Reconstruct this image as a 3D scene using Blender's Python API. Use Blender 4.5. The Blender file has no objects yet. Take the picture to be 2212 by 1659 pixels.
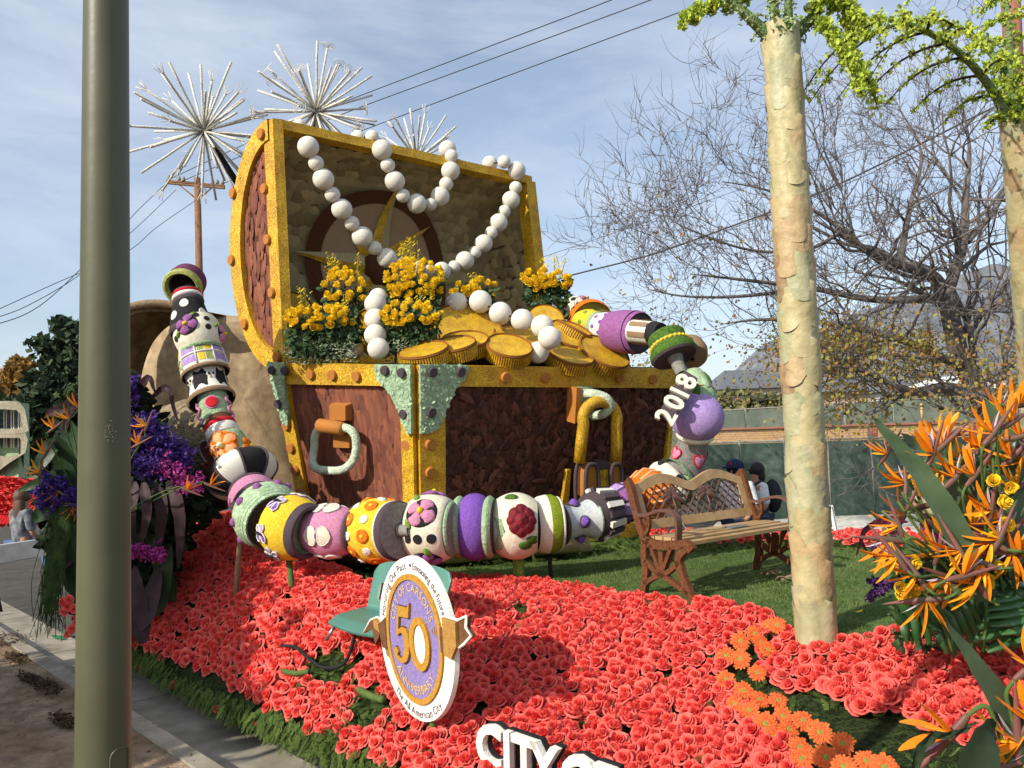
import bpy, math, random
import numpy as np
from mathutils import Vector, Matrix, Euler
R = random.Random(7)
C = bpy.context.scene.collection
rad = math.radians
S = bpy.context.scene
# ---------------------------------------------------------------- camera
F = 1750.0; CX, CY = 1106.0, 829.5
CAMP = Vector((0, 0, 2.1))
cd = bpy.data.cameras.new('camera'); cam = bpy.data.objects.new('camera', cd); C.objects.link(cam)
cd.sensor_width = 36; cd.lens = 36 * F / 2212.0; cd.clip_start = 0.05; cd.clip_end = 12000
RM = (Matrix.Rotation(rad(90 + 3.7), 3, 'X') @ Matrix.Rotation(rad(-2.0), 3, 'Z'))
cam.matrix_world = Matrix.Translation(CAMP) @ RM.to_4x4()
S.camera = cam
# ---------------------------------------------------------------- light
AZ, EL = 48.0, 32.0         # the sun stands to the left behind the camera
SUN = Vector((-math.sin(rad(AZ)) * math.cos(rad(EL)), -math.cos(rad(AZ)) * math.cos(rad(EL)), math.sin(rad(EL))))
sl = bpy.data.lights.new('sun', 'SUN'); sl.energy = 4.7; sl.angle = rad(0.5); sl.color = (1.0, 0.93, 0.80)
so = bpy.data.objects.new('sun', sl); C.objects.link(so)
so.rotation_euler = SUN.to_track_quat('Z', 'Y').to_euler()
W = bpy.data.worlds.new('World'); S.world = W; W.use_nodes = True
nt = W.node_tree; nt.nodes.clear()
def nn(t, typ, **kw):
    n = t.nodes.new(typ)
    for k, v in kw.items(): setattr(n, k, v)
    return n
sky = nn(nt, 'ShaderNodeTexSky', sky_type='NISHITA', sun_disc=False)
sky.sun_elevation = rad(EL); sky.sun_rotation = rad(180 + AZ); sky.air_density = 1.0; sky.dust_density = 1.6; sky.ozone_density = 1.5
bgn = nn(nt, 'ShaderNodeBackground'); bgn.inputs[1].default_value = 0.15
out = nn(nt, 'ShaderNodeOutputWorld')
tc = nn(nt, 'ShaderNodeTexCoord'); mp = nn(nt, 'ShaderNodeMapping'); mp.inputs['Scale'].default_value = (1.2, 1.2, 4.2); mp.inputs['Rotation'].default_value = (0.1, 0.25, 0.5)
nz = nn(nt, 'ShaderNodeTexNoise'); nz.inputs['Scale'].default_value = 2.1; nz.inputs['Detail'].default_value = 9; nz.inputs['Roughness'].default_value = 0.62; nz.inputs['Distortion'].default_value = 0.35
cr = nn(nt, 'ShaderNodeValToRGB'); cr.color_ramp.elements[0].position = 0.36; cr.color_ramp.elements[1].position = 0.84
cr.color_ramp.elements[0].color = (.21, .21, .21, 1); cr.color_ramp.elements[1].color = (0.8, 0.8, 0.8, 1)
mx = nn(nt, 'ShaderNodeMixRGB'); mx.inputs[2].default_value = (5.3, 5.7, 6.3, 1)
L = nt.links.new
L(tc.outputs['Generated'], mp.inputs[0]); L(mp.outputs[0], nz.inputs[0]); L(nz.outputs[0], cr.inputs[0]); L(cr.outputs[0], mx.inputs[0])
L(sky.outputs[0], mx.inputs[1]); L(mx.outputs[0], bgn.inputs[0]); L(bgn.outputs[0], out.inputs[0])
S.view_settings.view_transform = 'Standard'; S.view_settings.look = 'None'; S.view_settings.gamma = 1.0
S.view_settings.use_curve_mapping = False; S.view_settings.exposure = 0.2
S.cycles.max_bounces = 6; S.cycles.use_denoising = True
try: S.cycles.denoiser = 'OPENIMAGEDENOISE'
except Exception: pass

# ---------------------------------------------------------------- picture point helpers
def ray(x, y): return RM @ Vector(((x - CX) / F, -(y - CY) / F, -1.0))
def P(x, y, D): return CAMP + ray(x, y) * D
def PZ(x, y, z):
    r = ray(x, y); return CAMP + r * ((z - CAMP.z) / r.z)
RMT = RM.transposed()
def proj(p):
    q = RMT @ (Vector(p) - CAMP); return (CX + q.x / -q.z * F, CY - q.y / -q.z * F, -q.z)
CR = RM @ Vector((1, 0, 0)); CU = RM @ Vector((0, 1, 0)); CB = RM @ Vector((0, 0, 1))  # right, up, toward the viewer
def vdir(ang):  # direction in the picture plane
    return CR * math.cos(rad(ang)) + CU * math.sin(rad(ang))

# ---------------------------------------------------------------- materials
MATS = {}
def mat(name, c1, c2=None, rough=.8, ns=12, amt=.18, bump=.25, bs=None, metal=0.0, spec=.3, tint=False, rnd=False, dist=.01, trans=0.0, glit=0.0, coat=0.0, det=4):
    if name in MATS: return MATS[name]
    m = bpy.data.materials.new(name); m.use_nodes = True; t = m.node_tree; t.nodes.clear(); l = t.links.new
    o = nn(t, 'ShaderNodeOutputMaterial'); b = nn(t, 'ShaderNodeBsdfPrincipled')
    if rough >= .8 and not metal and not glit: spec = min(spec, .12); amt = amt * 1.35
    b.inputs['Roughness'].default_value = rough; b.inputs['Metallic'].default_value = metal; b.inputs['Specular IOR Level'].default_value = spec
    if coat: b.inputs['Coat Weight'].default_value = coat; b.inputs['Coat Roughness'].default_value = .15
    c2 = c2 or c1
    tcn = nn(t, 'ShaderNodeTexCoord'); n1 = nn(t, 'ShaderNodeTexNoise'); n1.inputs['Scale'].default_value = ns; n1.inputs['Detail'].default_value = det
    l(tcn.outputs['Object'], n1.inputs['Vector'])
    mixc = nn(t, 'ShaderNodeMixRGB'); mixc.inputs[1].default_value = (*c1, 1); mixc.inputs[2].default_value = (*c2, 1)
    if tint:
        a = nn(t, 'ShaderNodeAttribute', attribute_name='tint'); l(a.outputs['Fac'], mixc.inputs[0])
    elif rnd:
        a = nn(t, 'ShaderNodeObjectInfo'); l(a.outputs['Random'], mixc.inputs[0])
    else:
        rp = nn(t, 'ShaderNodeMapRange'); rp.inputs[1].default_value = .38; rp.inputs[2].default_value = .62; l(n1.outputs[0], rp.inputs[0]); l(rp.outputs[0], mixc.inputs[0])
    n2 = nn(t, 'ShaderNodeTexNoise'); n2.inputs['Scale'].default_value = ns * 3.7; n2.inputs['Detail'].default_value = 5; l(tcn.outputs['Object'], n2.inputs['Vector'])
    mr = nn(t, 'ShaderNodeMapRange'); mr.inputs[1].default_value = .25; mr.inputs[2].default_value = .75; mr.inputs[3].default_value = 1 - amt; mr.inputs[4].default_value = 1 + amt
    l(n2.outputs[0], mr.inputs[0])
    mu = nn(t, 'ShaderNodeVectorMath', operation='SCALE'); l(mixc.outputs[0], mu.inputs[0]); l(mr.outputs[0], mu.inputs['Scale'])
    col = mu.outputs[0]
    nrm = None
    if bump:
        nb = nn(t, 'ShaderNodeTexNoise'); nb.inputs['Scale'].default_value = bs or ns * 5; nb.inputs['Detail'].default_value = 6; l(tcn.outputs['Object'], nb.inputs['Vector'])
        bp = nn(t, 'ShaderNodeBump'); bp.inputs['Strength'].default_value = bump; bp.inputs['Distance'].default_value = dist
        l(nb.outputs[0], bp.inputs['Height']); nrm = bp.outputs[0]
    if glit:
        vo = nn(t, 'ShaderNodeTexVoronoi'); vo.inputs['Scale'].default_value = 130; l(tcn.outputs['Object'], vo.inputs['Vector'])
        sub = nn(t, 'ShaderNodeVectorMath', operation='SUBTRACT'); sub.inputs[1].default_value = (.5, .5, .5); l(vo.outputs['Color'], sub.inputs[0])
        sc = nn(t, 'ShaderNodeVectorMath', operation='SCALE'); sc.inputs['Scale'].default_value = glit; l(sub.outputs[0], sc.inputs[0])
        ad = nn(t, 'ShaderNodeVectorMath', operation='ADD'); l(sc.outputs[0], ad.inputs[0])
        if nrm: l(nrm, ad.inputs[1])
        else:
            g = nn(t, 'ShaderNodeNewGeometry'); l(g.outputs['Normal'], ad.inputs[1])
        no = nn(t, 'ShaderNodeVectorMath', operation='NORMALIZE'); l(ad.outputs[0], no.inputs[0]); nrm = no.outputs[0]
        sp = nn(t, 'ShaderNodeSeparateColor'); l(vo.outputs['Color'], sp.inputs[0])
        m2 = nn(t, 'ShaderNodeMapRange'); m2.inputs[3].default_value = .6; m2.inputs[4].default_value = 1.35; l(sp.outputs[0], m2.inputs[0])
        mu2 = nn(t, 'ShaderNodeVectorMath', operation='SCALE'); l(col, mu2.inputs[0]); l(m2.outputs[0], mu2.inputs['Scale']); col = mu2.outputs[0]
    l(col, b.inputs['Base Color'])
    if nrm: l(nrm, b.inputs['Normal'])
    if trans:
        tr = nn(t, 'ShaderNodeBsdfTranslucent'); l(col, tr.inputs[0]); ms = nn(t, 'ShaderNodeMixShader'); ms.inputs[0].default_value = trans
        l(b.outputs[0], ms.inputs[1]); l(tr.outputs[0], ms.inputs[2]); l(ms.outputs[0], o.inputs[0])
    else: l(b.outputs[0], o.inputs[0])
    MATS[name] = m; return m
M = mat
gold = M('gold_glitter', (.50, .27, .008), (.66, .40, .015), rough=.5, ns=4, amt=.15, bump=.5, bs=160, metal=.12, glit=.75, spec=.6, dist=.006)
copper = M('rust_foam', (.40, .155, .03), rough=.75, amt=.08, bump=.15)
coinedge = M('rust_edge', (.22, .085, .02), rough=.85, ns=40)
verd = M('verdigris', (.27, .39, .25), (.36, .48, .32), rough=.85, ns=16, bump=.8, bs=60, dist=.02)
slate = M('slate_purple', (.075, .055, .065), rough=.8, amt=.1)
charc = M('charcoal', (.022, .021, .022), rough=.85, amt=.25)
cream = M('cream', (.66, .62, .51), rough=.85, ns=20, amt=.1, bump=.5, bs=120)
white = M('white_seed', (.68, .66, .59), rough=.85, ns=25, amt=.08, bump=.4, bs=140)
pearlm = M('pearl_white', (.64, .61, .53), (.70, .67, .60), rough=.75, ns=9, amt=.06, bump=.55, bs=70, dist=.006)
ivory = M('ivory_lunaria', (.62, .58, .42), (.72, .68, .55), rough=.55, ns=14, amt=.12, bump=.4, bs=40)
sage = M('sage', (.26, .37, .21), (.34, .45, .28), rough=.85, ns=14, amt=.15, bump=.8, bs=45, dist=.02)
pinkm = M('pink_crush', (.52, .20, .33), (.60, .28, .42), rough=.95, ns=60, amt=.2, bump=.8, bs=200)
mauve = M('mauve_crush', (.25, .085, .24), (.32, .13, .32), rough=.95, ns=50, amt=.2, bump=.8, bs=200)
purple = M('purple_crush', (.17, .07, .37), (.23, .11, .46), rough=.95, ns=60, amt=.25, bump=.9, bs=220)
lilac = M('lilac_crush', (.36, .23, .52), (.44, .32, .62), rough=.95, ns=40, amt=.2, bump=.9, bs=180)
yellowm = M('yellow_crush', (.72, .46, .02), (.80, .58, .06), rough=.9, ns=50, amt=.2, bump=.8, bs=180)
orangem = M('orange_seed', (.62, .13, .01), (.72, .2, .02), rough=.85, ns=40, amt=.15, bump=.6, bs=150)
peach = M('peach', (.80, .36, .17), rough=.85, ns=40)
redm = M('red_crush', (.50, .02, .03), rough=.9, ns=50, bump=.7, bs=150)
maroon = M('maroon_petals', (.10, .004, .01), (.2, .01, .02), rough=.7, ns=30, amt=.4, bump=1, bs=60)
limem = M('lime_moss', (.28, .32, .07), (.42, .44, .16), rough=.9, ns=30, bump=.8)
leafg = M('leaf_green_bead', (.10, .2, .03), (.22, .34, .06), rough=.8, ns=30)
mossg = M('moss_green', (.05, .11, .02), (.09, .17, .03), rough=.95, ns=40, amt=.3, bump=1, bs=150)
brownm = M('brown_seed', (.10, .045, .025), rough=.9, ns=40)
tanrim = M('tan_rim', (.26, .17, .10), rough=.9, ns=30)
greym = M('grey_seed', (.20, .19, .17), (.27, .26, .23), rough=.8, ns=30, amt=.12)
stemg = M('stem_green', (.08, .13, .035), rough=.8)
redrose = M('coral_petal', (.80, .056, .048), (.97, .215, .175), rough=.62, ns=18, amt=.12, bump=0, tint=True, trans=.3, spec=.2)
yrose = M('yellow_petal', (.85, .54, .008), (.95, .74, .05), rough=.6, ns=25, amt=.12, bump=0, tint=True, trans=.2, spec=.2)
darkleaf = M('rose_leaf', (.018, .045, .014), (.045, .09, .03), rough=.5, ns=20, amt=.3, bump=0, tint=True, trans=.1)
fir = M('cedar_sprig', (.03, .06, .012), (.10, .15, .035), rough=.8, ns=30, amt=.2, bump=0, tint=True)
wood = M('bench_wood', (.34, .21, .09), (.43, .285, .14), rough=.6, ns=5, amt=.12, bump=.3)
iron = M('cinnamon_iron', (.11, .042, .018), (.17, .07, .033), rough=.9, ns=60, amt=.3, bump=1, bs=150)
dirtm = M('dirt', (.20, .14, .085), (.30, .225, .15), rough=.95, ns=2.2, amt=.3, bump=.7, bs=30, dist=.03)
asph = M('asphalt', (.07, .065, .055), (.095, .088, .075), rough=.95, ns=2, amt=.15, bump=.5, bs=160, dist=.006)
conc = M('concrete', (.24, .215, .165), (.34, .31, .25), rough=.95, ns=1.6, amt=.2, bump=.35, bs=90, dist=.006)
sand = M('sandstone', (.32, .23, .135), (.42, .315, .195), rough=.95, ns=3, amt=.2, bump=.5, bs=85, dist=.015)

# ---------------------------------------------------------------- mesh helpers
class MB:
    def __init__(s): s.v = []; s.f = []; s.t = []; s.tint = 0.5
    def add(s, vs, fs):
        b = len(s.v); s.v.extend([Vector(v) for v in vs]); s.t.extend([s.tint] * len(vs)); s.f.extend([tuple(b + i for i in f) for f in fs]); return s
    def box8(s, p):  # p: 4 lower, 4 upper
        return s.add(p, [(3, 2, 1, 0), (4, 5, 6, 7), (0, 1, 5, 4), (1, 2, 6, 5), (2, 3, 7, 6), (3, 0, 4, 7)])
    def box(s, c, ex, ey, ez):  # centre and three half vectors
        c = Vector(c); ex, ey, ez = Vector(ex), Vector(ey), Vector(ez)
        q = [(-1, -1), (1, -1), (1, 1), (-1, 1)]
        return s.box8([c + ex * a + ey * b - ez for a, b in q] + [c + ex * a + ey * b + ez for a, b in q])
    def tube(s, pts, r, n=8, cap=True, flat=1.0, up=None):
        pts = [Vector(p) for p in pts]; k = len(pts)
        rr = r if isinstance(r, (list, tuple)) else [r] * k
        t0 = (pts[1] - pts[0]).normalized(); ref = Vector(up) if up else (Vector((0, 0, 1)) if abs(t0.z) < .9 else Vector((1, 0, 0)))
        vs = []; fs = []
        for i, p in enumerate(pts):
            t = (pts[min(i + 1, k - 1)] - pts[max(i - 1, 0)]).normalized()
            a = ref - t * ref.dot(t)
            if a.length < 1e-4: a = Vector((1, 0, 0)) - t * t.x
            a.normalize(); b = t.cross(a); ref = a
            for j in range(n):
                w = 2 * math.pi * j / n; vs.append(p + (a * math.cos(w) * flat + b * math.sin(w)) * rr[i])
        for i in range(k - 1):
            for j in range(n):
                j2 = (j + 1) % n; fs.append((i * n + j, i * n + j2, (i + 1) * n + j2, (i + 1) * n + j))
        if cap: fs.append(tuple(range(n - 1, -1, -1))); fs.append(tuple((k - 1) * n + j for j in range(n)))
        return s.add(vs, fs)
    def loop(s, pts, r, n=8, up=None):
        pts = [Vector(p) for p in pts]; k = len(pts); vs = []; fs = []
        c = sum(pts, Vector()) / k; nrm = Vector(up) if up else (pts[0] - c).cross(pts[k // 4] - c).normalized()
        for i, p in enumerate(pts):
            t = (pts[(i + 1) % k] - pts[i - 1]).normalized(); b = nrm.cross(t).normalized()
            for j in range(n):
                w = 2 * math.pi * j / n; vs.append(p + (nrm * math.cos(w) + b * math.sin(w)) * r)
        for i in range(k):
            for j in range(n):
                j2 = (j + 1) % n; i2 = (i + 1) % k; fs.append((i * n + j, i * n + j2, i2 * n + j2, i2 * n + j))
        return s.add(vs, fs)
    def sphere(s, c, r, n=16, m=10, ax=None):
        c = Vector(c); ax = ax or (Vector((1, 0, 0)), Vector((0, 1, 0)), Vector((0, 0, 1)))
        rr = r if isinstance(r, (list, tuple)) else (r, r, r); vs = [c + ax[2] * rr[2]]; fs = []
        for i in range(1, m):
            a = math.pi * i / m
            for j in range(n):
                b = 2 * math.pi * j / n
                vs.append(c + ax[0] * (rr[0] * math.sin(a) * math.cos(b)) + ax[1] * (rr[1] * math.sin(a) * math.sin(b)) + ax[2] * (rr[2] * math.cos(a)))
        vs.append(c - ax[2] * rr[2]); e = len(vs) - 1
        for j in range(n): fs.append((0, 1 + j, 1 + (j + 1) % n)); fs.append((e, e - n + (j + 1) % n, e - n + j))
        for i in range(m - 2):
            for j in range(n):
                a = 1 + i * n; fs.append((a + j, a + n + j, a + n + (j + 1) % n, a + (j + 1) % n))
        return s.add(vs, fs)
    def prism(s, pts, d):  # polygon given as 3D points, pushed along d
        k = len(pts); pts = [Vector(p) for p in pts]; d = Vector(d)
        return s.add(pts + [p + d for p in pts], [tuple(range(k - 1, -1, -1)), tuple(range(k, 2 * k))] + [(i, (i + 1) % k, k + (i + 1) % k, k + i) for i in range(k)])
    def disc(s, c, n, r, h, seg=20, bev=.12):  # a short round button standing on a surface
        n = Vector(n).normalized(); a = n.orthogonal().normalized(); b = n.cross(a); vs = []; fs = []
        prof = [(r, 0), (r, h * .7), (r * (1 - bev), h)]
        for (q, z) in prof:
            for j in range(seg):
                w = 2 * math.pi * j / seg; vs.append(Vector(c) + n * z + (a * math.cos(w) + b * math.sin(w)) * q)
        for i in range(2):
            for j in range(seg): fs.append((i * seg + j, i * seg + (j + 1) % seg, (i + 1) * seg + (j + 1) % seg, (i + 1) * seg + j))
        fs.append(tuple(2 * seg + j for j in range(seg))); fs.append(tuple(range(seg - 1, -1, -1)))
        return s.add(vs, fs)
    def grid(s, fn, nu, nv, flip=False):
        vs = [fn(i / nu, j / nv) for i in range(nu + 1) for j in range(nv + 1)]; fs = []
        for i in range(nu):
            for j in range(nv):
                a = i * (nv + 1) + j; q = (a, a + 1, a + nv + 2, a + nv + 1); fs.append(q[::-1] if flip else q)
        return s.add(vs, fs)

ORG = {}
def tag(o, label=None, cat=None, group=None, kind=None):
    if label: o['label'] = label
    if cat: o['category'] = cat
    if group: o['group'] = group
    if kind: o['kind'] = kind
    return o
def thing(name, label, cat, loc, group=None):
    o = bpy.data.objects.new(name, None); C.objects.link(o); o.location = Vector(loc); o.empty_display_size = .1
    ORG[o.name] = Vector(loc); return tag(o, label, cat, group)
def mk(name, mb, m, parent=None, smooth=True, label=None, cat=None, group=None, kind=None, sharp=None, own=True):
    """one mesh object; vertices are world points"""
    if parent is not None: org = ORG[parent.name]
    elif own and mb.v:
        xs = [v.x for v in mb.v]; ys = [v.y for v in mb.v]; zs = [v.z for v in mb.v]
        org = Vector(((min(xs) + max(xs)) / 2, (min(ys) + max(ys)) / 2, min(zs)))
    else: org = Vector()
    me = bpy.data.meshes.new(name); me.from_pydata([tuple(v - org) for v in mb.v], [], mb.f)
    me.materials.append(m)
    at = me.attributes.new('tint', 'FLOAT', 'POINT'); at.data.foreach_set('value', mb.t)
    if smooth:
        me.polygons.foreach_set('use_smooth', [True] * len(me.polygons))
        if sharp is not None: me.set_sharp_from_angle(angle=rad(sharp))
    o = bpy.data.objects.new(name, me); C.objects.link(o)
    if parent is not None: o.parent = parent; ORG[o.name] = org
    else: o.location = org; ORG[o.name] = org
    return tag(o, label, cat, group, kind)
def inst(name, me, mw, parent=None, **k):
    """an object that shares mesh data; mw is its place in the world"""
    o = bpy.data.objects.new(name, me); C.objects.link(o)
    if parent is not None:
        o.parent = parent; o.matrix_local = Matrix.Translation(-ORG[parent.name]) @ mw
    else: o.matrix_local = mw
    return tag(o, **k)
def mesh_of(name, mb, m, smooth=True):
    me = bpy.data.meshes.new(name); me.from_pydata([tuple(v) for v in mb.v], [], mb.f); me.materials.append(m)
    at = me.attributes.new('tint', 'FLOAT', 'POINT'); at.data.foreach_set('value', mb.t)
    if smooth: me.polygons.foreach_set('use_smooth', [True] * len(me.polygons))
    return me
def scatter(name, bases, mats4, tints, m, parent=None, smooth=True, **k):
    """many copies of small quad/tri shapes joined into one mesh; bases: list of MB"""
    VS = []; FL = []; TT = []; off = 0; lt = []
    org = ORG[parent.name] if parent is not None else Vector()
    B = [(np.array([tuple(v) for v in b.v]), b.f, np.array(b.t)) for b in bases]
    for i, M4 in enumerate(mats4):
        bv, bf, bt = B[i % len(B)]
        A = np.array(M4); VS.append(bv @ A[:3, :3].T + A[:3, 3]); TT.append(np.clip(bt - .5 + tints[i], 0, 1))
        for f in bf: FL.extend([q + off for q in f]); lt.append(len(f))
        off += len(bv)
    V = np.concatenate(VS) - np.array(org); TT = np.concatenate(TT)
    me = bpy.data.meshes.new(name); me.vertices.add(len(V)); me.vertices.foreach_set('co', V.astype(np.float32).ravel())
    me.loops.add(len(FL)); me.loops.foreach_set('vertex_index', np.array(FL, dtype=np.int32))
    lt = np.array(lt, dtype=np.int32); me.polygons.add(len(lt)); me.polygons.foreach_set('loop_start', np.concatenate([[0], np.cumsum(lt)[:-1]]).astype(np.int32))
    me.polygons.foreach_set('loop_total', lt)
    if smooth: me.polygons.foreach_set('use_smooth', [True] * len(lt))
    me.update(calc_edges=True); me.materials.append(m)
    at = me.attributes.new('tint', 'FLOAT', 'POINT'); at.data.foreach_set('value', TT.astype(np.float32))
    o = bpy.data.objects.new(name, me); C.objects.link(o)
    if parent is not None: o.parent = parent; ORG[o.name] = org
    return tag(o, **k)
def frame(z, x=None, s=1.0, loc=(0, 0, 0), spin=0.0):
    z = Vector(z).normalized(); x = Vector(x) if x is not None else z.orthogonal(); x = (x - z * x.dot(z))
    if x.length < 1e-5: x = z.orthogonal()
    x.normalize(); y = z.cross(x)
    m = Matrix((x, y, z)).transposed().to_4x4(); m = Matrix.Translation(Vector(loc)) @ m @ Matrix.Rotation(spin, 4, 'Z')
    sc = s if isinstance(s, (tuple, list)) else (s, s, s)
    return m @ Matrix.Diagonal((*sc, 1))
def inpoly(x, y, poly):
    c = False; j = len(poly) - 1
    for i in range(len(poly)):
        xi, yi = poly[i]; xj, yj = poly[j]
        if (yi > y) != (yj > y) and x < (xj - xi) * (y - yi) / (yj - yi) + xi: c = not c
        j = i
    return c
def spline(pts, n=6):
    pts = [Vector(p) for p in pts]; out = []
    for i in range(len(pts) - 1):
        p0 = pts[max(i - 1, 0)]; p1 = pts[i]; p2 = pts[i + 1]; p3 = pts[min(i + 2, len(pts) - 1)]
        for k in range(n):
            t = k / n; out.append(.5 * ((2 * p1) + (p2 - p0) * t + (2 * p0 - 5 * p1 + 4 * p2 - p3) * t * t + (3 * p1 - p0 - 3 * p2 + p3) * t ** 3))
    out.append(pts[-1]); return out
_gl = {}
def glyph(ch):
    """vertices, faces and advance of one letter in the built-in face"""
    if ch in _gl: return _gl[ch]
    def wid(t):
        cu = bpy.data.curves.new('t', 'FONT'); cu.body = t; cu.resolution_u = 3; ob = bpy.data.objects.new('t', cu); C.objects.link(ob)
        dg = bpy.context.evaluated_depsgraph_get(); e = ob.evaluated_get(dg); me = bpy.data.meshes.new_from_object(e)
        vs = [v.co.copy() for v in me.vertices]; fs = [tuple(p.vertices) for p in me.polygons]
        bpy.data.objects.remove(ob); bpy.data.curves.remove(cu); bpy.data.meshes.remove(me); return vs, fs
    vs, fs = wid(ch); a, _ = wid('I' + ch + 'I'); b, _ = wid('I'); 
    adv = max(v.x for v in a) - max(v.x for v in b) - 0.28 if ch != ' ' else .28
    xs = [v.x for v in vs] or [0, .2]
    adv = (max(xs) - min(xs)) + .09 if ch != ' ' else .28
    vs = [Vector((v.x - min(xs), v.y, 0)) for v in vs]
    _gl[ch] = (vs, fs, adv); return _gl[ch]
# ================================================================ SETTING
def uv(u, v, z=0.0): return Vector((.69 * u + .724 * v, -.724 * u + .69 * v, z))
def sheet(name, poly, m, z, kind='structure'):
    b = MB(); b.add([Vector((p[0], p[1], z)) for p in poly], [tuple(range(len(poly)))])
    return mk(name, b, m, smooth=False, kind=kind)
gmat = M('far_ground', (.16, .14, .09), (.12, .13, .06), rough=.95, ns=.2, bump=0)
sheet('ground', [(-5000, -300), (5000, -300), (5000, 9000), (-5000, 9000)], gmat, -.03)
q = [uv(-60, 2.75), uv(40, 2.75), uv(40, 30), uv(-60, 30)]
sheet('road', q, asph, 0.0)
# gutter slabs and kerb stones with joints
b = MB(); g2 = MB()
for i in range(-14, 6):
    a = i * 2.4; e = a + 2.385
    b.box8([uv(a, 2.2, -.1), uv(e, 2.2, -.1), uv(e, 2.747, -.1), uv(a, 2.747, -.1), uv(a, 2.2, .012), uv(e, 2.2, .012), uv(e, 2.747, .006), uv(a, 2.747, .006)])
    g2.box8([uv(a, 2.05, -.1), uv(e, 2.05, -.1), uv(e, 2.197, -.1), uv(a, 2.197, -.1), uv(a, 2.05, .15), uv(e, 2.05, .15), uv(e, 2.18, .15), uv(a, 2.05, .15)])
mk('gutter', b, conc, smooth=False, kind='structure')
g2 = MB()
for i in range(-14, 6):
    a = i * 2.4 + .9; e = a + 2.388
    for (v0, v1, z0, z1) in ((2.05, 2.18, .135, .15),):
        g2.box8([uv(a, 2.05, -.1), uv(e, 2.05, -.1), uv(e, 2.196, -.1), uv(a, 2.196, -.1), uv(a, 2.05, .15), uv(e, 2.05, .15), uv(e, 2.172, .148), uv(a, 2.172, .148)])
mk('kerb', g2, conc, smooth=False, kind='structure')
# dirt verge, gently uneven
def dz(u, v): return .125 + .02 * math.sin(u * 1.3 + v) + .015 * math.sin(u * 3.1 - v * 2.2) + (.012 if v < 1.7 else 0) * math.sin(u * 9 + v * 7)
b = MB(); b.grid(lambda s, t: uv(-26 + 36 * s, -6 + 8.046 * t, dz(-26 + 36 * s, -6 + 8.046 * t) if t < 1 else .13), 160, 50)
verge = mk('dirt_verge', b, dirtm, kind='structure')
# leaf litter and clods on the dirt
b = MB(); b.box((0, 0, .3), (1, 0, 0), (0, .8, 0), (0, 0, .3))
ms = []; tt = []
for i in range(900):
    u = R.uniform(-14, 1); v = R.uniform(-1.2, 2.15); s = R.uniform(.004, .014)
    ms.append(frame((R.gauss(0, .3), R.gauss(0, .3), 1), s=(s, s * R.uniform(.5, 1.4), s * .7), loc=uv(u, v, dz(u, v) + (.02 if v > 2.05 else 0)), spin=R.uniform(0, 6))); tt.append(R.random())
scatter('dirt_clods', [b], ms, tt, M('clod', (.13, .09, .05), (.26, .19, .12), tint=True, bump=0), kind='stuff', smooth=False)
stain = M('damp_mulch', (.05, .035, .022), (.09, .06, .035), rough=1, ns=20, amt=.4, bump=1, bs=60, dist=.02)
leafb = MB(); leafb.add([(-1, -.25, .02), (-.2, -.5, .25), (1, 0, .1), (-.2, .5, .25)], [(0, 1, 2, 3)])
for (x, y, rx, ry) in ((35, 1420, .35, .09), (100, 1480, .42, .10), (60, 1463, .3, .07), (140, 1555, .3, .08), (15, 1380, .5, .2)):
    c = PZ(x, y, .15); ms = []; tt = []
    for i in range(420):
        a = R.uniform(0, 6.28); r = math.sqrt(R.random()) * R.uniform(.6, 1.1)
        p = Vector((c.x, c.y, 0)) + uv(r * rx * math.cos(a), r * ry * math.sin(a)); 
        ms.append(frame((R.gauss(0, .4), R.gauss(0, .4), 1), s=R.uniform(.008, .022), loc=(p.x, p.y, .138 + R.uniform(0, .02)), spin=R.uniform(0, 6))); tt.append(R.random())
    scatter('mulch_patch', [leafb], ms, tt, M('mulch', (.035, .022, .014), (.12, .07, .035), tint=True, bump=0), kind='stuff')
pave = M('pale_pavement', (.60, .57, .50), (.66, .63, .56), rough=.9, ns=2, bump=.2)
a, b_, c, d = PZ(1500, 1180, 0), PZ(2350, 1172, 0), PZ(2350, 1105, 0), PZ(1560, 1117, 0)
sheet('pavement', [a, b_, c, d], pave, .006)
# green spray mark on the road left of the pole
b = MB(); mk_sp = M('green_spray', (.02, .20, .08), (.06, .10, .07), ns=14, rough=.9, bump=0)
for i in range(5):
    p = PZ(118 + i * 12 + R.uniform(-4, 4), 1378 - i * 3 + R.uniform(-5, 5), .013); b.add([p + uv(-.13, -.02), p + uv(.13, -.03), p + uv(.15, .03), p + uv(-.1, .035)], [(0, 1, 2, 3)])
for i, v in enumerate(b.v): v.z = .016 + .0006 * (i // 4)
mk('spray_mark', b, mk_sp, kind='structure', smooth=False)

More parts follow.
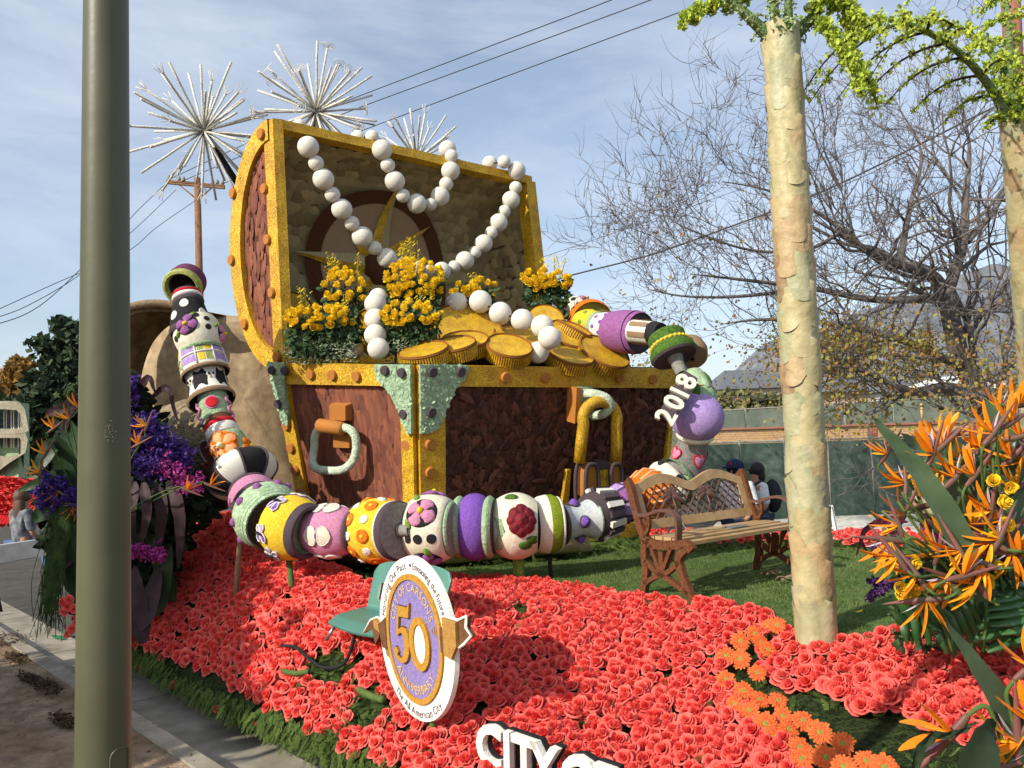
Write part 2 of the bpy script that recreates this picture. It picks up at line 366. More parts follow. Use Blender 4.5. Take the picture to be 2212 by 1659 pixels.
# ---- float deck surface: smooth surface through measured points
def W3(x, y, z=None, D=None): return PZ(x, y, z) if D is None else P(x, y, D)
ctl = [PZ(280, 1400, .3), PZ(400, 1445, .3), PZ(500, 1490, .3), PZ(640, 1570, .3), PZ(780, 1659, .3), PZ(900, 1580, .46), PZ(1040, 1655, .42),
       PZ(980, 1255, .88), PZ(1130, 1258, .88), PZ(1300, 1282, .88), PZ(1540, 1312, .88), PZ(1660, 1330, .88), PZ(1930, 1372, .88), PZ(2150, 1390, .88),
       PZ(1762, 1350, .88), PZ(1400, 1220, .88), PZ(1800, 1200, .88), PZ(2212, 1250, .88), PZ(1100, 1215, .88),
       P(510, 1255, 7.3), P(628, 1262, 6.7), P(770, 1252, 6.6), P(500, 1118, 8.6), P(430, 1150, 8.6), P(350, 1300, 7.4), P(790, 1360, 5.7), P(640, 1400, 5.9), P(700, 1245, 6.9), P(860, 1262, 6.5), P(600, 1205, 7.5), P(740, 1215, 7.8), P(880, 1225, 7.8), P(600, 1160, 8.6), P(1000, 1215, 7.9),
       P(2000, 1480, 4.05), P(1960, 1600, 3.55), P(2100, 1659, 3.2), P(1830, 1485, 4.2), P(1650, 1450, 4.6), P(1700, 1600, 3.9), P(2212, 1590, 3.4), P(1400, 1659, 3.95), P(1400, 1500, 4.65), P(1200, 1400, 5.3)]
cx = np.array([[p.x, p.y] for p in ctl]); cz = np.array([p.z for p in ctl])
def _U(r2): return np.where(r2 < 1e-9, 0, .5 * r2 * np.log(np.maximum(r2, 1e-9)))
n = len(ctl); d2 = ((cx[:, None, :] - cx[None, :, :]) ** 2).sum(-1); K = _U(d2) + np.eye(n) * .05; Pm = np.hstack([np.ones((n, 1)), cx])
A = np.zeros((n + 3, n + 3)); A[:n, :n] = K; A[:n, n:] = Pm; A[n:, :n] = Pm.T
wts = np.linalg.solve(A, np.concatenate([cz, np.zeros(3)]))
def bz(x, y):
    u = _U(((cx - np.array([x, y])) ** 2).sum(-1)); z = float(u @ wts[:-3] + wts[-3] + wts[-2] * x + wts[-1] * y)
    return z
LAWNZ = .88
def PB(x, y, dz_=0.0):  # where the line of sight meets the bed surface
    D = 2.2
    r = ray(x, y)
    while D < 13:
        p = CAMP + r * D
        if p.z - dz_ < bz(p.x, p.y): return p
        D += .04
    return None
bedm = M('bed_underplanting', (.012, .022, .007), (.035, .055, .018), rough=1, ns=30, amt=.4, bump=1, bs=50, dist=.03)
def uvof(p): return (.69 * p.x - .724 * p.y, .724 * p.x + .69 * p.y)
b = MB()
def bedpt(s, t):
    u = -9.6 + 13.6 * s; v = 2.58 + 2.6 * t; p = uv(u, v); z = bz(p.x, p.y)
    return Vector((p.x, p.y, min(z, 1.45) - .05))
b.grid(bedpt, 110, 26)
mk('flower_bed', b, bedm, kind='structure')
# skirt under the bed edge
b = MB(); b.grid(lambda s, t: uv(-9.6 + 13.6 * s, 2.95 - .2 * t, .01 + (bz(*uv(-9.6 + 13.6 * s, 2.6)[:2]) - .12) * t), 60, 1)
mk('float_skirt', b, bedm, kind='structure')
# lawn deck
lawnm = M('turf', (.06, .11, .025), (.11, .16, .05), rough=.95, ns=7, amt=.3, bump=.8, bs=90, dist=.02)
lawn_poly = [PZ(930, 1262, .88), PZ(1130, 1268, .88), PZ(1300, 1290, .88), PZ(1540, 1322, .88), PZ(1680, 1345, .88), PZ(1930, 1385, .88), PZ(2330, 1420, .88),
             PZ(2330, 1172, .88), PZ(1800, 1165, .88), PZ(1420, 1165, .88), PZ(1300, 1155, .88), PZ(1000, 1150, .88)]
b = MB(); k = len(lawn_poly); b.add([Vector((p.x, p.y, LAWNZ)) for p in lawn_poly] + [Vector((p.x, p.y, .1)) for p in lawn_poly], [tuple(range(k))] + [(i, k + i, k + (i + 1) % k, (i + 1) % k) for i in range(k)])
mk('lawn', b, lawnm, smooth=False, kind='structure')
LP = [(p.x, p.y) for p in lawn_poly]
# grass blades
bl = [MB() for _ in range(3)]
for i, x in enumerate(bl): x.add([(-.5, 0, 0), (.5, 0, 0), (.25 + .3 * i, .1, .6), (.1 + .7 * i, .1, 1.0 - .1 * i)], [(0, 1, 2, 3)])
xs = [p[0] for p in LP]; ys = [p[1] for p in LP]
ms = []; tt = []
npr = np.random.RandomState(3)
while len(ms) < 52000:
    yy = min(ys) + (max(ys) - min(ys)) * R.random() ** 1.7
    xx = R.uniform(min(xs), max(xs))
    if not inpoly(xx, yy, LP): continue
    cl = .5 + .5 * math.sin(xx * 3.1 + math.sin(yy * 2.3) * 2)
    if uvof(Vector((xx, yy, 0)))[1] > 9.5: continue
    h = R.uniform(.014, .034) * (1 + .3 * cl)
    ms.append(frame((R.gauss(0, .45), R.gauss(0, .45), 1), s=(.0045, .0045, h), loc=(xx, yy, LAWNZ - .002), spin=R.uniform(0, 6.28))); tt.append(min(1, max(0, R.gauss(.3 + .4 * cl, .22))))
scatter('grass_blades', bl, ms, tt, M('grass_blade', (.06, .13, .02), (.22, .28, .09), rough=.6, tint=True, bump=0, trans=.25, amt=.2, ns=4), kind='stuff', smooth=False)

# ---- mountains far behind
mtm = M('hazed_slope', (.12, .13, .155), (.17, .175, .19), rough=1, ns=.008, amt=.3, bump=0, det=8)  # blue grey colour stands in for haze over the distant slope
b = MB()
from mathutils import noise
def mt(s, t):
    x = 1380 + 1100 * s; yr = 862 - 330 * min(1, max(0, (x - 1480) / 760)) ** .8 + 46 * noise.noise(Vector((s * 6, 3.3, 0))) + 14 * noise.noise(Vector((s * 22, 1.3, 0)))
    p = P(x, yr, 3000); zr = max(p.z, 20); return Vector((p.x + 500 * (t - 1) * .2, p.y - 1400 * (1 - t), -10 + zr * t ** 1.5 + 30 * noise.noise(Vector((s * 14, t * 5, 2))) * t * (1 - t) * 4))
b.grid(mt, 160, 24); mk('mountain', b, mtm, kind='structure')

# ---- fences, wall and buildings behind the float, right side
def frontal(x0, x1, y0, y1, D0, D1):  # vertical rectangle seen between picture columns; y at left end
    return P(x0, y0, D0), P(x1, y1, D1)
scr = M('green_windscreen', (.05, .085, .068), (.085, .12, .10), rough=.8, ns=2.5, amt=.22, bump=.5, bs=8, dist=.03)
scr2 = M('pale_windscreen', (.13, .165, .135), (.17, .20, .165), rough=.8, ns=1.2, amt=.12, bump=.3, bs=6, dist=.03)
def fence(name, label, xa, xb, Da, Db, ytop_a, ytop_b, zbot, m, npan, post_r=.03):
    A = P(xa, ytop_a, Da); Bp = P(xb, ytop_b, Db); t = thing(name, label, 'fence', (A.x, A.y, zbot)); dirn = (Bp - A); nrm = Vector((dirn.y, -dirn.x, 0)).normalized()
    for i in range(npan):
        p = A.lerp(Bp, i / npan); q_ = A.lerp(Bp, (i + 1) / npan - .004)
        b = MB(); b.grid(lambda s, tt_: (p.lerp(q_, s).xy.to_3d() + Vector((0, 0, zbot + (p.lerp(q_, s).z - .04 - zbot) * tt_)) + nrm * (.035 * math.sin(s * 9 + i) * math.sin(tt_ * 3.1) + .05)), 8, 5)
        mk('screen_panel', b, m, t)
        b = MB(); b.tube([Vector((p.x, p.y, zbot)), p + Vector((0, 0, .05))], post_r, 6); mk('post', b, greym, t)
    b = MB(); b.tube([A, Bp], post_r * .8, 6); mk('top_rail', b, greym, t)
    return t
fence('windscreen_fence', 'dark green windscreen fence behind the bench and the walking people', 1500, 2330, 18.5, 19.5, 958, 932, 0, scr, 9)
fence('windscreen_fence', 'pale green windscreen fence above the tan brick wall', 1500, 2330, 31, 33, 890, 842, 1.2, scr2, 8)
# tan wall with brick piers
A = P(1500, 928, 24); Bp = P(2330, 903, 25); wt = thing('garden_wall', 'tan panelled wall with red brick piers and coping behind the fence', 'wall', (A.x, A.y, 0))
tanw = M('tan_block', (.56, .34, .17), (.62, .39, .21), rough=.9, ns=6, bump=.3); brickm = M('red_brick', (.30, .09, .06), (.45, .2, .15), rough=.9, ns=30, rnd=True, bump=.4)
pw = [1500, 1706, 1884, 2110, 2330]; n = len(pw)
def wp(x, y): 
    s = (x - 1500) / 830; p = A.lerp(Bp, s); D = 24 + s; return P(x, y, D)
for i in range(n - 1):
    for r_ in range(7):
        x0 = pw[i] + 9; x1 = pw[i + 1] - 9
        def yy(x, k): top = 930 - 25 * (x - 1500) / 830; return top + k * 5.3
        p = [wp(x0, yy(x0, r_ + 1) - .7), wp(x1, yy(x1, r_ + 1) - .7), wp(x1, yy(x1, r_)), wp(x0, yy(x0, r_))]
        b = MB(); b.prism(p, (0, .2, 0)); mk('block_course', b, tanw, wt, smooth=False)
    for r_ in range(8):
        for h_ in range(2):
            xc = pw[i] - 9 + h_ * 9 + (0 if r_ % 2 else 0); y0 = 930 - 25 * (xc - 1500) / 830 + r_ * 4.7 - 1
            p = [wp(xc + .6, y0 + 4.2), wp(xc + 8.6, y0 + 4.2), wp(xc + 8.6, y0), wp(xc + .6, y0)]
            b = MB(); b.prism([q_ + Vector((0, -.04, 0)) for q_ in p], (0, .3, 0)); mk('brick', b, brickm, wt, smooth=False)
b = MB(); p = [wp(1500, 931), wp(2330, 906), wp(2330, 902), wp(1500, 927)]; b.prism([q_ + Vector((0, -.07, 0)) for q_ in p], (0, .4, 0)); mk('coping', b, brickm, wt, smooth=False)
# bank that the wall stands on
b = MB(); b.grid(lambda s, t: Vector((2 + 20 * s, 24.3 + 12 * t, -.2 + (1.55) * min(1, t * 3.0 + .8))), 10, 4); mk('embankment', b, dirtm, kind='structure')
def block(name, label, cat, xa, xb, ytop, D, depth, m, ybot=900, extra=None):
    p0 = P(xa, ytop, D); p1 = P(xb, ytop, D); zt = p0.z; zb = 0
    t = thing(name, label, cat, (p0.x, p0.y, zb)); b = MB()
    b.box8([Vector((p0.x, p0.y, zb)), Vector((p1.x, p1.y, zb)), Vector((p1.x, p1.y + depth, zb)), Vector((p0.x, p0.y + depth, zb)), p0, Vector((p1.x, p1.y, zt)), Vector((p1.x, p1.y + depth, zt)), Vector((p0.x, p0.y + depth, zt))])
    mk('wall', b, m, t, smooth=False); return t, p0, p1
wht = M('white_stucco', (.62, .62, .60), rough=.8, ns=1, amt=.05, bump=.1); gry = M('grey_roof', (.13, .14, .155), rough=.8, ns=1)
def house(label, xa, xb, ytop, D, depth, m, roofm, rise):
    t, p0, p1 = block('building', label, 'building', xa, xb, ytop, D, depth, m)
    b = MB(); o = .5; mid = Vector((0, depth / 2, rise)); a0 = p0 + Vector((-o, -o, .02)); a1 = p1 + Vector((o, -o, .02)); a1.z = a0.z
    b.add([a0, a1, a1 + Vector((0, depth + 2 * o, 0)), a0 + Vector((0, depth + 2 * o, 0)), a0 + mid + Vector((2, 0, 0)), a1 + mid + Vector((-2, 0, 0))], [(0, 1, 5, 4), (2, 3, 4, 5), (1, 2, 5), (3, 0, 4), (3, 2, 1, 0)])
    mk('roof', b, roofm, t, smooth=False)
    k = max(2, int((p1.x - p0.x) / 3))
    for i in range(k):
        x = p0.x + (p1.x - p0.x) * (i + .5) / k; b = MB(); b.box((x, p0.y - .03, p0.z - 1.1), (.5, 0, 0), (0, .04, 0), (0, 0, .45)); w_ = mk('window', b, M('window_frame', (.5, .5, .5)), t, smooth=False)
        b = MB(); b.box((x, p0.y - .08, p0.z - 1.1), (.42, 0, 0), (0, .02, 0), (0, 0, .37)); mk('pane', b, M('dark_glass', (.03, .04, .05), rough=.1, spec=.8, bump=0), w_, smooth=False)
    return t
house('white walled low building beyond the green fence, behind the right tree trunk', 2040, 2190, 843, 60, 9, wht, wht, 1.2)
house('small white house left of the tree, above the pale green fence', 1900, 2010, 848, 66, 8, wht, gry, 1.6)
house('brown sided shed beyond the pale green fence next to the palm trunk', 1790, 1880, 848, 52, 6, M('ribbed_siding', (.33, .24, .18), (.45, .34, .27), rough=.9, ns=9), gry, 1.0)
house('grey roofed house under the mountain behind the bare branches', 1560, 1700, 842, 80, 10, M('beige', (.4, .36, .3)), gry, 2.2)
# yellow stake by the wall, white post and A-frame board on the pavement
b = MB(); b.tube([P(1992, 906, 24.2), P(1990, 872, 24.2)], .035, 6); tag(mk('stake', b, M('yellow_wood', (.7, .45, .15))), 'thin yellow wooden stake standing above the tan wall', 'stake')
b = MB(); p = [P(1788, 1092, 14.5), P(1796, 1092, 14.5), P(1808, 1152, 14.2), P(1794, 1156, 14.2)]; b.prism(p, (0, .05, 0)); b.prism([v + Vector((.05, .06, 0)) for v in p], (.02, .35, -.02)); tag(mk('folding_board', b, wht, smooth=False), 'white folding sign board standing on the pavement right of the palm trunk', 'sign board')
# ---- street pole in front
pt = thing('street_pole', 'thick olive green metal street pole in the left foreground', 'pole', P(223, 3000, 1.7))
base = ORG[pt.name]; b = MB(); 
p0 = P(223.2, 1640, 1.7); p1 = P(229.5, 0, 1.7); axis = (p1 - p0) / (p1.z - p0.z)
pts = [p0 + axis * (z - p0.z) for z in (.14, 1.0, 2.0, 3.0, 4.2, 6.0)]
r0 = 53.8 / F * 1.7; r1 = 42.5 / F * 1.7; rr = [r0 + .002 - (z - p0.z) * (r0 - r1) / (p1.z - p0.z) for z in (.14, 1.0, 2.0, 3.0, 4.2, 6.0)]
olive = M('olive_paint', (.078, .08, .045), (.094, .096, .055), rough=.42, ns=3, amt=.08, bump=.12, bs=40, dist=.004, spec=.45)
b.tube(pts, rr, 48); mk('shaft', b, olive, pt)
def pol(x, y, o=.0):
    c = p0 + axis * ((P(223, y, 1.7).z) - p0.z); r = r0 + .002 - (c.z - p0.z) * (r0 - r1) / (p1.z - p0.z); s_ = max(-.98, min(.98, (x - proj(c)[0]) * 1.7 / F / r)); tow = (CAMP - c); tow.z = 0; tow.normalize(); sd = Vector((-tow.y, tow.x, 0)); return c + sd * (-s_ * (r + o) * -1 if False else s_ * (r + o)) + tow * (math.sqrt(1 - s_ * s_) * (r + o))
b = MB(); b.tube(spline([pol(x, y, .001) for x, y in ((238, 1700), (236, 1640), (238, 1618), (248, 1608), (262, 1608), (270, 1616), (270, 1640), (270, 1700))], 5), .0022, 6); mk('hand_hole_cover', b, olive, pt)
for i in range(40):
    x, y = R.gauss(240, 6), R.gauss(936, 11); b = b if i else MB(); b.tube([pol(x, y, .0006), pol(x + R.gauss(0, 2.5), y + R.gauss(0, 2.5), .0006)], .0005, 3)
mk('scratches', b, M('bare_scratch', (.3, .3, .24)), pt, kind='stuff')
b = MB(); bp_ = pts[0]; b.tube([bp_, bp_ + Vector((0, 0, .02))], .13, 32); mk('base_plate', b, olive, pt, sharp=40)
for i in range(4):
    a = i * math.pi / 2 + .6; b = MB(); b.tube([bp_ + Vector((.1 * math.cos(a), .1 * math.sin(a), .02)), bp_ + Vector((.1 * math.cos(a), .1 * math.sin(a), .07))], .015, 6); mk('bolt', b, greym, pt)
# ---- utility pole and wires
wirem = M('wire_black', (.03, .03, .035), rough=.6, bump=0); polem = M('brown_pole', (.20, .10, .055), (.26, .14, .08), rough=.9, ns=8)
ut = thing('utility_pole', 'brown wooden utility pole with a crossarm left of the chest', 'utility pole', PZ(430, 1010, -.02))
pu = P(426, 384, 34); b = MB(); b.tube([Vector((pu.x + .15, pu.y, -.02)), pu], [.19, .13], 12); mk('pole', b, polem, ut)
b = MB(); ca, cb = P(360, 393, 34.2), P(485, 404, 33.7); dx = (cb - ca).normalized(); b.box((ca + cb) / 2, (cb - ca) / 2, (0, .07, 0), (0, 0, .08)); mk('crossarm', b, polem, ut, smooth=False)
for t_ in (.04, .22, .3, .8, .88, .97):
    p = ca.lerp(cb, t_); b = MB(); b.tube([p + Vector((0, 0, .07)), p + Vector((0, 0, .16)), p + Vector((0, 0, .24)), p + Vector((0, 0, .3))], [.05, .08, .05, .03], 8); mk('insulator', b, greym, ut)
for sg in (-1, 1):
    b = MB(); b.tube([P(427, 432, 34), (ca.lerp(cb, .5 + sg * .28)) - Vector((0, 0, .08))], .03, 5); mk('brace', b, polem, ut)
def wire(label, pts, r, n=10, grp='overhead wires'):
    b = MB(); b.tube(spline(pts, n), r, 5); tag(mk('overhead_wire', b, wirem), label, 'wire', grp)
wire('overhead wire running up from the utility pole, leftmost at the top', [P(364, 388, 34), P(640, 262, 30), P(1000, 122, 26), P(1320, 0, 23), P(1420, -45, 22)], .016)
wire('overhead wire running up behind the lid, middle one at the top', [P(392, 392, 34), P(700, 262, 30), P(1060, 128, 26), P(1405, 0, 23), P(1500, -40, 22)], .016)
wire('overhead wire running up behind the lid, rightmost at the top', [P(478, 398, 34), P(740, 298, 30), P(1120, 155, 26), P(1525, 5, 23), P(1600, -28, 22)], .016)
wire('overhead wire falling left from the crossarm tip', [P(362, 393, 34), P(300, 452, 31), P(262, 492, 29), P(100, 650, 24), P(-20, 705, 20)], .013)
wire('overhead wire falling left from the middle of the crossarm', [P(380, 410, 34), P(280, 505, 30), P(170, 595, 27), P(60, 660, 24), P(-20, 690, 22)], .012)
wire('overhead wire sloping down left from the pole below the crossarm', [P(430, 428, 34), P(340, 490, 31), P(272, 545, 29), P(120, 612, 26), P(-20, 676, 23)], .012)
wire('thick black cable crossing behind the palm trunk to the upper right', [P(1130, 632, 24), P(1215, 600, 23), P(1400, 552, 22), P(1560, 496, 21), P(1790, 408, 20), P(2110, 250, 18), P(2260, 180, 17)], .022)
wire('second black cable close under the thick one on the right', [P(1560, 501, 21.2), P(1790, 414, 20.2), P(2000, 318, 19), P(2110, 262, 18.2), P(2260, 195, 17.2)], .009)
wire('very thin wire crossing behind the bare tree', [P(1170, 556, 40), P(1400, 478, 40), P(1700, 372, 40), P(1990, 250, 40), P(2260, 150, 40)], .012)
# ================================================================ CHEST
cA, cB, cC = P(898, 787, 7.7), P(594, 782, 8.7), P(1455, 795, 9.45)
bA, bB, bC = P(905, 1175, 8.0), P(668, 1172, 8.95), P(1428, 1160, 9.7)
cD = cB + (cC - cA)
chest = thing('treasure_chest', 'giant open treasure chest with red brown petal panels and gold bands', 'chest', (cA.x, cA.y, bA.z))
class Face:
    def __init__(s, tl, tr, bl, br):
        s.tl, s.tr, s.bl, s.br = tl, tr, bl, br; s.n = (tr - tl).cross(bl - tl).normalized()
        if s.n.dot(CAMP - tl) < 0: s.n = -s.n
    def p(s, a, t, o=0): return s.tl.lerp(s.tr, a).lerp(s.bl.lerp(s.br, a), t) + s.n * o
    def px(s, x, y, o=0):
        r = ray(x, y); k = (s.tl - CAMP).dot(s.n) / r.dot(s.n); return CAMP + r * k + s.n * o
    def slab(s, a0, a1, t0, t1, o0, o1, mb=None):
        b = mb or MB(); b.box8([s.p(a0, t1, o0), s.p(a1, t1, o0), s.p(a1, t0, o0), s.p(a0, t0, o0), s.p(a0, t1, o1), s.p(a1, t1, o1), s.p(a1, t0, o1), s.p(a0, t0, o1)]); return b
    def poly(s, pts, o0, o1):
        b = MB(); b.prism([s.p(a, t, o0) for a, t in pts], s.n * (o1 - o0)); return b
fL = Face(cB, cA, bB, bA); fR = Face(cA, cC, bA, bC)
brown = M('bark_base', (.10, .04, .024), rough=.9, ns=10, bump=.5)
for f in (fL, fR): mk('side_panel', f.slab(0, 1, 0.02, 1, -.12, 0), brown, chest, smooth=False)
# back and far side, so that the box is a box
fB = Face(cD, cB, bB + (bC - bA), bB); fD = Face(cC, cD, bC, bB + (bC - bA))
b = MB(); b.add([cB, cD, bB + (bC - bA), bB], [(0, 1, 2, 3)]); b.add([cD, cC, bC, bB + (bC - bA)], [(0, 1, 2, 3)]); mk('back_panel', b, brown, chest, smooth=False)
# petals on the panels: flat leaves laid like shingles
def leaf_mb(w=.5, l=1.0, bend=.06, curl=.0, seg=5):
    b = MB(); vs = []; fs = []
    for i in range(seg + 1):
        t = i / seg; ww = w * (math.sin(math.pi * min(1, .16 + t * .84)) ** .55) * (1 if i < seg else .25)
        for j, sx in enumerate((-1, 0, 1)): vs.append((sx * ww * .5, -t * l, bend * (1 - abs(sx)) + curl * t * t + .02 * t))
    for i in range(seg):
        for j in range(2): a = i * 3 + j; fs.append((a, a + 3, a + 4, a + 1))
    b.add(vs, fs); return b
def round_mb(n=9):
    b = MB(); b.add([(0, 0, .10)] + [(math.cos(6.283 * i / n) * (.5 + .04 * math.sin(i * 3)), math.sin(6.283 * i / n) * .5, .02 * math.sin(i * 2.1)) for i in range(n)], [(0, 1 + i, 1 + (i + 1) % n) for i in range(n)]); return b
petR = M('rust_petal', (.135, .044, .032), (.27, .095, .05), rough=.75, rnd=True, ns=25, amt=.2, bump=.3); petRt = M('rust_petal_mass', (.13, .042, .03), (.27, .095, .05), rough=.75, tint=True, ns=25, amt=.2, bump=.3)
petD = M('shade_petal', (.045, .018, .012), (.15, .055, .03), rough=.6, rnd=True, ns=25, amt=.3, bump=.4, spec=.4); petDt = M('shade_petal_mass', (.04, .016, .011), (.14, .05, .03), rough=.6, tint=True, ns=25, amt=.3, bump=.4, spec=.4)  # shade of this chest side is put into the darker petal colour
petG = M('lunaria_scale', (.22, .175, .09), (.42, .345, .18), rough=.7, rnd=True, ns=25, amt=.15, bump=.3); petGt = M('lunaria_scale_mass', (.21, .17, .088), (.43, .35, .185), rough=.7, tint=True, ns=25, amt=.15, bump=.3)
def shingle(face_pt, parent, bases, mi, mt, rows, per, w, l, keep, limit=150, name='petal', jit=.15, tilt=.05, lift=.006, up=None, sw=.14):
    """face_pt(a,t)->(point, normal, up). First `limit` pieces are objects, the rest one mass"""
    mes = [mesh_of(name, b_, mi) for b_ in bases]; ob = 0; mm = []; tt = []; cand = []
    for i in range(rows):
        for j in range(per):
            a = (j + (.5 if i % 2 else 0) + R.uniform(-jit, jit)) / per; t = (i + R.uniform(-jit, jit)) / rows
            if not (0 <= a <= 1 and 0 <= t <= 1) or not keep(a, t): continue
            p, nn_, up_ = face_pt(a, t); x = up_.cross(nn_)
            nn2 = (nn_ - up_ * tilt + x * R.gauss(0, .06)).normalized()
            cand.append(frame(nn2, x=x, s=(w * R.uniform(.75, 1.25), l * R.uniform(.8, 1.2), w), loc=p + nn_ * (lift + R.uniform(0, .008)), spin=R.gauss(0, sw)))
    idx = list(range(len(cand))); R.shuffle(idx); sel = set(idx[:limit])
    for i, m4 in enumerate(cand):
        if i in sel: inst(name, mes[i % len(mes)], m4, parent)
        else: mm.append(m4); tt.append(R.random())
    if mm: scatter(name + '_cover', bases, mm, tt, mt, parent, kind='stuff')
lf1, lf2, lf3 = leaf_mb(.55, 1, .10), leaf_mb(.45, 1.1, .06, .12), leaf_mb(.5, .9, .14, -.05)
def fpt(f):
    upv = (f.tl - f.bl).normalized()
    return lambda a, t: (f.p(a, t), f.n, upv)
shingle(fpt(fL), chest, [lf1, lf2], petR, petRt, 24, 26, .15, .27, lambda a, t: .03 < a < .97 and .05 < t < .99, 230, 'petal', .3, .03, .003)
curl1, curl2 = leaf_mb(.55, 1, .16, .22), leaf_mb(.5, .9, -.1, .3)
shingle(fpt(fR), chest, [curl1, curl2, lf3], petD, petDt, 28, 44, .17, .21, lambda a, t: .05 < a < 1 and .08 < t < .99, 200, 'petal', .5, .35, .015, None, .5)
# gold bands and posts
for f, nm in ((fL, 0), (fR, 1)):
    mk('top_band', f.slab(-.005 if f is fL else 0, 1, 0, .112, .004, .07), gold, chest, smooth=False)
    mk('bottom_band', f.slab(0, 1, .9, 1, .004, .07), gold, chest, smooth=False)
mk('corner_post', fL.slab(.915, 1.0, .113, .9, .004, .062), gold, chest, smooth=False)
mk('corner_post', fL.slab(0, .10, .113, .9, .004, .062), gold, chest, smooth=False)
mk('corner_post', fR.slab(0, .085, .113, .9, .004, .062), gold, chest, smooth=False)
mk('corner_post', fR.slab(.98, 1, .113, .9, .004, .062), gold, chest, smooth=False)
# lip of the box: dark green liner edge and inner floor
liner = M('liner_green', (.05, .12, .09), rough=.8)
mid = (cA + cD) / 2
b = MB()
for p, q_ in ((cB, cA), (cA, cC), (cC, cD), (cD, cB)):
    i1 = p.lerp(mid, .09); i2 = q_.lerp(mid, .09); o1 = p + (p - mid) * .02; o2 = q_ + (q_ - mid) * .02
    b.add([o1 + Vector((0, 0, .006)), o2 + Vector((0, 0, .006)), i2 + Vector((0, 0, .006)), i1 + Vector((0, 0, .006)), i2 - Vector((0, 0, .2)), i1 - Vector((0, 0, .2))], [(0, 1, 2, 3), (3, 2, 4, 5)])
mk('liner', b, liner, chest, smooth=False)
b = MB(); b.grid(lambda s, t: (cB.lerp(cA, t).lerp(cD.lerp(cC, t), s)).lerp(mid, .05) - Vector((0, 0, .28 - .22 * math.sin(s * 3.14) * math.sin(t * 3.14))), 10, 8)
mk('tray', b, M('dark_tray', (.03, .05, .035), rough=1), chest)
# green corner brackets
def bracket(f, pts, riv):
    o = mk('corner_bracket', f.poly(pts, .063, .10), verd, chest, smooth=False)
    sc = MB(); ms = []; tt = []
    xs = [p[0] for p in pts]; ys = [p[1] for p in pts]
    for i in range(420):
        a = R.uniform(min(xs), max(xs)); t = R.uniform(min(ys), max(ys))
        if inpoly(a, t, pts): ms.append(frame(f.n + Vector([R.gauss(0, .25) for _ in range(3)]), s=R.uniform(.025, .05), loc=f.p(a, t, .101))); tt.append(R.random())
    scatter('bracket_flakes', [round_mb(6)], ms, tt, M('verd_flake', (.26, .38, .24), (.38, .52, .34), tint=True, rough=.8, bump=0), o, kind='stuff')
    for (x, y) in riv:
        b = MB(); b.disc(f.px(x, y, .105), f.n, .047, .035); mk('rivet', b, slate, o, sharp=35)
bracket(fL, [(.775, -.004), (1.004, -.004), (1.004, .365), (.97, .36), (.945, .31), (.915, .235), (.865, .15), (.80, .085), (.775, .04)], [(848, 796), (884, 801), (888, 889)])
bracket(fR, [(0, -.004), (.155, -.004), (.158, .03), (.145, .075), (.12, .11), (.105, .16), (.085, .23), (.072, .29), (.055, .34), (.03, .365), (0, .368)], [(923, 801), (984, 800), (921, 887)])
bracket(fL, [(-.006, -.004), (.125, -.004), (.13, .04), (.10, .085), (.085, .18), (.085, .27), (.06, .33), (.03, .33), (.015, .26)], [(605, 796), (633, 797), (618, 868)])
# round rust rivets
def rivet(f, x, y, o=.07, r=.055): b = MB(); b.disc(f.px(x, y, o), f.n, r, .035); mk('rivet', b, copper, chest, sharp=35)
for (x, y) in ((683, 805), (730, 807), (782, 810)): rivet(fL, x, y)
for (x, y) in ((629, 916), (639, 964), (649, 1012), (659, 1060)): rivet(fL, x, y, .062)
for (x, y) in ((888, 957), (889, 1016), (890, 1076)): rivet(fL, x, y, .062)
for (x, y) in ((923, 957), (923, 1017), (923, 1078)): rivet(fR, x, y, .062)
for (x, y) in ((1084, 813), (1169, 814), (1328, 815), (1400, 817)): rivet(fR, x, y)
# ring handle on the sunlit side
hd = thing('dummy', 'x', 'x', (0, 0, 0)); bpy.data.objects.remove(hd)
b = MB(); pts = []
for i in range(40):
    w = 2 * math.pi * i / 40; cx_, cy_ = math.cos(w), math.sin(w); e = .62
    x = 748 + 45 * math.copysign(abs(cx_) ** e, cx_); y = 958 + 44 * math.copysign(abs(cy_) ** e, cy_) + (x - 748) * .05
    pts.append(fL.px(x, y, .16 + (.10 if cy_ > 0 else 0) * cy_))
b.loop(pts, .043, 12); ring = mk('ring_handle', b, M('twine_green', (.42, .52, .38), (.58, .66, .52), rough=.8, ns=12, bump=1, bs=50, dist=.02), chest)
def plate(x0, x1, y0, y1, o0, o1): 
    b = MB(); p = [fL.px(x0, y1, o0), fL.px(x1, y1 + (x1 - x0) * .04, o0), fL.px(x1, y0 + (x1 - x0) * .04, o0), fL.px(x0, y0, o0)]
    c = sum(p, Vector()) / 4; up_ = [c.lerp(v, .86) + fL.n * (o1 - o0) for v in p]; b.box8(p + up_); return b
mk('handle_mount', plate(725, 765, 868, 905, .02, .11), copper, ring, smooth=False)
mk('handle_mount', plate(733, 773, 930, 963, .02, .11), copper, ring, smooth=False)
b = MB(); b.tube([fL.px(712, 911, .17), fL.px(716, 911, .17), fL.px(764, 918, .17), fL.px(768, 919, .17)], [.045, .072, .072, .045], 16); mk('handle_sleeve', b, copper, ring)
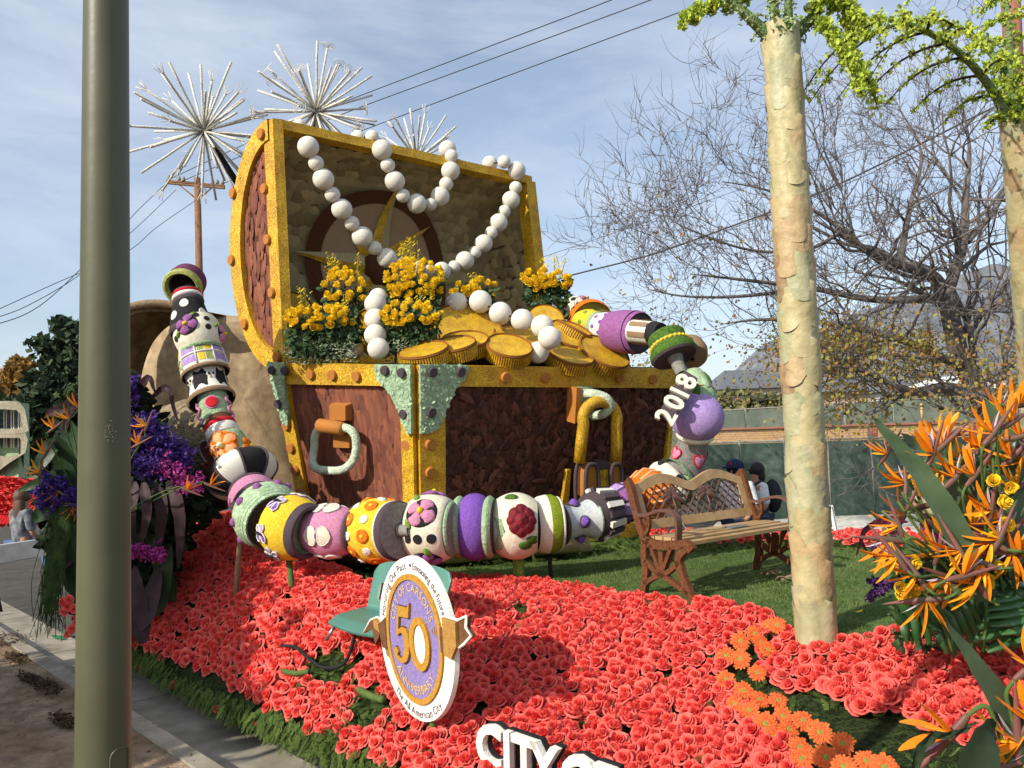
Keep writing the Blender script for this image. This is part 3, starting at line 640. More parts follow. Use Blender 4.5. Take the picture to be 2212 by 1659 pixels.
# ---------------------------------------------------------------- lid
BL, TL, TR, BR = P(613, 786, 8.95), P(590, 272, 8.8), P(1136, 392, 10.6), P(1176, 760, 10.75)
lid = chest
Wd = Vector((-.74, .67, 0)).normalized(); DEP = .86
El = (BR - BL).normalized()
def Lp(a, s, k=1.0, sh=0.0):
    t = (1 - math.cos(s)) / 2; r = BL.lerp(BR, a).lerp(TL.lerp(TR, a), t); c = BL.lerp(BR, a).lerp(TL.lerp(TR, a), .5)
    return c + (r - c) * (1 + sh) + Wd * (DEP * math.sin(s) * k)
b = MB(); b.grid(lambda a, s: Lp(a, s * math.pi, 1.06, .03), 10, 24); lidshell = mk('lid_shell', b, brown, chest)
b = MB(); b.grid(lambda a, s: Lp(a, s * math.pi, .95, -.01), 10, 24, True); mk('lid_lining', b, M('lining_olive', (.13, .10, .055), rough=.9), lidshell)
def lpt(a, t):
    s = math.pi * (1 - t); p = Lp(a, s, .95, -.01); e = .01
    u = (Lp(a, s + e, .95, -.01) - p).normalized(); x = (Lp(min(a + e, 1), s, .95, -.01) - Lp(a - e, s, .95, -.01)).normalized(); n_ = x.cross(u)
    if n_.dot(CAMP - p) < 0: n_ = -n_
    return p, n_, u
rb = round_mb(9); rb2 = round_mb(8)
shingle(lpt, lidshell, [rb, rb2], petG, petGt, 27, 34, .19, .19, lambda a, t: .01 < a < .99 and .06 < t < .95, 260, 'scale', .25, .10, .01)
# left end of the lid, D shaped
def Ep(s, k, t=None, o=0.0):   # end plane; k = share of bulge
    r = BL.lerp(TL, (1 - math.cos(s)) / 2); return r + Wd * (DEP * math.sin(s) * k) - El * o
b = MB(); b.grid(lambda s, k: Ep(s * math.pi, k * 1.06), 24, 4); endp = mk('lid_end_panel', b, brown, chest)
EN = Wd.cross(TL - BL).normalized()
if EN.dot(CAMP - TL) < 0: EN = -EN
def ept(a, t):
    s = math.pi * (1 - t); return Ep(s, a), EN, (TL - BL).normalized()
shingle(ept, endp, [lf1, lf2], petR, petRt, 30, 8, .16, .24, lambda a, t: .04 < a < .84 and .03 < t < .95, 150, 'petal', .3, .03, .003)
b = MB(); k0, k1 = .80, 1.07; N = 30; vs = []; fs = []
for i in range(N + 1):
    s = math.pi * i / N
    for (k, o) in ((k0, .0), (k0, .07), (k1, .07), (k1, .0)):
        sh = 1 + (.05 if k == k1 else -.12 * 1); c = BL.lerp(TL, .5); r = BL.lerp(TL, (1 - math.cos(s)) / 2); p = c + (r - c) * sh + Wd * (DEP * math.sin(s) * k); vs.append(p + EN * o)
for i in range(N):
    for j in range(4): a = i * 4 + j; a2 = i * 4 + (j + 1) % 4; fs.append((a, a2, a2 + 4, a + 4))
b.add(vs, fs); arch = mk('lid_arch_band', b, gold, chest, sharp=40)
def bar(p, q_, x, y): b = MB(); b.box8([p - x - y, p + x - y, p + x + y, p - x + y, q_ - x - y, q_ + x - y, q_ + x + y, q_ - x + y]); return b
hx = El * .055; hw = Wd * .095
upL = (TL - BL).normalized()
mk('lid_rim', bar(BL - upL * .12, TL + upL * .05, hx, hw), gold, chest, smooth=False)
mk('lid_rim', bar(TL + El * .056, TR + El * .02, upL * .05, hw * .9), gold, chest, smooth=False)
mk('lid_rim', bar(BR, TR - upL * .02, El * .07, hw * .9), gold, chest, smooth=False)
mk('lid_rim', bar(BL + El * .056, BR - El * .07, upL * .05, hw * .9), gold, chest, smooth=False)
# right end of the lid: lit inner wall with scales
b = MB(); b.grid(lambda s, k: BR.lerp(TR, (1 - math.cos(s * math.pi)) / 2) + Wd * (DEP * math.sin(s * math.pi) * k * 1.0) + El * .02, 20, 4); rp = mk('lid_end_panel', b, M('lining_tan', (.30, .25, .16), rough=.9), chest)
def rpt(a, t):
    s = math.pi * (1 - t); return BR.lerp(TR, (1 - math.cos(s)) / 2) + Wd * (DEP * math.sin(s) * a * .98), -EN if (-EN).dot(El) < 0 else EN, upL
nR = (Wd.cross(upL)).normalized(); nR = nR if nR.dot(El) < 0 else -nR
def rpt(a, t):
    s = math.pi * (1 - t); return BR.lerp(TR, (1 - math.cos(s)) / 2) + Wd * (DEP * math.sin(s) * a * .98), nR, upL
shingle(rpt, rp, [round_mb(8)], petG, petGt, 24, 8, .16, .16, lambda a, t: .04 < a < .98 and .04 < t < .96, 70, 'scale', .3, .12, .015)
# rivets on the lid end
for (x, y) in ((566, 290), (505, 418), (502, 562), (530, 700), (600, 772)):
    r = ray(x, y); k = (TL + EN * .07 - CAMP).dot(EN) / r.dot(EN); b = MB(); b.disc(CAMP + r * k, EN, .062, .035); mk('rivet', b, copper, arch, sharp=35)
for (x, y) in ((573, 408), (580, 518), (589, 632)):
    r = ray(x, y); q0 = -hx.normalized(); pl = BL - hx - hw * 0
    nrm_ = hw.cross(upL).normalized(); nrm_ = nrm_ if nrm_.dot(CAMP - BL) > 0 else -nrm_
    k = (BL - hx * 1.0 - CAMP).dot(nrm_) / r.dot(nrm_); b = MB(); b.disc(CAMP + r * k, nrm_, .058, .035); mk('rivet', b, copper, arch, sharp=35)
# ---- compass rose inside the lid: lies on the curved lining
comp = thing('compass_rose', 'large brown and tan compass rose with gold and cream points inside the open lid', 'compass', (0, 0, 0))
def hit(x, y, o):  # line of sight to the lining surface
    best = None
    a, t = .4, .45
    for _ in range(30):
        p = lpt(a, t)[0]; px_ = proj(p)[0] - x; py_ = proj(p)[1] - y
        e = 1e-3; pa = proj(lpt(a + e, t)[0]); p0_ = proj(p); ptt = proj(lpt(a, t + e)[0])
        J = np.array([[(pa[0] - p0_[0]) / e, (ptt[0] - p0_[0]) / e], [(pa[1] - p0_[1]) / e, (ptt[1] - p0_[1]) / e]])
        d_ = np.linalg.solve(J, [-px_, -py_]); a += float(np.clip(d_[0], -.2, .2)); t += float(np.clip(d_[1], -.2, .2)); a = min(max(a, .0), 1); t = min(max(t, .02), .98)
        if abs(px_) + abs(py_) < .2: break
    return a, t
a0, t0 = hit(812, 582, 0); Llen = (BR - BL).length
c0, n0, u0 = lpt(a0, t0); x0_ = u0.cross(n0).normalized()
def cpt(x, y, o):  # metres on the lining round the hub
    w = c0 + x0_ * x + u0 * y; rr_ = (w - CAMP); 
    return a0 + x / Llen, y, o
arcl = (Lp(.5, .1) - Lp(.5, math.pi - .1)).length * 1.22
def cs(x, y, o):
    x *= 1.12; a = a0 + x / Llen; t = t0 - y / arcl; p, n_, u_ = lpt(min(max(a, 0.005), .995), min(max(t, .01), .99)); return p + n_ * o
def ringmesh(r0, r1, o, seg=56, nr=3):
    b = MB(); b.grid(lambda s, k: cs((r0 + (r1 - r0) * k) * math.cos(6.2832 * s), (r0 + (r1 - r0) * k) * math.sin(6.2832 * s), o), seg, nr); return b
RO = .86
mk('compass_ring', ringmesh(RO * .80, RO, .085), M('cocoa_brown', (.095, .04, .02), rough=.95, ns=20, bump=.6), comp)
mk('compass_face', ringmesh(.0, RO * .80, .08, 48, 5), M('tan_seed_face', (.36, .25, .16), rough=.95, ns=30, bump=.4), comp)
creamd = M('tan_point', (.42, .36, .2), rough=.9, ns=30)
for i in range(8):
    w = rad(-6 + 45 * i); ln = (1.18 if i % 2 == 0 else .95) * RO; dx_, dy_ = math.cos(w), math.sin(w); hwid = .13 if i % 2 == 0 else .11
    for sd, m_ in ((1, gold), (-1, creamd)):
        b = MB(); N = 8; vs = []
        for k in range(N + 1):
            q_ = .13 + (ln - .13) * k / N; wd = hwid * (1 - k / N) * (1 if k else 1)
            vs += [cs(dx_ * q_, dy_ * q_, .15 - .04 * k / N), cs(dx_ * q_ - dy_ * wd * sd, dy_ * q_ + dx_ * wd * sd, .10)]
        b.add(vs, [(2 * k, 2 * k + 1, 2 * k + 3, 2 * k + 2) for k in range(N)]); mk('compass_point', b, m_, comp, smooth=False)
b = MB(); b.grid(lambda s, k: cs(.2 * k * math.cos(6.2832 * s), .2 * k * math.sin(6.2832 * s), .12 + .1 * math.sqrt(max(0, 1 - k * k))), 30, 5); mk('compass_hub', b, M('cocoa_brown', (.1, .04, .02)), comp)
# ---- hasp and padlock on the shaded side
hasp = mk('hasp', (lambda b: (b.prism([fR.px(1222, 832, .03), fR.px(1232, 832, .03), fR.px(1230, 900, .03), fR.px(1218, 908, .03)], fR.n * .17), b)[1])(MB()), copper, chest, smooth=False)
b = MB(); b.prism([fR.px(1233, 832, .05), fR.px(1260, 832, .05), fR.px(1262, 880, .05), fR.px(1246, 896, .05), fR.px(1233, 895, .05)], fR.n * .12); mk('hasp_plate', b, verd, hasp, smooth=False)
b = MB(); b.tube(spline([fR.px(1240, 846, .14), fR.px(1252, 843, .26), fR.px(1268, 850, .34), fR.px(1276, 866, .34), fR.px(1270, 884, .28), fR.px(1262, 894, .14)], 5), .05, 12); mk('staple', b, M('twine_green', (.42, .52, .38)), hasp)
lock = thing('padlock', 'huge gold and grey padlock hanging from the hasp on the shaded chest side', 'padlock', fR.px(1258, 1060, .2))
b = MB(); pts = [fR.px(1216, 985, .30), fR.px(1219, 940, .31), fR.px(1222, 905, .32)] + [fR.px(1257 - 36 * math.cos(w), 893 - 36 * math.sin(w), .32) for w in [math.pi * i / 12 for i in range(13)]] + [fR.px(1292, 905, .32), fR.px(1294, 950, .31), fR.px(1293, 990, .30)]
b.tube(pts, .062, 14); mk('shackle', b, gold, lock)
for (xa, xb, nm) in ((1222, 1250, 0), (1276, 1300, 1)):
    b = MB(); pts = []
    for i in range(28):
        w = 6.2832 * i / 28; x = (xa + xb) / 2 + (xb - xa) * .5 * math.copysign(abs(math.cos(w)) ** .5, math.cos(w)); y = 1032 + 46 * math.copysign(abs(math.sin(w)) ** .8, math.sin(w)); pts.append((x, y))
    b.loop([fR.px(x, y, .36) for x, y in pts], .022, 8); b.loop([fR.px(x - 7, y + 3, .24) for x, y in pts], .022, 8); mk('lock_frame', b, slate, lock)
    b = MB(); b.prism([fR.px(x, y, .25) for x, y in pts], fR.n * .10); mk('lock_side', b, copper, lock, smooth=False)
b = MB(); b.prism([fR.px(1232, 1062, .12), fR.px(1285, 1062, .12), fR.px(1290, 1000, .12), fR.px(1232, 1000, .12)], fR.n * .13); mk('lock_body', b, brownm, lock, smooth=False)
b = MB(); b.prism([fR.px(1250, 998, .24), fR.px(1276, 998, .24), fR.px(1276, 982, .24), fR.px(1250, 982, .24)], fR.n * .09); mk('lock_bridge', b, slate, lock, smooth=False)
b = MB(); b.prism([fR.px(x, y, .26) for x, y in ((1253, 1000), (1273, 1000), (1274, 1024), (1279, 1052), (1268, 1052), (1265, 1030), (1260, 1052), (1252, 1052), (1254, 1024))], fR.n * .07); b.disc(fR.px(1264, 1012, .33), fR.n, .022, .012, 14); mk('keyhole_plate', b, gold, lock, smooth=False)
# lower gold stripes of the box side seen between the lock and the beads
b = MB(); b.prism([fR.px(1214, 1010, .05), fR.px(1222, 1010, .05), fR.px(1214, 1120, .05), fR.px(1198, 1120, .05)], fR.n * .05); mk('lower_strap', b, gold, chest, smooth=False)
# ---------------------------------------------------------------- pearls
def Zr(zx, zy): return ((550 + .3617 * zx) * .8848, (280 + .3617 * zy) * .8848)
pm = MB(); pm.sphere((0, 0, 0), 1, 28, 18); pearl_me = mesh_of('pearl', pm, pearlm)
hole = MB(); hole.sphere((0, 0, 0), 1, 10, 6)
def strand(label, lst, Df, conv, grp='pearl strands on the open lid'):
    pts = [(conv(a, b_), r) for a, b_, r in lst]; n = len(pts); t = None; prev = None; path = []
    for i, ((x, y), rz) in enumerate(pts):
        D = Df(i / (n - 1)); p = P(x, y, D)
        if t is None: t = thing('pearl_strand', label, 'pearl strand', p, grp)
        rr = rz / F * D; inst('pearl', pearl_me, frame((0, 0, 1), s=rr, loc=p, spin=i), t); path.append(p)
    b = MB(); b.tube(path, .008, 5); mk('string', b, M('string_white', (.6, .6, .55)), t)
sc_ = .3617 * .8848
def Dlid(zx): # depth of the front plane of the lid at a column
    return 8.55 + (zx - 320) / 1600 * 1.75
outer = [(500, 75, 46), (560, 218, 72), (613, 327, 52), (663, 436, 72), (724, 540, 52), (787, 638, 70), (855, 733, 50), (925, 824, 70), (1009, 900, 48), (1091, 968, 67), (1183, 1010, 45), (1280, 1040, 58), (1375, 1050, 42), (1461, 1055, 62), (1544, 1027, 43), (1617, 985, 63), (1686, 930, 42), (1744, 868, 61), (1795, 797, 44), (1845, 728, 61), (1884, 652, 42), (1928, 576, 60), (1960, 492, 43), (1967, 378, 61), (1883, 320, 44), (1786, 330, 52)]
def mkstr(lst, label):
    t = None; path = []
    for i, (zx, zy, rz) in enumerate(lst):
        x, y = Zr(zx, zy); edge = i in (0, len(lst) - 1) or (i in (1,) and lst is inner) or i == len(lst) - 2
        D = Dlid(zx) + (.38 if i in (0, len(lst) - 1) else 0) + (.3 if lst is inner and i in (1, 1) else 0)
        if (lst is inner and i == 0): D += .1
        p = P(x, y, D)
        if t is None: t = thing('pearl_strand', label, 'pearl strand', p)
        inst('pearl', pearl_me, frame((R.gauss(0, 1), R.gauss(0, 1), 1), s=rz * sc_ / F * D, loc=p), t); path.append(p)
    b = MB(); b.tube(path, .009, 5); mk('string', b, charc, t)
inner = [(895, 155, 50), (992, 150, 46), (1058, 238, 68), (1097, 342, 49), (1145, 449, 68), (1200, 547, 47), (1292, 600, 66), (1387, 604, 42), (1450, 551, 64), (1491, 468, 47), (1520, 380, 63), (1526, 280, 45), (1500, 235, 60)]
mkstr(outer, 'long strand of chalk white pearls drooping in a wide loop across the open lid')
mkstr(inner, 'short strand of chalk white pearls in the small loop at the middle of the lid')
def big_strand(label, lst):
    t = None; path = []
    for (x, y, r, D) in lst:
        p = P(x, y, D)
        if t is None: t = thing('pearl_strand', label, 'pearl strand', p)
        inst('pearl', pearl_me, frame((R.gauss(0, 1), R.gauss(0, 1), 1), s=r / F * D, loc=p), t); path.append(p)
        b = MB(); d_ = (CR * .35 + CU * -.55 + CB * .75).normalized(); b.sphere(p + d_ * (r / F * D * .985), .018, 8, 5)
    b = MB(); b.tube(path, .012, 5); mk('string', b, charc, t)
q1 = lambda zx, zy, r: ((660 + .2712 * zx) * .8848, (600 + .2712 * zy) * .8848, r * .24)
q2 = lambda zx, zy, r: ((1000 + .2712 * zx) * .8848, (640 + .2712 * zy) * .8848, r * .24)
big_strand('string of large white pearls hanging down among the yellow roses at the left', [(*q1(975, 470, 90), 8.75), (*q1(945, 525, 98), 8.5), (*q1(945, 662, 98), 8.3), (*q1(945, 805, 100), 8.15), (*q1(972, 925, 98), 8.0)])
big_strand('string of large white pearls trailing over the gold coins to the right', [(*q2(425, 372, 100), 9.0), (*q2(637, 355, 103), 8.9), (*q2(817, 460, 103), 8.75), (*q2(1013, 522, 102), 8.6), (*q2(1195, 577, 103), 8.45), (*q2(1262, 682, 107), 8.25), (*q2(1155, 812, 100), 8.42)])
x, y, r = q1(755, 935, 88); o = inst('pearl', pearl_me, frame((0, 0, 1), s=r / F * 8.9, loc=P(x, y, 8.9))); tag(o, 'single large pearl in shade between the left roses and the leaning coin', 'pearl')
# ---------------------------------------------------------------- coins
def coin(label, cx_, cy_, D, rp, q_, tilt, th=.13):
    c = P(cx_, cy_, D); maj = vdir(tilt); mnr = vdir(tilt + 90)
    vb = (CAMP - c).normalized(); n_ = (vb * q_ + mnr * math.sqrt(1 - q_ * q_)).normalized(); x = (maj - n_ * maj.dot(n_)).normalized(); y = n_.cross(x)
    r = rp / F * D; t = thing('gold_coin', label, 'coin', c - n_ * th, 'gold glitter coins heaped in the chest')
    N = 72
    def pt(w, rr, z): return c + (x * math.cos(w) + y * math.sin(w)) * rr + n_ * z
    b = MB(); b.add([pt(6.2832 * i / N, r * .93, .004) for i in range(N)], [tuple(range(N))]); mk('coin_face', b, gold, t, smooth=False)
    b = MB(); b.grid(lambda s, k: pt(6.2832 * s, r * (.92 + .08 * k), (.0, .022, 0)[int(round(k * 2))]), N, 2); b.grid(lambda s, k: pt(6.2832 * s, r * .965, -th * k), N, 1); b.add([pt(6.2832 * i / N, r * .96, -th) for i in range(N)], [tuple(range(N - 1, -1, -1))]); mk('coin_edge', b, coinedge, t, sharp=50)
    K = 60; b = MB()
    for i in range(K):
        w = 6.2832 * i / K; d_ = 6.2832 / K * .29
        b.box8([pt(w - d_, r * .96, -th), pt(w + d_, r * .96, -th), pt(w + d_, r * 1.005, -th), pt(w - d_, r * 1.005, -th), pt(w - d_, r * .96, -.012), pt(w + d_, r * .96, -.012), pt(w + d_, r * 1.005, -.012), pt(w - d_, r * 1.005, -.012)])
    mk('reeding', b, gold, t, smooth=False, kind='stuff')
coin('gold coin at the front left, overhanging the green corner bracket', 914, 757, 7.95, 57, .34, 11)
coin('gold coin tucked right behind the front left one', 978, 744, 8.12, 52, .36, 9)
coin('gold coin third in the left fan, below the big one', 1004, 735, 8.35, 54, .40, 4)
coin('gold coin lying flat at the front, left of the lowest pearl', 1100, 747, 8.3, 52, .50, -10)
coin('largest gold coin, propped upright behind the fan with leaf shadow on it', 1010, 716, 8.75, 84, .72, -18)
coin('gold coin with a round pearl shadow at the front right', 1232, 765, 8.7, 54, .42, -17)
coin('rightmost gold coin overlapping its neighbour on the box rim', 1306, 760, 8.95, 60, .50, -27)
coin('gold coin half buried under the trailing pearls', 1130, 724, 8.85, 66, .34, -8)
coin('gold coin partly hidden behind the two right ones', 1232, 722, 9.1, 56, .5, -20)
coin('gold coin seen edge on, leaning at the right of the heap', 1246, 716, 9.3, 52, .06, -29)
coin('small gold coin standing behind the pearls under the right roses', 1178, 690, 9.35, 42, .78, -10)
coin('gold coin standing on edge behind the left pearl string', 808, 720, 8.75, 57, .72, 108)
coin('gold coin in shade standing against the left lid rim', 632, 668, 9.4, 46, .8, -20)
b = MB(); b.grid(lambda s, t: P(840 + 520 * s, 786 - 62 * math.sin(s * 3.14) * t, 8.15 + .9 * s + .7 * t) - Vector((0, 0, .10)), 10, 6); mk('coin_mound', b, M('mound_gold', (.3, .17, .01), rough=.8), chest)
# ================================================================ BEAD CHAIN
class Bead:
    def __init__(s, name, label, p0, p1, D0, D1, cat='bead'):
        s.a = P(*p0, D0); s.b = P(*p1, D1); s.L = (s.b - s.a).length; s.ax = (s.b - s.a).normalized(); s.D = (D0 + D1) / 2; s.k = s.D / F
        mid = (s.a + s.b) / 2; c = (CAMP - mid).normalized(); s.c = (c - s.ax * c.dot(s.ax)).normalized(); s.e = s.ax.cross(s.c); s.prof = []
        s.t = thing(name, label, cat, mid, 'painted beads of the giant bead chain')
    def seg(s, name, m, prof, n=44, main=True):  # prof: (t along axis, radius in picture pixels)
        if main: s.prof += prof
        b = MB(); vs = []; fs = []
        for t, r in prof:
            o = s.a + (s.b - s.a) * t
            for j in range(n):
                w = 2 * math.pi * j / n; vs.append(o + (s.c * math.cos(w) + s.e * math.sin(w)) * (r * s.k))
        for i in range(len(prof) - 1):
            for j in range(n): fs.append((i * n + j, i * n + (j + 1) % n, (i + 1) * n + (j + 1) % n, (i + 1) * n + j))
        b.add(vs, fs); return mk(name, b, m, s.t, sharp=50)
    def rd(s, t):
        p = sorted(set(s.prof)); 
        if t <= p[0][0]: return p[0][1] * s.k
        for i in range(len(p) - 1):
            if p[i][0] <= t <= p[i + 1][0]:
                f = (t - p[i][0]) / max(1e-6, p[i + 1][0] - p[i][0]); return (p[i][1] + (p[i + 1][1] - p[i][1]) * f) * s.k
        return p[-1][1] * s.k
    def sp(s, t, w, h=0.0):
        r = s.rd(t); o = s.a + (s.b - s.a) * t; return o + (s.c * math.cos(w) + s.e * math.sin(w)) * (r + h)
    def patch(s, name, m, t, ang, outline, h=.01, parent=None, dome=.0, edge=None, rot=0.0, smooth=True):
        """outline in picture pixels (along, around) laid over the curved surface"""
        w0 = rad(ang); r0 = s.rd(t); cr_, sr_ = math.cos(rad(rot)), math.sin(rad(rot)); pl = [((x * cr_ - y * sr_) * s.k, (x * sr_ + y * cr_) * s.k) for x, y in outline]; n = len(pl); vs = []; fs = []
        cx_ = sum(p[0] for p in pl) / n; cy_ = sum(p[1] for p in pl) / n
        for f, hh in ((0, h + dome), (.5, h + dome * .75), (.85, h + dome * .35), (1, h), (1.0, -.006)):
            for x, y in pl:
                X = cx_ + (x - cx_) * f; Y = cy_ + (y - cy_) * f; vs.append(s.sp(t + X / s.L, w0 + Y / r0, hh))
        for i in range(4):
            for j in range(n): fs.append((i * n + j, i * n + (j + 1) % n, (i + 1) * n + (j + 1) % n, (i + 1) * n + j))
        b = MB(); b.add(vs, fs); o = mk(name, b, m, parent or s.t, smooth=smooth)
        if edge:
            em, er = edge; b = MB(); b.loop([s.sp(t + x / s.L, w0 + y / r0, h) for x, y in pl], er * s.k, 6); mk('piping', b, em, parent or s.t)
        return o
    def dot(s, m, t, ang, r, h=.008, name='dot', dome=.0, edge=None, el=1.0):
        return s.patch(name, m, t, ang, [(r * math.cos(w), r * el * math.sin(w)) for w in [6.2832 * i / 18 for i in range(18)]], h, dome=dome, edge=edge)
    def flower(s, mp_, mc, t, ang, r, n=5, back=None, turn=0, h=.014, edge=None, leaf=True):
        if back: s.patch('flower_backing', back, t, ang, [(r * 1.02 * math.cos(w), r * 1.02 * math.sin(w)) for w in [6.2832 * i / 20 for i in range(20)]], .004)  # thin round disc laid behind the petals
        for i in range(n):
            w = 6.2832 * i / n + rad(turn); ca, sa = math.cos(w), math.sin(w); ol = []
            for j in range(16):
                q_ = 6.2832 * j / 16; a_ = r * .55 + r * .46 * math.cos(q_); b_ = r * (.44 if n <= 4 else .36) * math.sin(q_) * (1.1 if math.cos(q_) > 0 else .75)
                ol.append((a_ * ca - b_ * sa, a_ * sa + b_ * ca))
            s.patch('petal', mp_, t, ang, ol, .012, dome=h, edge=edge)
        s.dot(mc, t, ang, r * .2, h + .012, 'flower_centre', dome=.02)
def dome(t0, t1, r0, r1, n=8, bulge=1.0):  # barrel shaped profile
    return [(t0 + (t1 - t0) * i / n, r0 + (r1 - r0) * math.sin(math.pi * i / n) ** bulge) for i in range(n + 1)]
def tor(t0, t1, r, dr, n=6): return [(t0 + (t1 - t0) * i / n, r + dr * math.sin(math.pi * i / n)) for i in range(n + 1)]
black = charc
# --- left column, from the top
B_ = Bead('ornament_bead', 'lime rimmed purple cup bead at the top of the left bead column', (414, 598), (393, 622), 8.35, 8.05)
B_.seg('cup', M('dark_mauve', (.10, .03, .07), (.15, .05, .1), rough=.9, ns=40), [(0, 4), (.05, 26), (.3, 38), (.6, 40), (.85, 39)]); B_.seg('rim', limem, [(.8, 39), (.95, 41), (1.05, 39), (1.08, 34), (1.0, 30), (.9, 29)]); B_.seg('inside', slate, [(.95, 30), (.6, 28), (.3, 20), (.25, 0)], main=False)
B_ = Bead('ornament_bead', 'thin red and white striped collar bead below the lime cup', (402, 628), (408, 660), 8.0, 7.95)
B_.seg('collar', slate, [(0, 15), (.05, 26), (.15, 27)]); B_.seg('red_band', redm, tor(.15, .34, 28, 2)); B_.seg('white_band', white, tor(.34, .62, 29, 3)); B_.seg('grey_band', slate, tor(.62, 1.0, 31, 2)); 
B_ = Bead('ornament_bead', 'black bell shaped bead with big white dots on the left column', (406, 648), (415, 722), 7.95, 7.85)
B_.seg('body', charc, [(0, 10), (.02, 28), (.2, 33), (.5, 39), (.75, 43), (.82, 44)]); B_.seg('rim', slate, tor(.80, .98, 43, 3)); B_.seg('underside', charc, [(.98, 43), (.99, 10)], main=False)
for t, a in ((.26, 14), (.55, -42), (.55, 52), (.5, 120), (.6, -110)): B_.dot(white, t, a, 10.5, .006, 'white_dot', el=.9)
B_ = Bead('ornament_bead', 'ivory bead with black dots and mauve flowers on the left column', (421, 693), (436, 762), 7.9, 7.8)
B_.seg('body', ivory, [(-.02, 20)] + [(0 + i * .1, 33 + 17.5 * math.sin(math.pi * (i * .1 * .82 + .12)) ** .8) for i in range(11)]); B_.seg('green_rim', sage, tor(.86, .99, 41, 3)); B_.seg('underside', charc, [(.99, 40), (1, 10)], main=False)
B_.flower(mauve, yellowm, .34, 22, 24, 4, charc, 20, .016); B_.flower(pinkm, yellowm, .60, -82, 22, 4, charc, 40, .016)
for t, a in ((.25, -30), (.52, -28), (.6, 62), (.3, 75), (.1, -5)): B_.dot(charc, t, a, 6.5, .006, 'black_dot')
for t, a in ((.42, -52), (.55, 48), (.05, 2)): B_.patch('leaf', leafg, t, a, [(7 * math.cos(w), 4 * math.sin(w)) for w in [6.2832 * i / 12 for i in range(12)]], .01, dome=.015, rot=40)
B_ = Bead('ornament_bead', 'drum bead with lilac and yellow window panes on the left column', (431, 752), (445, 812), 7.85, 7.75)
B_.seg('body', cream, [(-.02, 25), (0, 42), (.06, 44), (.5, 47), (.86, 49)]); B_.seg('rim', tanrim, tor(.86, .98, 49, 2)); B_.seg('inside', charc, [(.98, 46), (.7, 43), (.6, 8)], main=False)
for i in range(8):
    a = -77 + 45 * i
    for j in range(2):
        if i % 2 == 0: cols = [(lilac, -11, 11)]; 
        else: cols = [((yellowm, limem)[j], -9.5, -1), ((limem, yellowm)[j], 1, 9.5)] if i % 2 else []
        for (m_, y0, y1) in cols:
            y0, y1 = y0 * 1.45, y1 * 1.45
            B_.patch('pane', m_, .27 + .36 * j, a + 22, [(-8.5, y0), (0, y0), (8.5, y0), (8.5, (y0 + y1) / 2), (8.5, y1), (0, y1), (-8.5, y1), (-8.5, (y0 + y1) / 2)], .003, smooth=False)
b = MB(); 
for a in range(8): b.tube([B_.sp(.06, rad(-77 + 45 * a + 0), .006), B_.sp(.84, rad(-77 + 45 * a), .006)], .009, 5)
b.loop([B_.sp(.45, 6.2832 * i / 40, .006) for i in range(40)], .009, 5); mk('muntin', b, white, B_.t)
B_ = Bead('ornament_bead', 'white and black waisted bead with small diamonds on the left column', (441, 803), (458, 868), 7.8, 7.65)
B_.seg('rim', tanrim, tor(.0, .10, 41, 3)); B_.seg('body', white, [(.1, 42), (.3, 39), (.55, 39), (.75, 43), (.86, 47)]); B_.seg('lower_rim', tanrim, tor(.86, 1.0, 48, 2.5)); B_.seg('inside', charc, [(.98, 45), (.8, 40), (.7, 8)], main=False)
for i in range(5):
    a = 18 + 72 * i; B_.patch('dark_panel', charc, .48, a, [(-22, -10), (-8, -17), (8, -14), (24, -13), (24, 13), (8, 17), (-8, 14), (-22, 10)], .004)
    for sd in (-1, 1): B_.patch('diamond', white, .42, a + sd * 30, [(-9, 0), (0, -6), (9, 0), (0, 6)], .012, smooth=False); B_.patch('small_diamond', charc, .42, a + sd * 30, [(-4.5, 0), (0, -3), (4.5, 0), (0, 3)], .018, smooth=False)
B_ = Bead('ornament_bead', 'pale green cylinder bead with a red dot ringed in pink on the left column', (456, 848), (472, 918), 7.65, 7.55)
B_.seg('body', sage, [(0, 8), (.02, 31), (.4, 32), (.97, 33), (.98, 10)])
B_.dot(pinkm, .45, 5, 15, .010, 'pink_ring'); B_.dot(redm, .45, 5, 11.5, .02, 'red_dot')
for a in (-62, 72, 180): 
    b = MB(); b.tube([B_.sp(.3 + .06 * i, rad(a) + .25 * math.sin(i * 1.2), .012) for i in range(12)], .014, 6); mk('squiggle', b, pinkm, B_.t)
B_ = Bead('ornament_bead', 'narrow bead striped red, white, brown and lilac above the orange flower bead', (470, 906), (494, 968), 7.55, 7.4)
B_.seg('top', brownm, [(0, 5), (.02, 30), (.2, 33)]); B_.seg('red_band', redm, tor(.2, .36, 33, 1.5)); B_.seg('white_band', white, tor(.36, .62, 34, 2)); B_.seg('brown_band', tanrim, tor(.62, .72, 34, 2)); B_.seg('lilac_band', lilac, tor(.72, .84, 34, 1)); B_.seg('white_edge', white, tor(.84, .94, 33, 1)); B_.seg('underside', charc, [(.94, 33), (1, 25), (1.01, 5)])
B_ = Bead('ornament_bead', 'pale green bead with large orange flowers on the left column', (486, 938), (512, 1002), 7.45, 7.35)
B_.seg('body', sage, [(0, 8), (.01, 28)] + [(i * .1, 33 + 6 * math.sin(math.pi * i * .1)) for i in range(1, 11)] + [(1.01, 8)])
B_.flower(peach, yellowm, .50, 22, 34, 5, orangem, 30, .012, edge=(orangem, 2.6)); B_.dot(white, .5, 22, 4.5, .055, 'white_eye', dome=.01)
B_.flower(orangem, yellowm, .7, -70, 22, 5, None, 0, .012); B_.flower(orangem, yellowm, .5, 140, 24, 5, None, 0, .012)
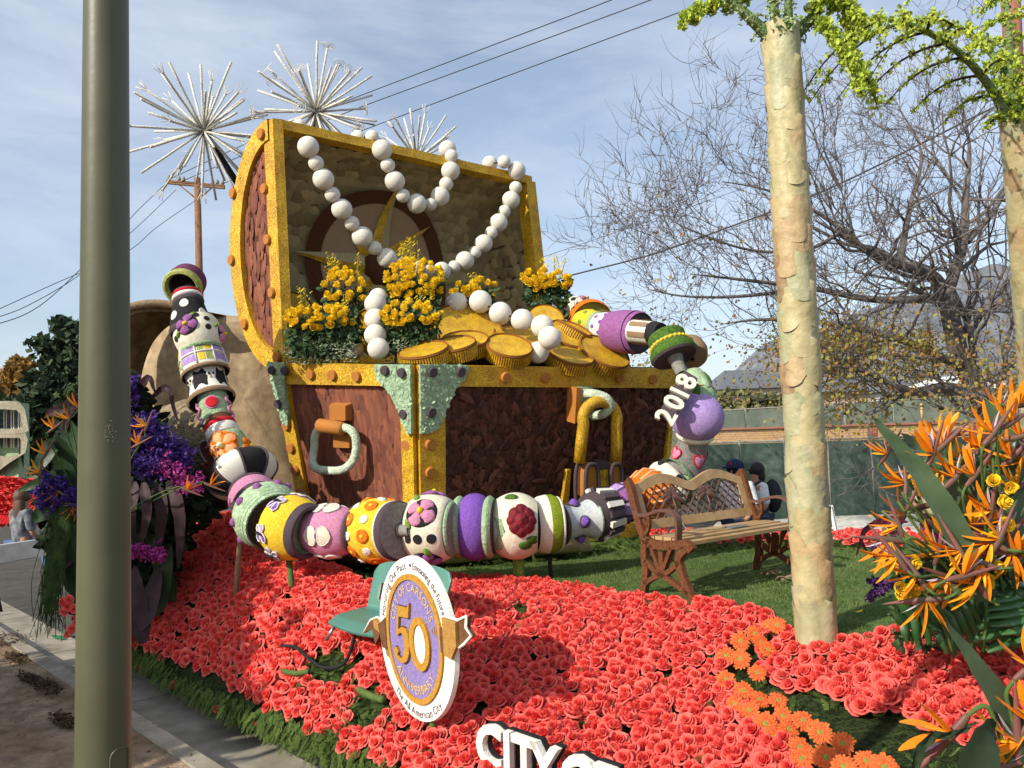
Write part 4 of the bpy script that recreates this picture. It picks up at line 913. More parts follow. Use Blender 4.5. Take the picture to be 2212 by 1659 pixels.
B_ = Bead('ornament_bead', 'big black and white segmented beach ball bead at the bend of the chain', (505, 983), (541, 1066), 7.4, 7.2)
prof = [(i / 16, max(4, 76 * math.sin(math.pi * min(max(i / 16, .03), .97)) ** .62)) for i in range(17)]; B_.prof = prof
for g in range(8):
    b = MB(); w0 = rad(-100 + 45 * g); b.grid(lambda s, t: B_.sp(.02 + .96 * s, w0 + rad(45) * t, 0), 18, 6); mk('segment', b, (white, charc)[g % 2], B_.t)
    b = MB(); b.tube([B_.sp(.03 + .94 * i / 16, w0, .004) for i in range(17)], .012, 6); mk('seam', b, slate, B_.t)
B_ = Bead('ornament_bead', 'thin rust disc bead with orange diamonds beside the beach ball bead', (533, 1045), (545, 1060), 7.2, 7.1)
B_.seg('rim', copper, tor(0, .5, 33, 2)); B_.seg('face', brownm, [(.5, 33), (.8, 27), (1, 0)]); 
# --- lower row, from the left
B_ = Bead('ornament_bead', 'plain pink wheel bead at the left end of the lower row', (540, 1062), (558, 1092), 7.15, 6.95)
B_.seg('back_rim', slate, tor(0, .2, 47, 3)); B_.seg('body', pinkm, dome(.2, .75, 49, 54)); B_.seg('front_rim', slate, tor(.75, 1.0, 50, 3)); B_.seg('face', charc, [(1, 50), (1.0, 5)], main=False)
B_ = Bead('ornament_bead', 'green scaly ring bead with mauve balls in the lower row', (560, 1096), (596, 1130), 7.0, 6.75)
B_.seg('rim', slate, tor(0, .12, 55, 3)); B_.seg('body', sage, [(.08, 56)] + [(.08 + .84 * i / 10, 58 + 13 * math.sin(math.pi * i / 10) ** .7) for i in range(1, 10)] + [(.92, 60)]); B_.seg('face', charc, [(.92, 60), (.95, 10)], main=False)
ms = []; tt = []
for i in range(9):
    for j in range(44):
        t = .12 + .76 * (i + .5) / 9; w = 6.2832 * (j + (i % 2) * .5) / 44; p = B_.sp(t, w, .004); n_ = (B_.c * math.cos(w) + B_.e * math.sin(w) + B_.ax * (.35 * (t - .5) * 3)).normalized(); ms.append(frame(n_ + B_.ax * -.10, x=B_.ax, s=.066, loc=p, spin=R.uniform(-.3, .3))); tt.append(R.random())
scatter('sage_scales', [round_mb(7)], ms, tt, M('sage_scale', (.27, .38, .22), (.42, .54, .36), tint=True, rough=.8, bump=0), B_.t, kind='stuff')
for a in (-60, -22, 14, 52, 90, 128, 166, 204, 242, 280):
    b = MB(); b.sphere(B_.sp(.45, rad(a), .0), .040, 12, 8); mk('mauve_ball', b, mauve, B_.t)
B_ = Bead('ornament_bead', 'yellow bead with purple butterflies and a dark open end in the lower row', (600, 1132), (672, 1150), 6.8, 6.6)
B_.seg('body', yellowm, [(0, 8), (.02, 50)] + [(.05 + .75 * i / 10, 56 + 14 * math.sin(math.pi * (.1 + .8 * i / 10))) for i in range(11)]); B_.seg('rim', slate, [(.8, 60), (.92, 60), (.99, 56), (1.0, 50), (.95, 46)]); B_.seg('inside', sage, [(.95, 46), (.75, 42), (.7, 5)], main=False)
for a, t, rt in ((-38, .36, 20), (22, .22, -10), (62, .42, 30), (-95, .4, 0), (125, .4, 0), (180, .3, 0), (235, .4, 0)):
    for sx, sy, sz in ((-1, 1, 15), (1, 1, 15), (-1, -1, 12), (1, -1, 12)):
        ol = [(0, 0), (sx * .35 * sz, sy * 1.25 * sz), (sx * 1.0 * sz, sy * 1.35 * sz), (sx * 1.25 * sz, sy * .7 * sz), (sx * .8 * sz, sy * .1 * sz)]
        B_.patch('butterfly_wing', purple if sz == 15 else lilac, t, a, ol, .014, rot=rt, edge=(white, 1.6), smooth=False)
    b = MB(); b.tube([B_.sp(t - .13 + i * .26 / 3, rad(a + (i - 1.5) * 0), .03) for i in range(4)], [.006, .012, .012, .005], 6); mk('butterfly_body', b, charc, B_.t)
B_ = Bead('ornament_bead', 'pink bead with cream heart shapes in the lower row', (668, 1146), (774, 1148), 6.75, 6.6)
B_.seg('body', pinkm, [(0, 8), (.01, 36)] + [(.04 + .8 * i / 10, 42 + 15 * math.sin(math.pi * (.08 + .84 * i / 10))) for i in range(11)] + [(.86, 42)]); B_.seg('rim', slate, tor(.84, .95, 40, 5)); B_.seg('face', greym, [(.95, 40), (.93, 8)], main=False)
for a in (-62, 12, 84, 156, 228):
    for sx in (-1, 1):
        ol = [(sx * 1.5, -10), (sx * 6, -17), (sx * 14, -21), (sx * 22, -18), (sx * 29, -9), (sx * 32, 2), (sx * 27, 12), (sx * 18, 19), (sx * 10, 20), (sx * 5, 16), (sx * 1.5, 8), (sx * 4, 0)]
        B_.patch('heart_lobe', cream, .44, a, ol, .010, edge=(white, 1.3))
B_ = Bead('ornament_bead', 'yellow drum bead with orange and white rings and a grey end in the lower row', (776, 1146), (874, 1146), 6.75, 6.45)
B_.seg('shaft', greym, [(0, 18), (.05, 18)]); B_.seg('back_rim', slate, tor(.02, .09, 58, 3)); B_.seg('body', yellowm, dome(.09, .74, 60, 70)); B_.seg('white_line', white, tor(.74, .78, 61, 2)); B_.seg('front_rim', slate, [(.78, 62), (.87, 63), (.90, 59)]); B_.seg('end_disc', greym, [(.90, 59), (.905, 16)], main=False); B_.seg('axle', greym, [(.905, 14), (.99, 12), (1.12, 12)], main=False)
for i in range(12):
    a = -80 + 30 * i
    for j in range(2):
        m_ = (orangem, white)[(i + j) % 2]; rr_ = 14 if m_ is orangem else 9
        o = B_.dot(m_, .26 + .32 * j, a + (0 if j else 0), rr_, .012, 'orange_ring' if m_ is orangem else 'white_ring', dome=.002); B_.dot(yellowm if m_ is orangem else cream, .26 + .32 * j, a, rr_ * .28, .016, 'ring_eye', dome=.003)
B_ = Bead('ornament_bead', 'ivory barrel bead with pink flowers and a row of black dots above the oval sign', (882, 1142), (982, 1142), 6.7, 6.6)
B_.seg('back_rim', sage, tor(0, .1, 52, 4)); B_.seg('body', ivory, [(.08, 56)] + [(.1 + .8 * i / 10, 60 + 15 * math.sin(math.pi * (.04 + .92 * i / 10)) ** .8) for i in range(11)] + [(.92, 58)]); B_.seg('front_rim', sage, tor(.9, 1.0, 54, 4)); B_.seg('face', greym, [(1, 54), (1, 6)], main=False)
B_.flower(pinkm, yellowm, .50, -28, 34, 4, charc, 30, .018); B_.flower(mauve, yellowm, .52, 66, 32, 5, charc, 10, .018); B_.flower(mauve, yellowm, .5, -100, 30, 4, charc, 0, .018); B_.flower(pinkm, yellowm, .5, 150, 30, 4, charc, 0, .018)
for t in (.22, .46, .74): B_.dot(charc, t, 17, 10, .006, 'black_dot')
for t, a in ((.25, -8), (.62, 40), (.28, -64)): B_.patch('leaf', leafg, t, a, [(12 * math.cos(w), 6 * math.sin(w)) for w in [6.2832 * i / 12 for i in range(12)]], .014, dome=.02, rot=60)
B_ = Bead('ornament_bead', 'violet drum bead with pale green rims in the lower row', (980, 1138), (1070, 1138), 6.8, 6.75)
B_.seg('shaft', greym, [(-.05, 11), (.05, 11)]); B_.seg('left_disc', slate, [(.05, 12), (.05, 58)]); B_.seg('left_rim', sage, tor(.03, .26, 59, 8)); B_.seg('body', purple, dome(.24, .78, 62, 72, 8, .6)); B_.seg('right_rim', sage, tor(.76, .98, 59, 8)); B_.seg('right_disc', slate, [(.98, 58), (1, 8)])
B_ = Bead('ornament_bead', 'ivory ball bead with a dark red rose in the lower row', (1064, 1136), (1164, 1136), 6.85, 6.85)
B_.seg('body', ivory, [(0, 8), (.01, 40)] + [(.02 + .94 * i / 12, 46 + 26 * math.sin(math.pi * (.06 + .86 * i / 12)) ** .8) for i in range(13)] + [(.98, 10)])
B_.patch('sage_swirl', sage, .17, 18, [(-12, -40), (2, -34), (10, -10), (4, 30), (-4, 46), (-14, 30)], .006)
for (dx_, dy_, rr_, hh) in ((0, 0, 19, .04), (13, -14, 15, .03), (-13, -12, 15, .03), (0, -22, 14, .03), (-12, 14, 15, .03), (13, 14, 15, .03), (0, 24, 13, .028), (20, 0, 12, .028), (-20, 2, 12, .028)):
    B_.patch('rose_petal', maroon, .62 + dx_ / 100, -10 + dy_ / 72 * 57, [(rr_ * math.cos(w), rr_ * math.sin(w)) for w in [6.2832 * i / 14 for i in range(14)]], hh * .4, dome=hh)
for t, a in ((.4, -58), (.86, 28), (.7, 36)): B_.patch('leaf', mossg, t, a, [(15 * math.cos(w), 9 * math.sin(w)) for w in [6.2832 * i / 12 for i in range(12)]], .01, dome=.01, rot=20)
B_ = Bead('ornament_bead', 'cream and olive green banded bead right of the rose bead', (1148, 1134), (1212, 1130), 6.95, 7.0)
B_.seg('dark_end', charc, [(0, 30), (.05, 52), (.12, 54)]); B_.seg('cream_band', cream, [(.12, 55), (.25, 60), (.5, 63)]); B_.seg('green_band', M('olive_crush', (.18, .24, .01), (.25, .32, .03), rough=.95, ns=40, bump=.9, bs=180), [(.5, 63), (.7, 63), (.86, 58)]); B_.seg('end_rim', cream, tor(.86, .97, 55, 3)); B_.seg('end_face', charc, [(.97, 54), (1, 8)])
B_ = Bead('ornament_bead', 'waisted pale grey spool bead with purple half balls', (1206, 1132), (1284, 1118), 7.0, 7.15)
B_.seg('left_rim', slate, tor(0, .1, 44, 3)); B_.seg('body', M('pale_blue_grey', (.42, .45, .46), (.5, .53, .53), rough=.7, ns=10), [(.1, 42), (.3, 36), (.5, 34), (.7, 36), (.88, 42), (.94, 45)]); B_.seg('right_rim', sage, tor(.93, 1.0, 43, 2)); B_.seg('end_face', slate, [(1, 42), (1, 8)])
for t, a in ((.45, -75), (.5, 8), (.5, 85), (.5, 175)): B_.dot(purple, t, a, 11, .012, 'purple_ball', dome=.05, edge=(slate, 2))
B_ = Bead('ornament_bead', 'dark grey fluted gear bead with white bars next to the bench', (1270, 1116), (1328, 1103), 7.15, 7.3)
B_.seg('body', slate, [(0, 10), (.01, 46), (.3, 51), (.85, 47), (.95, 40), (1, 8)])
for i in range(16):
    w = 6.2832 * (i + .35) / 16; b = MB()
    def q3(t, d, h): return B_.sp(t, w + d, h)
    b.box8([q3(.30, -.11, 0), q3(.88, -.11, 0), q3(.88, .11, 0), q3(.30, .11, 0), q3(.30, -.11, .035), q3(.88, -.11, .035), q3(.88, .11, .035), q3(.30, .11, .035)]); mk('flute', b, white if i % 2 else slate, B_.t, smooth=False)
B_ = Bead('ornament_bead', 'dark faceted bead with lilac panels behind the bench end', (1318, 1094), (1372, 1080), 7.3, 7.45)
o = B_.seg('body', slate, [(0, 8), (.02, 34), (.5, 46), (.95, 34), (1, 8)], n=8)
for i in range(8):
    for t in (.28, .72): B_.patch('facet', (lilac, mauve)[i % 2], t, 22 + 45 * i, [(-9, -13), (9, -13), (9, 13), (-9, 13)], .006, smooth=False)
# --- beads behind the bench and up the right side
B_ = Bead('ornament_bead', 'orange ribbed bead seen through the bench lattice', (1378, 1076), (1424, 1060), 7.55, 7.7)
B_.seg('body', orangem, [(0, 8), (.02, 44), (.5, 56), (.97, 46), (1, 8)]); 
for i in range(14): b = MB(); b.tube([B_.sp(.03 + .94 * j / 6, 6.2832 * i / 14, .0) for j in range(7)], .014, 5); mk('rib', b, peach, B_.t)
B_ = Bead('ornament_bead', 'white and leaf green bead seen through the middle of the bench lattice', (1424, 1058), (1478, 1028), 7.7, 7.85)
B_.seg('body', ivory, dome(0, .6, 36, 56)); B_.seg('green_half', sage, [(.6, 54), (.8, 48), (1, 8)])
for a in (-60, 0, 60, 120): B_.dot(charc, .3, a, 9, .006, 'black_dot')
B_ = Bead('ornament_bead', 'grey cone bead with pink hearts rising above the bench back', (1482, 1010), (1501, 944), 7.85, 7.75)
B_.seg('base', sage, tor(-.25, 0, 36, 8)); B_.seg('body', M('seed_grey', (.17, .155, .145), (.22, .2, .19), rough=.85), [(0, 42), (.3, 37), (.7, 33), (1, 31)])
for a in (-52, 38, 130, 220):
    ol = [(-14, 0), (-6, -9), (4, -14), (11, -12), (13, -6), (9, 0), (13, 6), (11, 12), (4, 14), (-6, 9)]; B_.patch('pink_heart', pinkm, .45, a, [(x, y) for x, y in ol], .012, edge=(redm, 1.8), dome=.01)
B_ = Bead('ornament_bead', 'large lilac ball bead with a cream collar at the right corner of the chest', (1500, 950), (1511, 850), 7.75, 7.6)
B_.seg('collar', cream, tor(.0, .18, 32, 9)); B_.seg('ball', lilac, [(.10, 30)] + [(.5 - .5 * math.cos(w), max(8, 58 * math.sin(w))) for w in [math.pi * (.22 + .74 * i / 12) for i in range(13)]])
B_ = Bead('ornament_bead', 'green leaf covered cone bead between the lilac ball and the green hat bead', (1508, 872), (1498, 802), 7.75, 7.9)
B_.seg('body', sage, [(0, 40), (.3, 40), (.7, 30), (1, 18)]); B_.seg('seam', redm, tor(.3, .34, 39, 2))
for i in range(10): B_.patch('leaf', verd if i % 2 else mossg, .2 + .25 * (i % 3), 36 * i, [(16 * math.cos(w), 9 * math.sin(w)) for w in [6.2832 * k / 12 for k in range(12)]], .006, dome=.012)
B_ = Bead('ornament_bead', 'dark green hat shaped bead with a line of yellow buttons', (1436, 722), (1462, 782), 8.1, 7.95)
B_.seg('crown', mossg, [(0, 5), (.02, 38), (.1, 42), (.28, 41), (.34, 40)]); B_.seg('band', limem, [(.34, 41), (.46, 41)]); B_.seg('brim', mossg, [(.46, 43), (.6, 50), (.74, 52), (.8, 50)]); B_.seg('brim_edge', slate, [(.8, 50), (.86, 47), (.84, 18)]); B_.seg('spout', greym, [(.84, 18), (1.0, 15), (1.4, 12)], main=False)
for i in range(26): w = 6.2832 * i / 26; b = MB(); b.sphere(B_.sp(.40, w, .006), .019, 8, 6); mk('yellow_button', b, yellowm, B_.t)
B_ = Bead('ornament_bead', 'brown wood slice bead sticking out behind the green hat bead', (1486, 748), (1496, 776), 8.3, 8.15)
B_.seg('body', tanrim, [(0, 5), (.02, 34), (.5, 38), (.9, 34), (1, 5)])
B_ = Bead('ornament_bead', 'white and brown striped cylinder bead with a black end', (1368, 716), (1428, 722), 8.6, 8.3)
B_.seg('body', cream, [(0, 26), (.1, 26), (.7, 26)]); B_.seg('black_end', charc, [(.7, 26), (.75, 27), (1.0, 24), (1.02, 5)])
for i in range(7): w0 = 6.2832 * i / 7; b = MB(); b.grid(lambda s, t: B_.sp(.08 + .62 * s, w0 + .42 * t, .010), 2, 4); mk('brown_stripe', b, tanrim, B_.t)
B_ = Bead('ornament_bead', 'mauve purple drum bead with a grey end right of the coins', (1322, 714), (1384, 719), 9.1, 8.75)
B_.seg('body', mauve, [(0, 8), (.01, 42), (.4, 47), (.85, 47)]); B_.seg('rim', mauve, tor(.82, 1.0, 43, 3)); B_.seg('end_face', slate, [(.96, 42), (.92, 5)], main=False)
B_ = Bead('ornament_bead', 'white bead with purple spots between pale green rims', (1290, 706), (1332, 712), 9.4, 9.15)
B_.seg('left_rim', sage, tor(-.1, .1, 31, 3)); B_.seg('body', white, dome(.08, .86, 30, 34)); B_.seg('right_rim', sage, tor(.84, 1, 31, 3))
for i in range(9):
    for j in range(2): B_.dot(purple, .3 + .35 * j, 40 * i + 20 * j, 5.5, .006, 'purple_spot', el=.8)
B_ = Bead('ornament_bead', 'yellow bead with small green dots under the orange arched disc', (1250, 694), (1296, 706), 9.7, 9.45)
B_.seg('body', yellowm, dome(0, 1, 22, 32))
for i in range(8): B_.dot(leafg, .5, 45 * i, 5, .006, 'green_dot')
B_ = Bead('ornament_bead', 'thin orange rimmed olive disc bead behind the yellow bead', (1270, 693), (1280, 698), 9.9, 9.7)
B_.seg('rim', orangem, tor(0, 1, 46, 4)); B_.seg('face', M('olive_disc', (.25, .2, .04)), [(.8, 46), (.75, 0)], main=False)
B_ = Bead('ornament_bead', 'ivory bead with pink flowers, farthest at the top right of the chain', (1240, 650), (1256, 690), 10.3, 10.1)
B_.seg('body', ivory, dome(0, 1, 16, 32)); B_.flower(pinkm, yellowm, .35, -60, 16, 4, charc); B_.flower(pinkm, yellowm, .35, 60, 16, 4, charc); B_.dot(charc, .35, 0, 6, .006, 'black_dot')
# cable through the beads
b = MB(); b.tube(spline([P(540, 1062, 7.15), P(640, 1140, 6.75), P(800, 1147, 6.65), P(1000, 1140, 6.75), P(1200, 1132, 7.0), P(1340, 1092, 7.4), P(1470, 1035, 7.8), P(1500, 950, 7.75), P(1508, 860, 7.7), P(1470, 790, 8.0)], 6), .045, 8); tag(mk('bead_rod', b, greym), 'grey rod threading the lower row of beads past the bench', 'rod')
b = MB(); b.tube(spline([P(410, 610, 8.2), P(412, 700, 7.9), P(438, 790, 7.8), P(462, 870, 7.6), P(490, 960, 7.4), P(525, 1030, 7.3), P(545, 1070, 7.1)], 6), .05, 8); tag(mk('bead_rod', b, slate), 'dark rod threading the left column of beads', 'rod')
# supports
for lab, pa, pb, r_, m_ in (('pale wooden stake propping the pink wheel bead', P(522, 1128, 7.15), P(506, 1256, 7.0), .024, tanrim), ('green pipe holding up the butterfly bead', P(624, 1208, 6.7), P(632, 1264, 6.6), .026, stemg), ('green block propping the rose bead over the lawn', P(1119, 1205, 6.9), P(1122, 1236, 6.9), .05, leafg), ('thin dark rod under the olive banded bead', P(1186, 1190, 7.0), P(1190, 1235, 6.95), .018, charc)):
    b = MB(); pb.z = min(pb.z, bz(pb.x, pb.y) if pb.x < .2 else LAWNZ); b.tube([pa, pb + Vector((0, 0, -.03))], r_, 10); tag(mk('bead_support', b, m_), lab, 'support')
b = MB(); b.prism([P(441, 860, 7.75), P(446, 860, 7.75), P(431, 790, 7.85), P(426, 790, 7.85)], (0, .03, 0)); tag(mk('ribbon_strip', b, redm, smooth=False), 'narrow red ribbon strip hanging beside the window pane bead', 'ribbon')
# 2018 plate
pl = thing('year_plate', 'grey plate with raised cream digits 2018 leaning on the lilac ball bead', 'sign', P(1462, 850, 7.4))
e1 = ((P(1493, 800, 7.55) - P(1433, 905, 7.35))).normalized(); nrmP = (CB + CR * -.35).normalized(); nrmP = (nrmP - e1 * nrmP.dot(e1)).normalized(); e2 = nrmP.cross(e1)
o0 = P(1438, 908, 7.38); k = 7.4 / F
def pp(x, y, h=0): return o0 + e1 * (x * k) + e2 * (y * k) + nrmP * h
b = MB(); b.prism([pp(-4, -15), pp(118, -17), pp(122, 17), pp(0, 20)], nrmP * .06); mk('backing', b, slate, pl, smooth=False)
def put_text(mb, txt, fn, size, start=0, track=1.0, bold=0.0, depth=0):
    x = start
    for ch in txt:
        vs, fs, adv = glyph(ch)
        if vs:
            lay = [[fn(x + v.x * size, v.y * size, depth) for v in vs]]
            mb.add(lay[0], fs)
        x += adv * size * track
    return x
def text_solid(mb, txt, fn, size, h0, h1, start=0, track=1.0, sx=1.0, fat=0.0):
    """raised letters with sides"""
    x = start
    for ch in txt:
        vs, fs, adv = glyph(ch)
        if vs:
            cnt = {}
            for f in fs:
                for i in range(len(f)):
                    e = (f[i], f[(i + 1) % len(f)]); cnt[e] = 1
            bd = [e for e in cnt if (e[1], e[0]) not in cnt]
            pv = [Vector((v.x, v.y, 0)) for v in vs]
            if fat:
                nv = {}
                for a_, c_ in bd:
                    d_ = (pv[c_] - pv[a_]); nn_ = Vector((d_.y, -d_.x, 0)); 
                    if nn_.length > 0: nn_.normalize()
                    for q_ in (a_, c_): nv[q_] = nv.get(q_, Vector()) + nn_
                for q_, w_ in nv.items():
                    if w_.length > 0: pv[q_] = pv[q_] + w_.normalized() * fat
            n_ = len(vs); P0 = [fn((x + v.x * size * sx), v.y * size, h0) for v in pv]; P1 = [fn((x + v.x * size * sx), v.y * size, h1) for v in pv]
            mb.add(P1 + P0, list(fs) + [(b_, a_, n_ + a_, n_ + b_) for a_, b_ in bd])
        x += adv * size * track * sx
    return x
x = -4
for i, ch in enumerate('2018'):
    b = MB(); vs, fs, adv = glyph(ch); text_solid(b, ch, lambda a_, c_, h: pp(a_, c_ - 20, h), 61, .06, .10, start=(-14, 24, 61, 82)[i], sx=.95, fat=.03); mk('digit', b, cream, pl, smooth=False)
# ================================================================ OVAL SIGN
sg = thing('anniversary_sign', 'tilted oval anniversary sign in white, gold and purple among the coral roses', 'sign', P(900, 1560, 4.6))
sc_c = P(896, 1379, 4.6); s1 = Vector((.633, -.775, 0)); s2 = Vector((-.035, 0, 1)).normalized(); s1 = (s1 - s2 * s1.dot(s2)).normalized(); s3 = s1.cross(s2)
if s3.dot(CAMP - sc_c) < 0: s3 = -s3
HW, HH = .398, .462
def sp_(x, y, h=0): return sc_c + s1 * x + s2 * y + s3 * h
def oval(mb, rx, ry, h0, h1, N=72, bev=0):
    p0 = [sp_(rx * math.cos(6.2832 * i / N), ry * math.sin(6.2832 * i / N), h0) for i in range(N)]; p1 = [sp_((rx - bev) * math.cos(6.2832 * i / N), (ry - bev) * math.sin(6.2832 * i / N), h1) for i in range(N)]
    mb.add(p0 + p1, [tuple(range(N, 2 * N)), tuple(range(N - 1, -1, -1))] + [(i, (i + 1) % N, N + (i + 1) % N, N + i) for i in range(N)])
def ringo(mb, rx, ry, qx, qy, h, N=72, cx_=0, cy_=0, h0=0, rot=0):
    ou = [sp_(cx_ + rx * math.cos(6.2832 * i / N), cy_ + ry * math.sin(6.2832 * i / N), h) for i in range(N)]; inn = [sp_(cx_ + qx * math.cos(6.2832 * i / N), cy_ + qy * math.sin(6.2832 * i / N), h) for i in range(N)]
    ob = [p - s3 * (h - h0) for p in ou]; ib = [p - s3 * (h - h0) for p in inn]
    mb.add(ou + inn + ob + ib, [(i, (i + 1) % N, N + (i + 1) % N, N + i) for i in range(N)] + [(2 * N + i, 2 * N + (i + 1) % N, (i + 1) % N, i) for i in range(N)] + [(N + i, N + (i + 1) % N, 3 * N + (i + 1) % N, 3 * N + i) for i in range(N)])
whm = M('coconut_white', (.80, .78, .70), rough=.9, ns=60, amt=.1, bump=.6, bs=160)
goldflat = M('mustard_seed', (.42, .21, .03), (.5, .27, .05), rough=.85, ns=50, bump=.5, bs=200)
lilflat = M('statice_lilac', (.21, .16, .38), (.27, .22, .46), rough=.9, ns=60, amt=.25, bump=.5, bs=200)
b = MB(); oval(b, HW, HH, -.028, 0, bev=.006); mk('board', b, whm, sg, smooth=False)
ix, iy = HW * .745, HH * .785
b = MB(); oval(b, ix - .01, iy - .01, 0, .006); mk('lilac_field', b, lilflat, sg, smooth=False)
b = MB(); ringo(b, ix, iy, ix - .032, iy - .032, .014); mk('gold_ring', b, goldflat, sg, smooth=False)
def arc_text(name, txt, m, rx, ry, a0, a1, size, h, inward=False, sx=1.0):
    """letters along an ellipse, spread evenly by arc length between the angles a0 and a1"""
    N = 240; ang = [rad(a0 + (a1 - a0) * i / N) for i in range(N + 1)]; cum = [0]
    for i in range(N): cum.append(cum[-1] + math.hypot(rx * (math.cos(ang[i + 1]) - math.cos(ang[i])), ry * (math.sin(ang[i + 1]) - math.sin(ang[i]))))
    adv = [glyph(c)[2] for c in txt]; tot = sum(adv); b = MB(); acc = 0; kx = cum[-1] / tot / size * .97
    for ch, ad in zip(txt, adv):
        vs, fs, _ = glyph(ch); q_ = (acc + ad / 2) / tot * cum[-1]; i = max(j for j in range(N + 1) if cum[j] <= q_); w = ang[min(i, N)]; px_, py_ = rx * math.cos(w), ry * math.sin(w)
        nx, ny = math.cos(w) / rx, math.sin(w) / ry; ln = math.hypot(nx, ny); nx /= ln; ny /= ln
        if inward: nx, ny = -nx, -ny
        tx, ty = ny, -nx; cxm = ad / 2 - .045
        if vs: b.add([sp_(px_ + ((v.x - cxm) * tx * kx + (v.y - .36) * nx) * size, py_ + ((v.x - cxm) * ty * kx + (v.y - .36) * ny) * size, h) for v in vs], fs)
        acc += ad
    return mk(name, b, m, sg, smooth=False)
lett = M('lilac_lettering', (.07, .045, .10), rough=.9, bump=0); lettg = M('straw_lettering', (.62, .42, .20), rough=.9, bump=0)
mx_, my_ = (HW + ix) / 2, (HH + iy) / 2
arc_text('lettering', 'Honoring Our Past', lett, mx_, my_, 168, 98, .06, .003, sx=.85)
arc_text('lettering', 'Envisioning the Future', lett, mx_, my_, 86, 24, .06, .003, sx=.85)
b = MB(); b.disc(sp_(0, my_, .002), s3, .009, .003, 12); mk('bullet', b, lett, sg)
arc_text('lettering', 'The All American City', lett, mx_ + .002, my_ + .002, 229, 311, .062, .003, inward=True, sx=.85)
arc_text('lettering', "CITY OF CARSON'S", lettg, ix - .072, iy - .075, 163, 25, .066, .010, sx=.9)
arc_text('lettering', 'ANNIVERSARY', lettg, ix - .072, iy - .078, 217, 323, .066, .010, inward=True, sx=.95)
b = MB(); put_text(b, '1968 - 2018', lambda x, y, h: sp_(x * .85 - .088, y - .285 + (x - .09) ** 2 * .6, .010), .05); mk('lettering', b, lettg, sg, smooth=False)
b = MB(); ringo(b, .105, .148, .062, .107, .022, 48, .075, -.018, .006); mk('numeral_zero', b, goldflat, sg, smooth=False)
b = MB(); N = 40; b.add([sp_(.075 + .064 * math.cos(6.2832 * i / N), -.018 + .109 * math.sin(6.2832 * i / N), .012) for i in range(N)], [tuple(range(N))]); mk('zero_middle', b, whm, sg, smooth=False)
five = [(-.135, .172), (-.03, .172), (-.005, .195), (-.022, .115), (-.125, .112), (-.14, .035), (-.10, .055), (-.06, .05), (-.035, .02), (-.028, -.03), (-.035, -.085), (-.06, -.13), (-.10, -.152), (-.15, -.15), (-.19, -.125), (-.20, -.09), (-.185, -.07), (-.165, -.075), (-.155, -.095), (-.165, -.115), (-.135, -.128), (-.105, -.115), (-.085, -.075), (-.08, -.025), (-.09, .012), (-.115, .022), (-.165, -.005)]
b = MB(); b.prism([sp_(x, y, .007) for x, y in five], s3 * .017); mk('numeral_five', b, goldflat, sg, smooth=False)
b = MB(); b.prism([sp_(x - .008, y + .004, .0065) for x, y in five], s3 * .009); mk('numeral_edge', b, M('brown_seed', (.1, .045, .025)), sg, smooth=False)
b = MB(); put_text(b, 'th', lambda x, y, h: sp_(x + .188, y + .055, .010), .07); mk('lettering', b, goldflat, sg, smooth=False)
rib = M('ribbon_gold', (.36, .19, .05), (.42, .24, .07), rough=.9, ns=30, bump=.6, bs=120); ribd = M('ribbon_brown', (.13, .06, .03), (.17, .08, .04), rough=.9, ns=30, bump=.6, bs=120)
b = MB(); b.prism([sp_(*p, .004) for p in ((-.385, .03), (-.29, .085), (-.29, -.10), (-.345, -.10))], s3 * .014); mk('ribbon', b, ribd, sg, smooth=False)
b = MB(); b.prism([sp_(*p, -.03) for p in ((-.47, -.005), (-.385, -.03), (-.33, -.15), (-.29, -.16), (-.30, -.10), (-.36, -.07), (-.40, .03), (-.47, .05))], s3 * .03); mk('ribbon', b, rib, sg, smooth=False)
b = MB(); b.prism([sp_(*p, -.05) for p in ((-.47, .05), (-.56, .02), (-.66, -.07), (-.60, -.045), (-.55, -.03), (-.52, -.12), (-.47, -.07), (-.44, -.01), (-.42, .02))], s3 * .02); mk('ribbon', b, ribd, sg, smooth=False)
b = MB(); b.prism([sp_(*p, .004) for p in ((.285, .10), (.40, .12), (.40, -.03), (.285, -.03))], s3 * .014); mk('ribbon', b, ribd, sg, smooth=False)
b = MB(); b.prism([sp_(*p, .012) for p in ((.335, .165), (.46, .155), (.455, .03), (.40, -.045), (.335, -.035))], s3 * .02); mk('ribbon', b, rib, sg, smooth=False)
b = MB(); b.prism([sp_(*p, -.02) for p in ((.45, .15), (.54, .19), (.525, .13), (.57, .10), (.50, .05), (.455, .03))], s3 * .03); mk('ribbon', b, ribd, sg, smooth=False)
b = MB(); b.tube([sp_(*p, .012) for p in ((.335, .17), (.46, .163), (.54, .195), (.527, .135), (.572, .10), (.50, .045), (.455, .02))], .009, 6); mk('ribbon_edge', b, whm, sg)
b = MB(); b.tube([sp_(*p, -.03) for p in ((-.385, .035), (-.47, .055), (-.56, .025), (-.66, -.07))], .007, 6); mk('ribbon_edge', b, whm, sg)
for x in (-.05, .075):
    b = MB(); b.tube([sp_(x, -.40, -.03), sp_(x + .02, -.64, -.03)], .016, 10); mk('leg', b, stemg, sg)
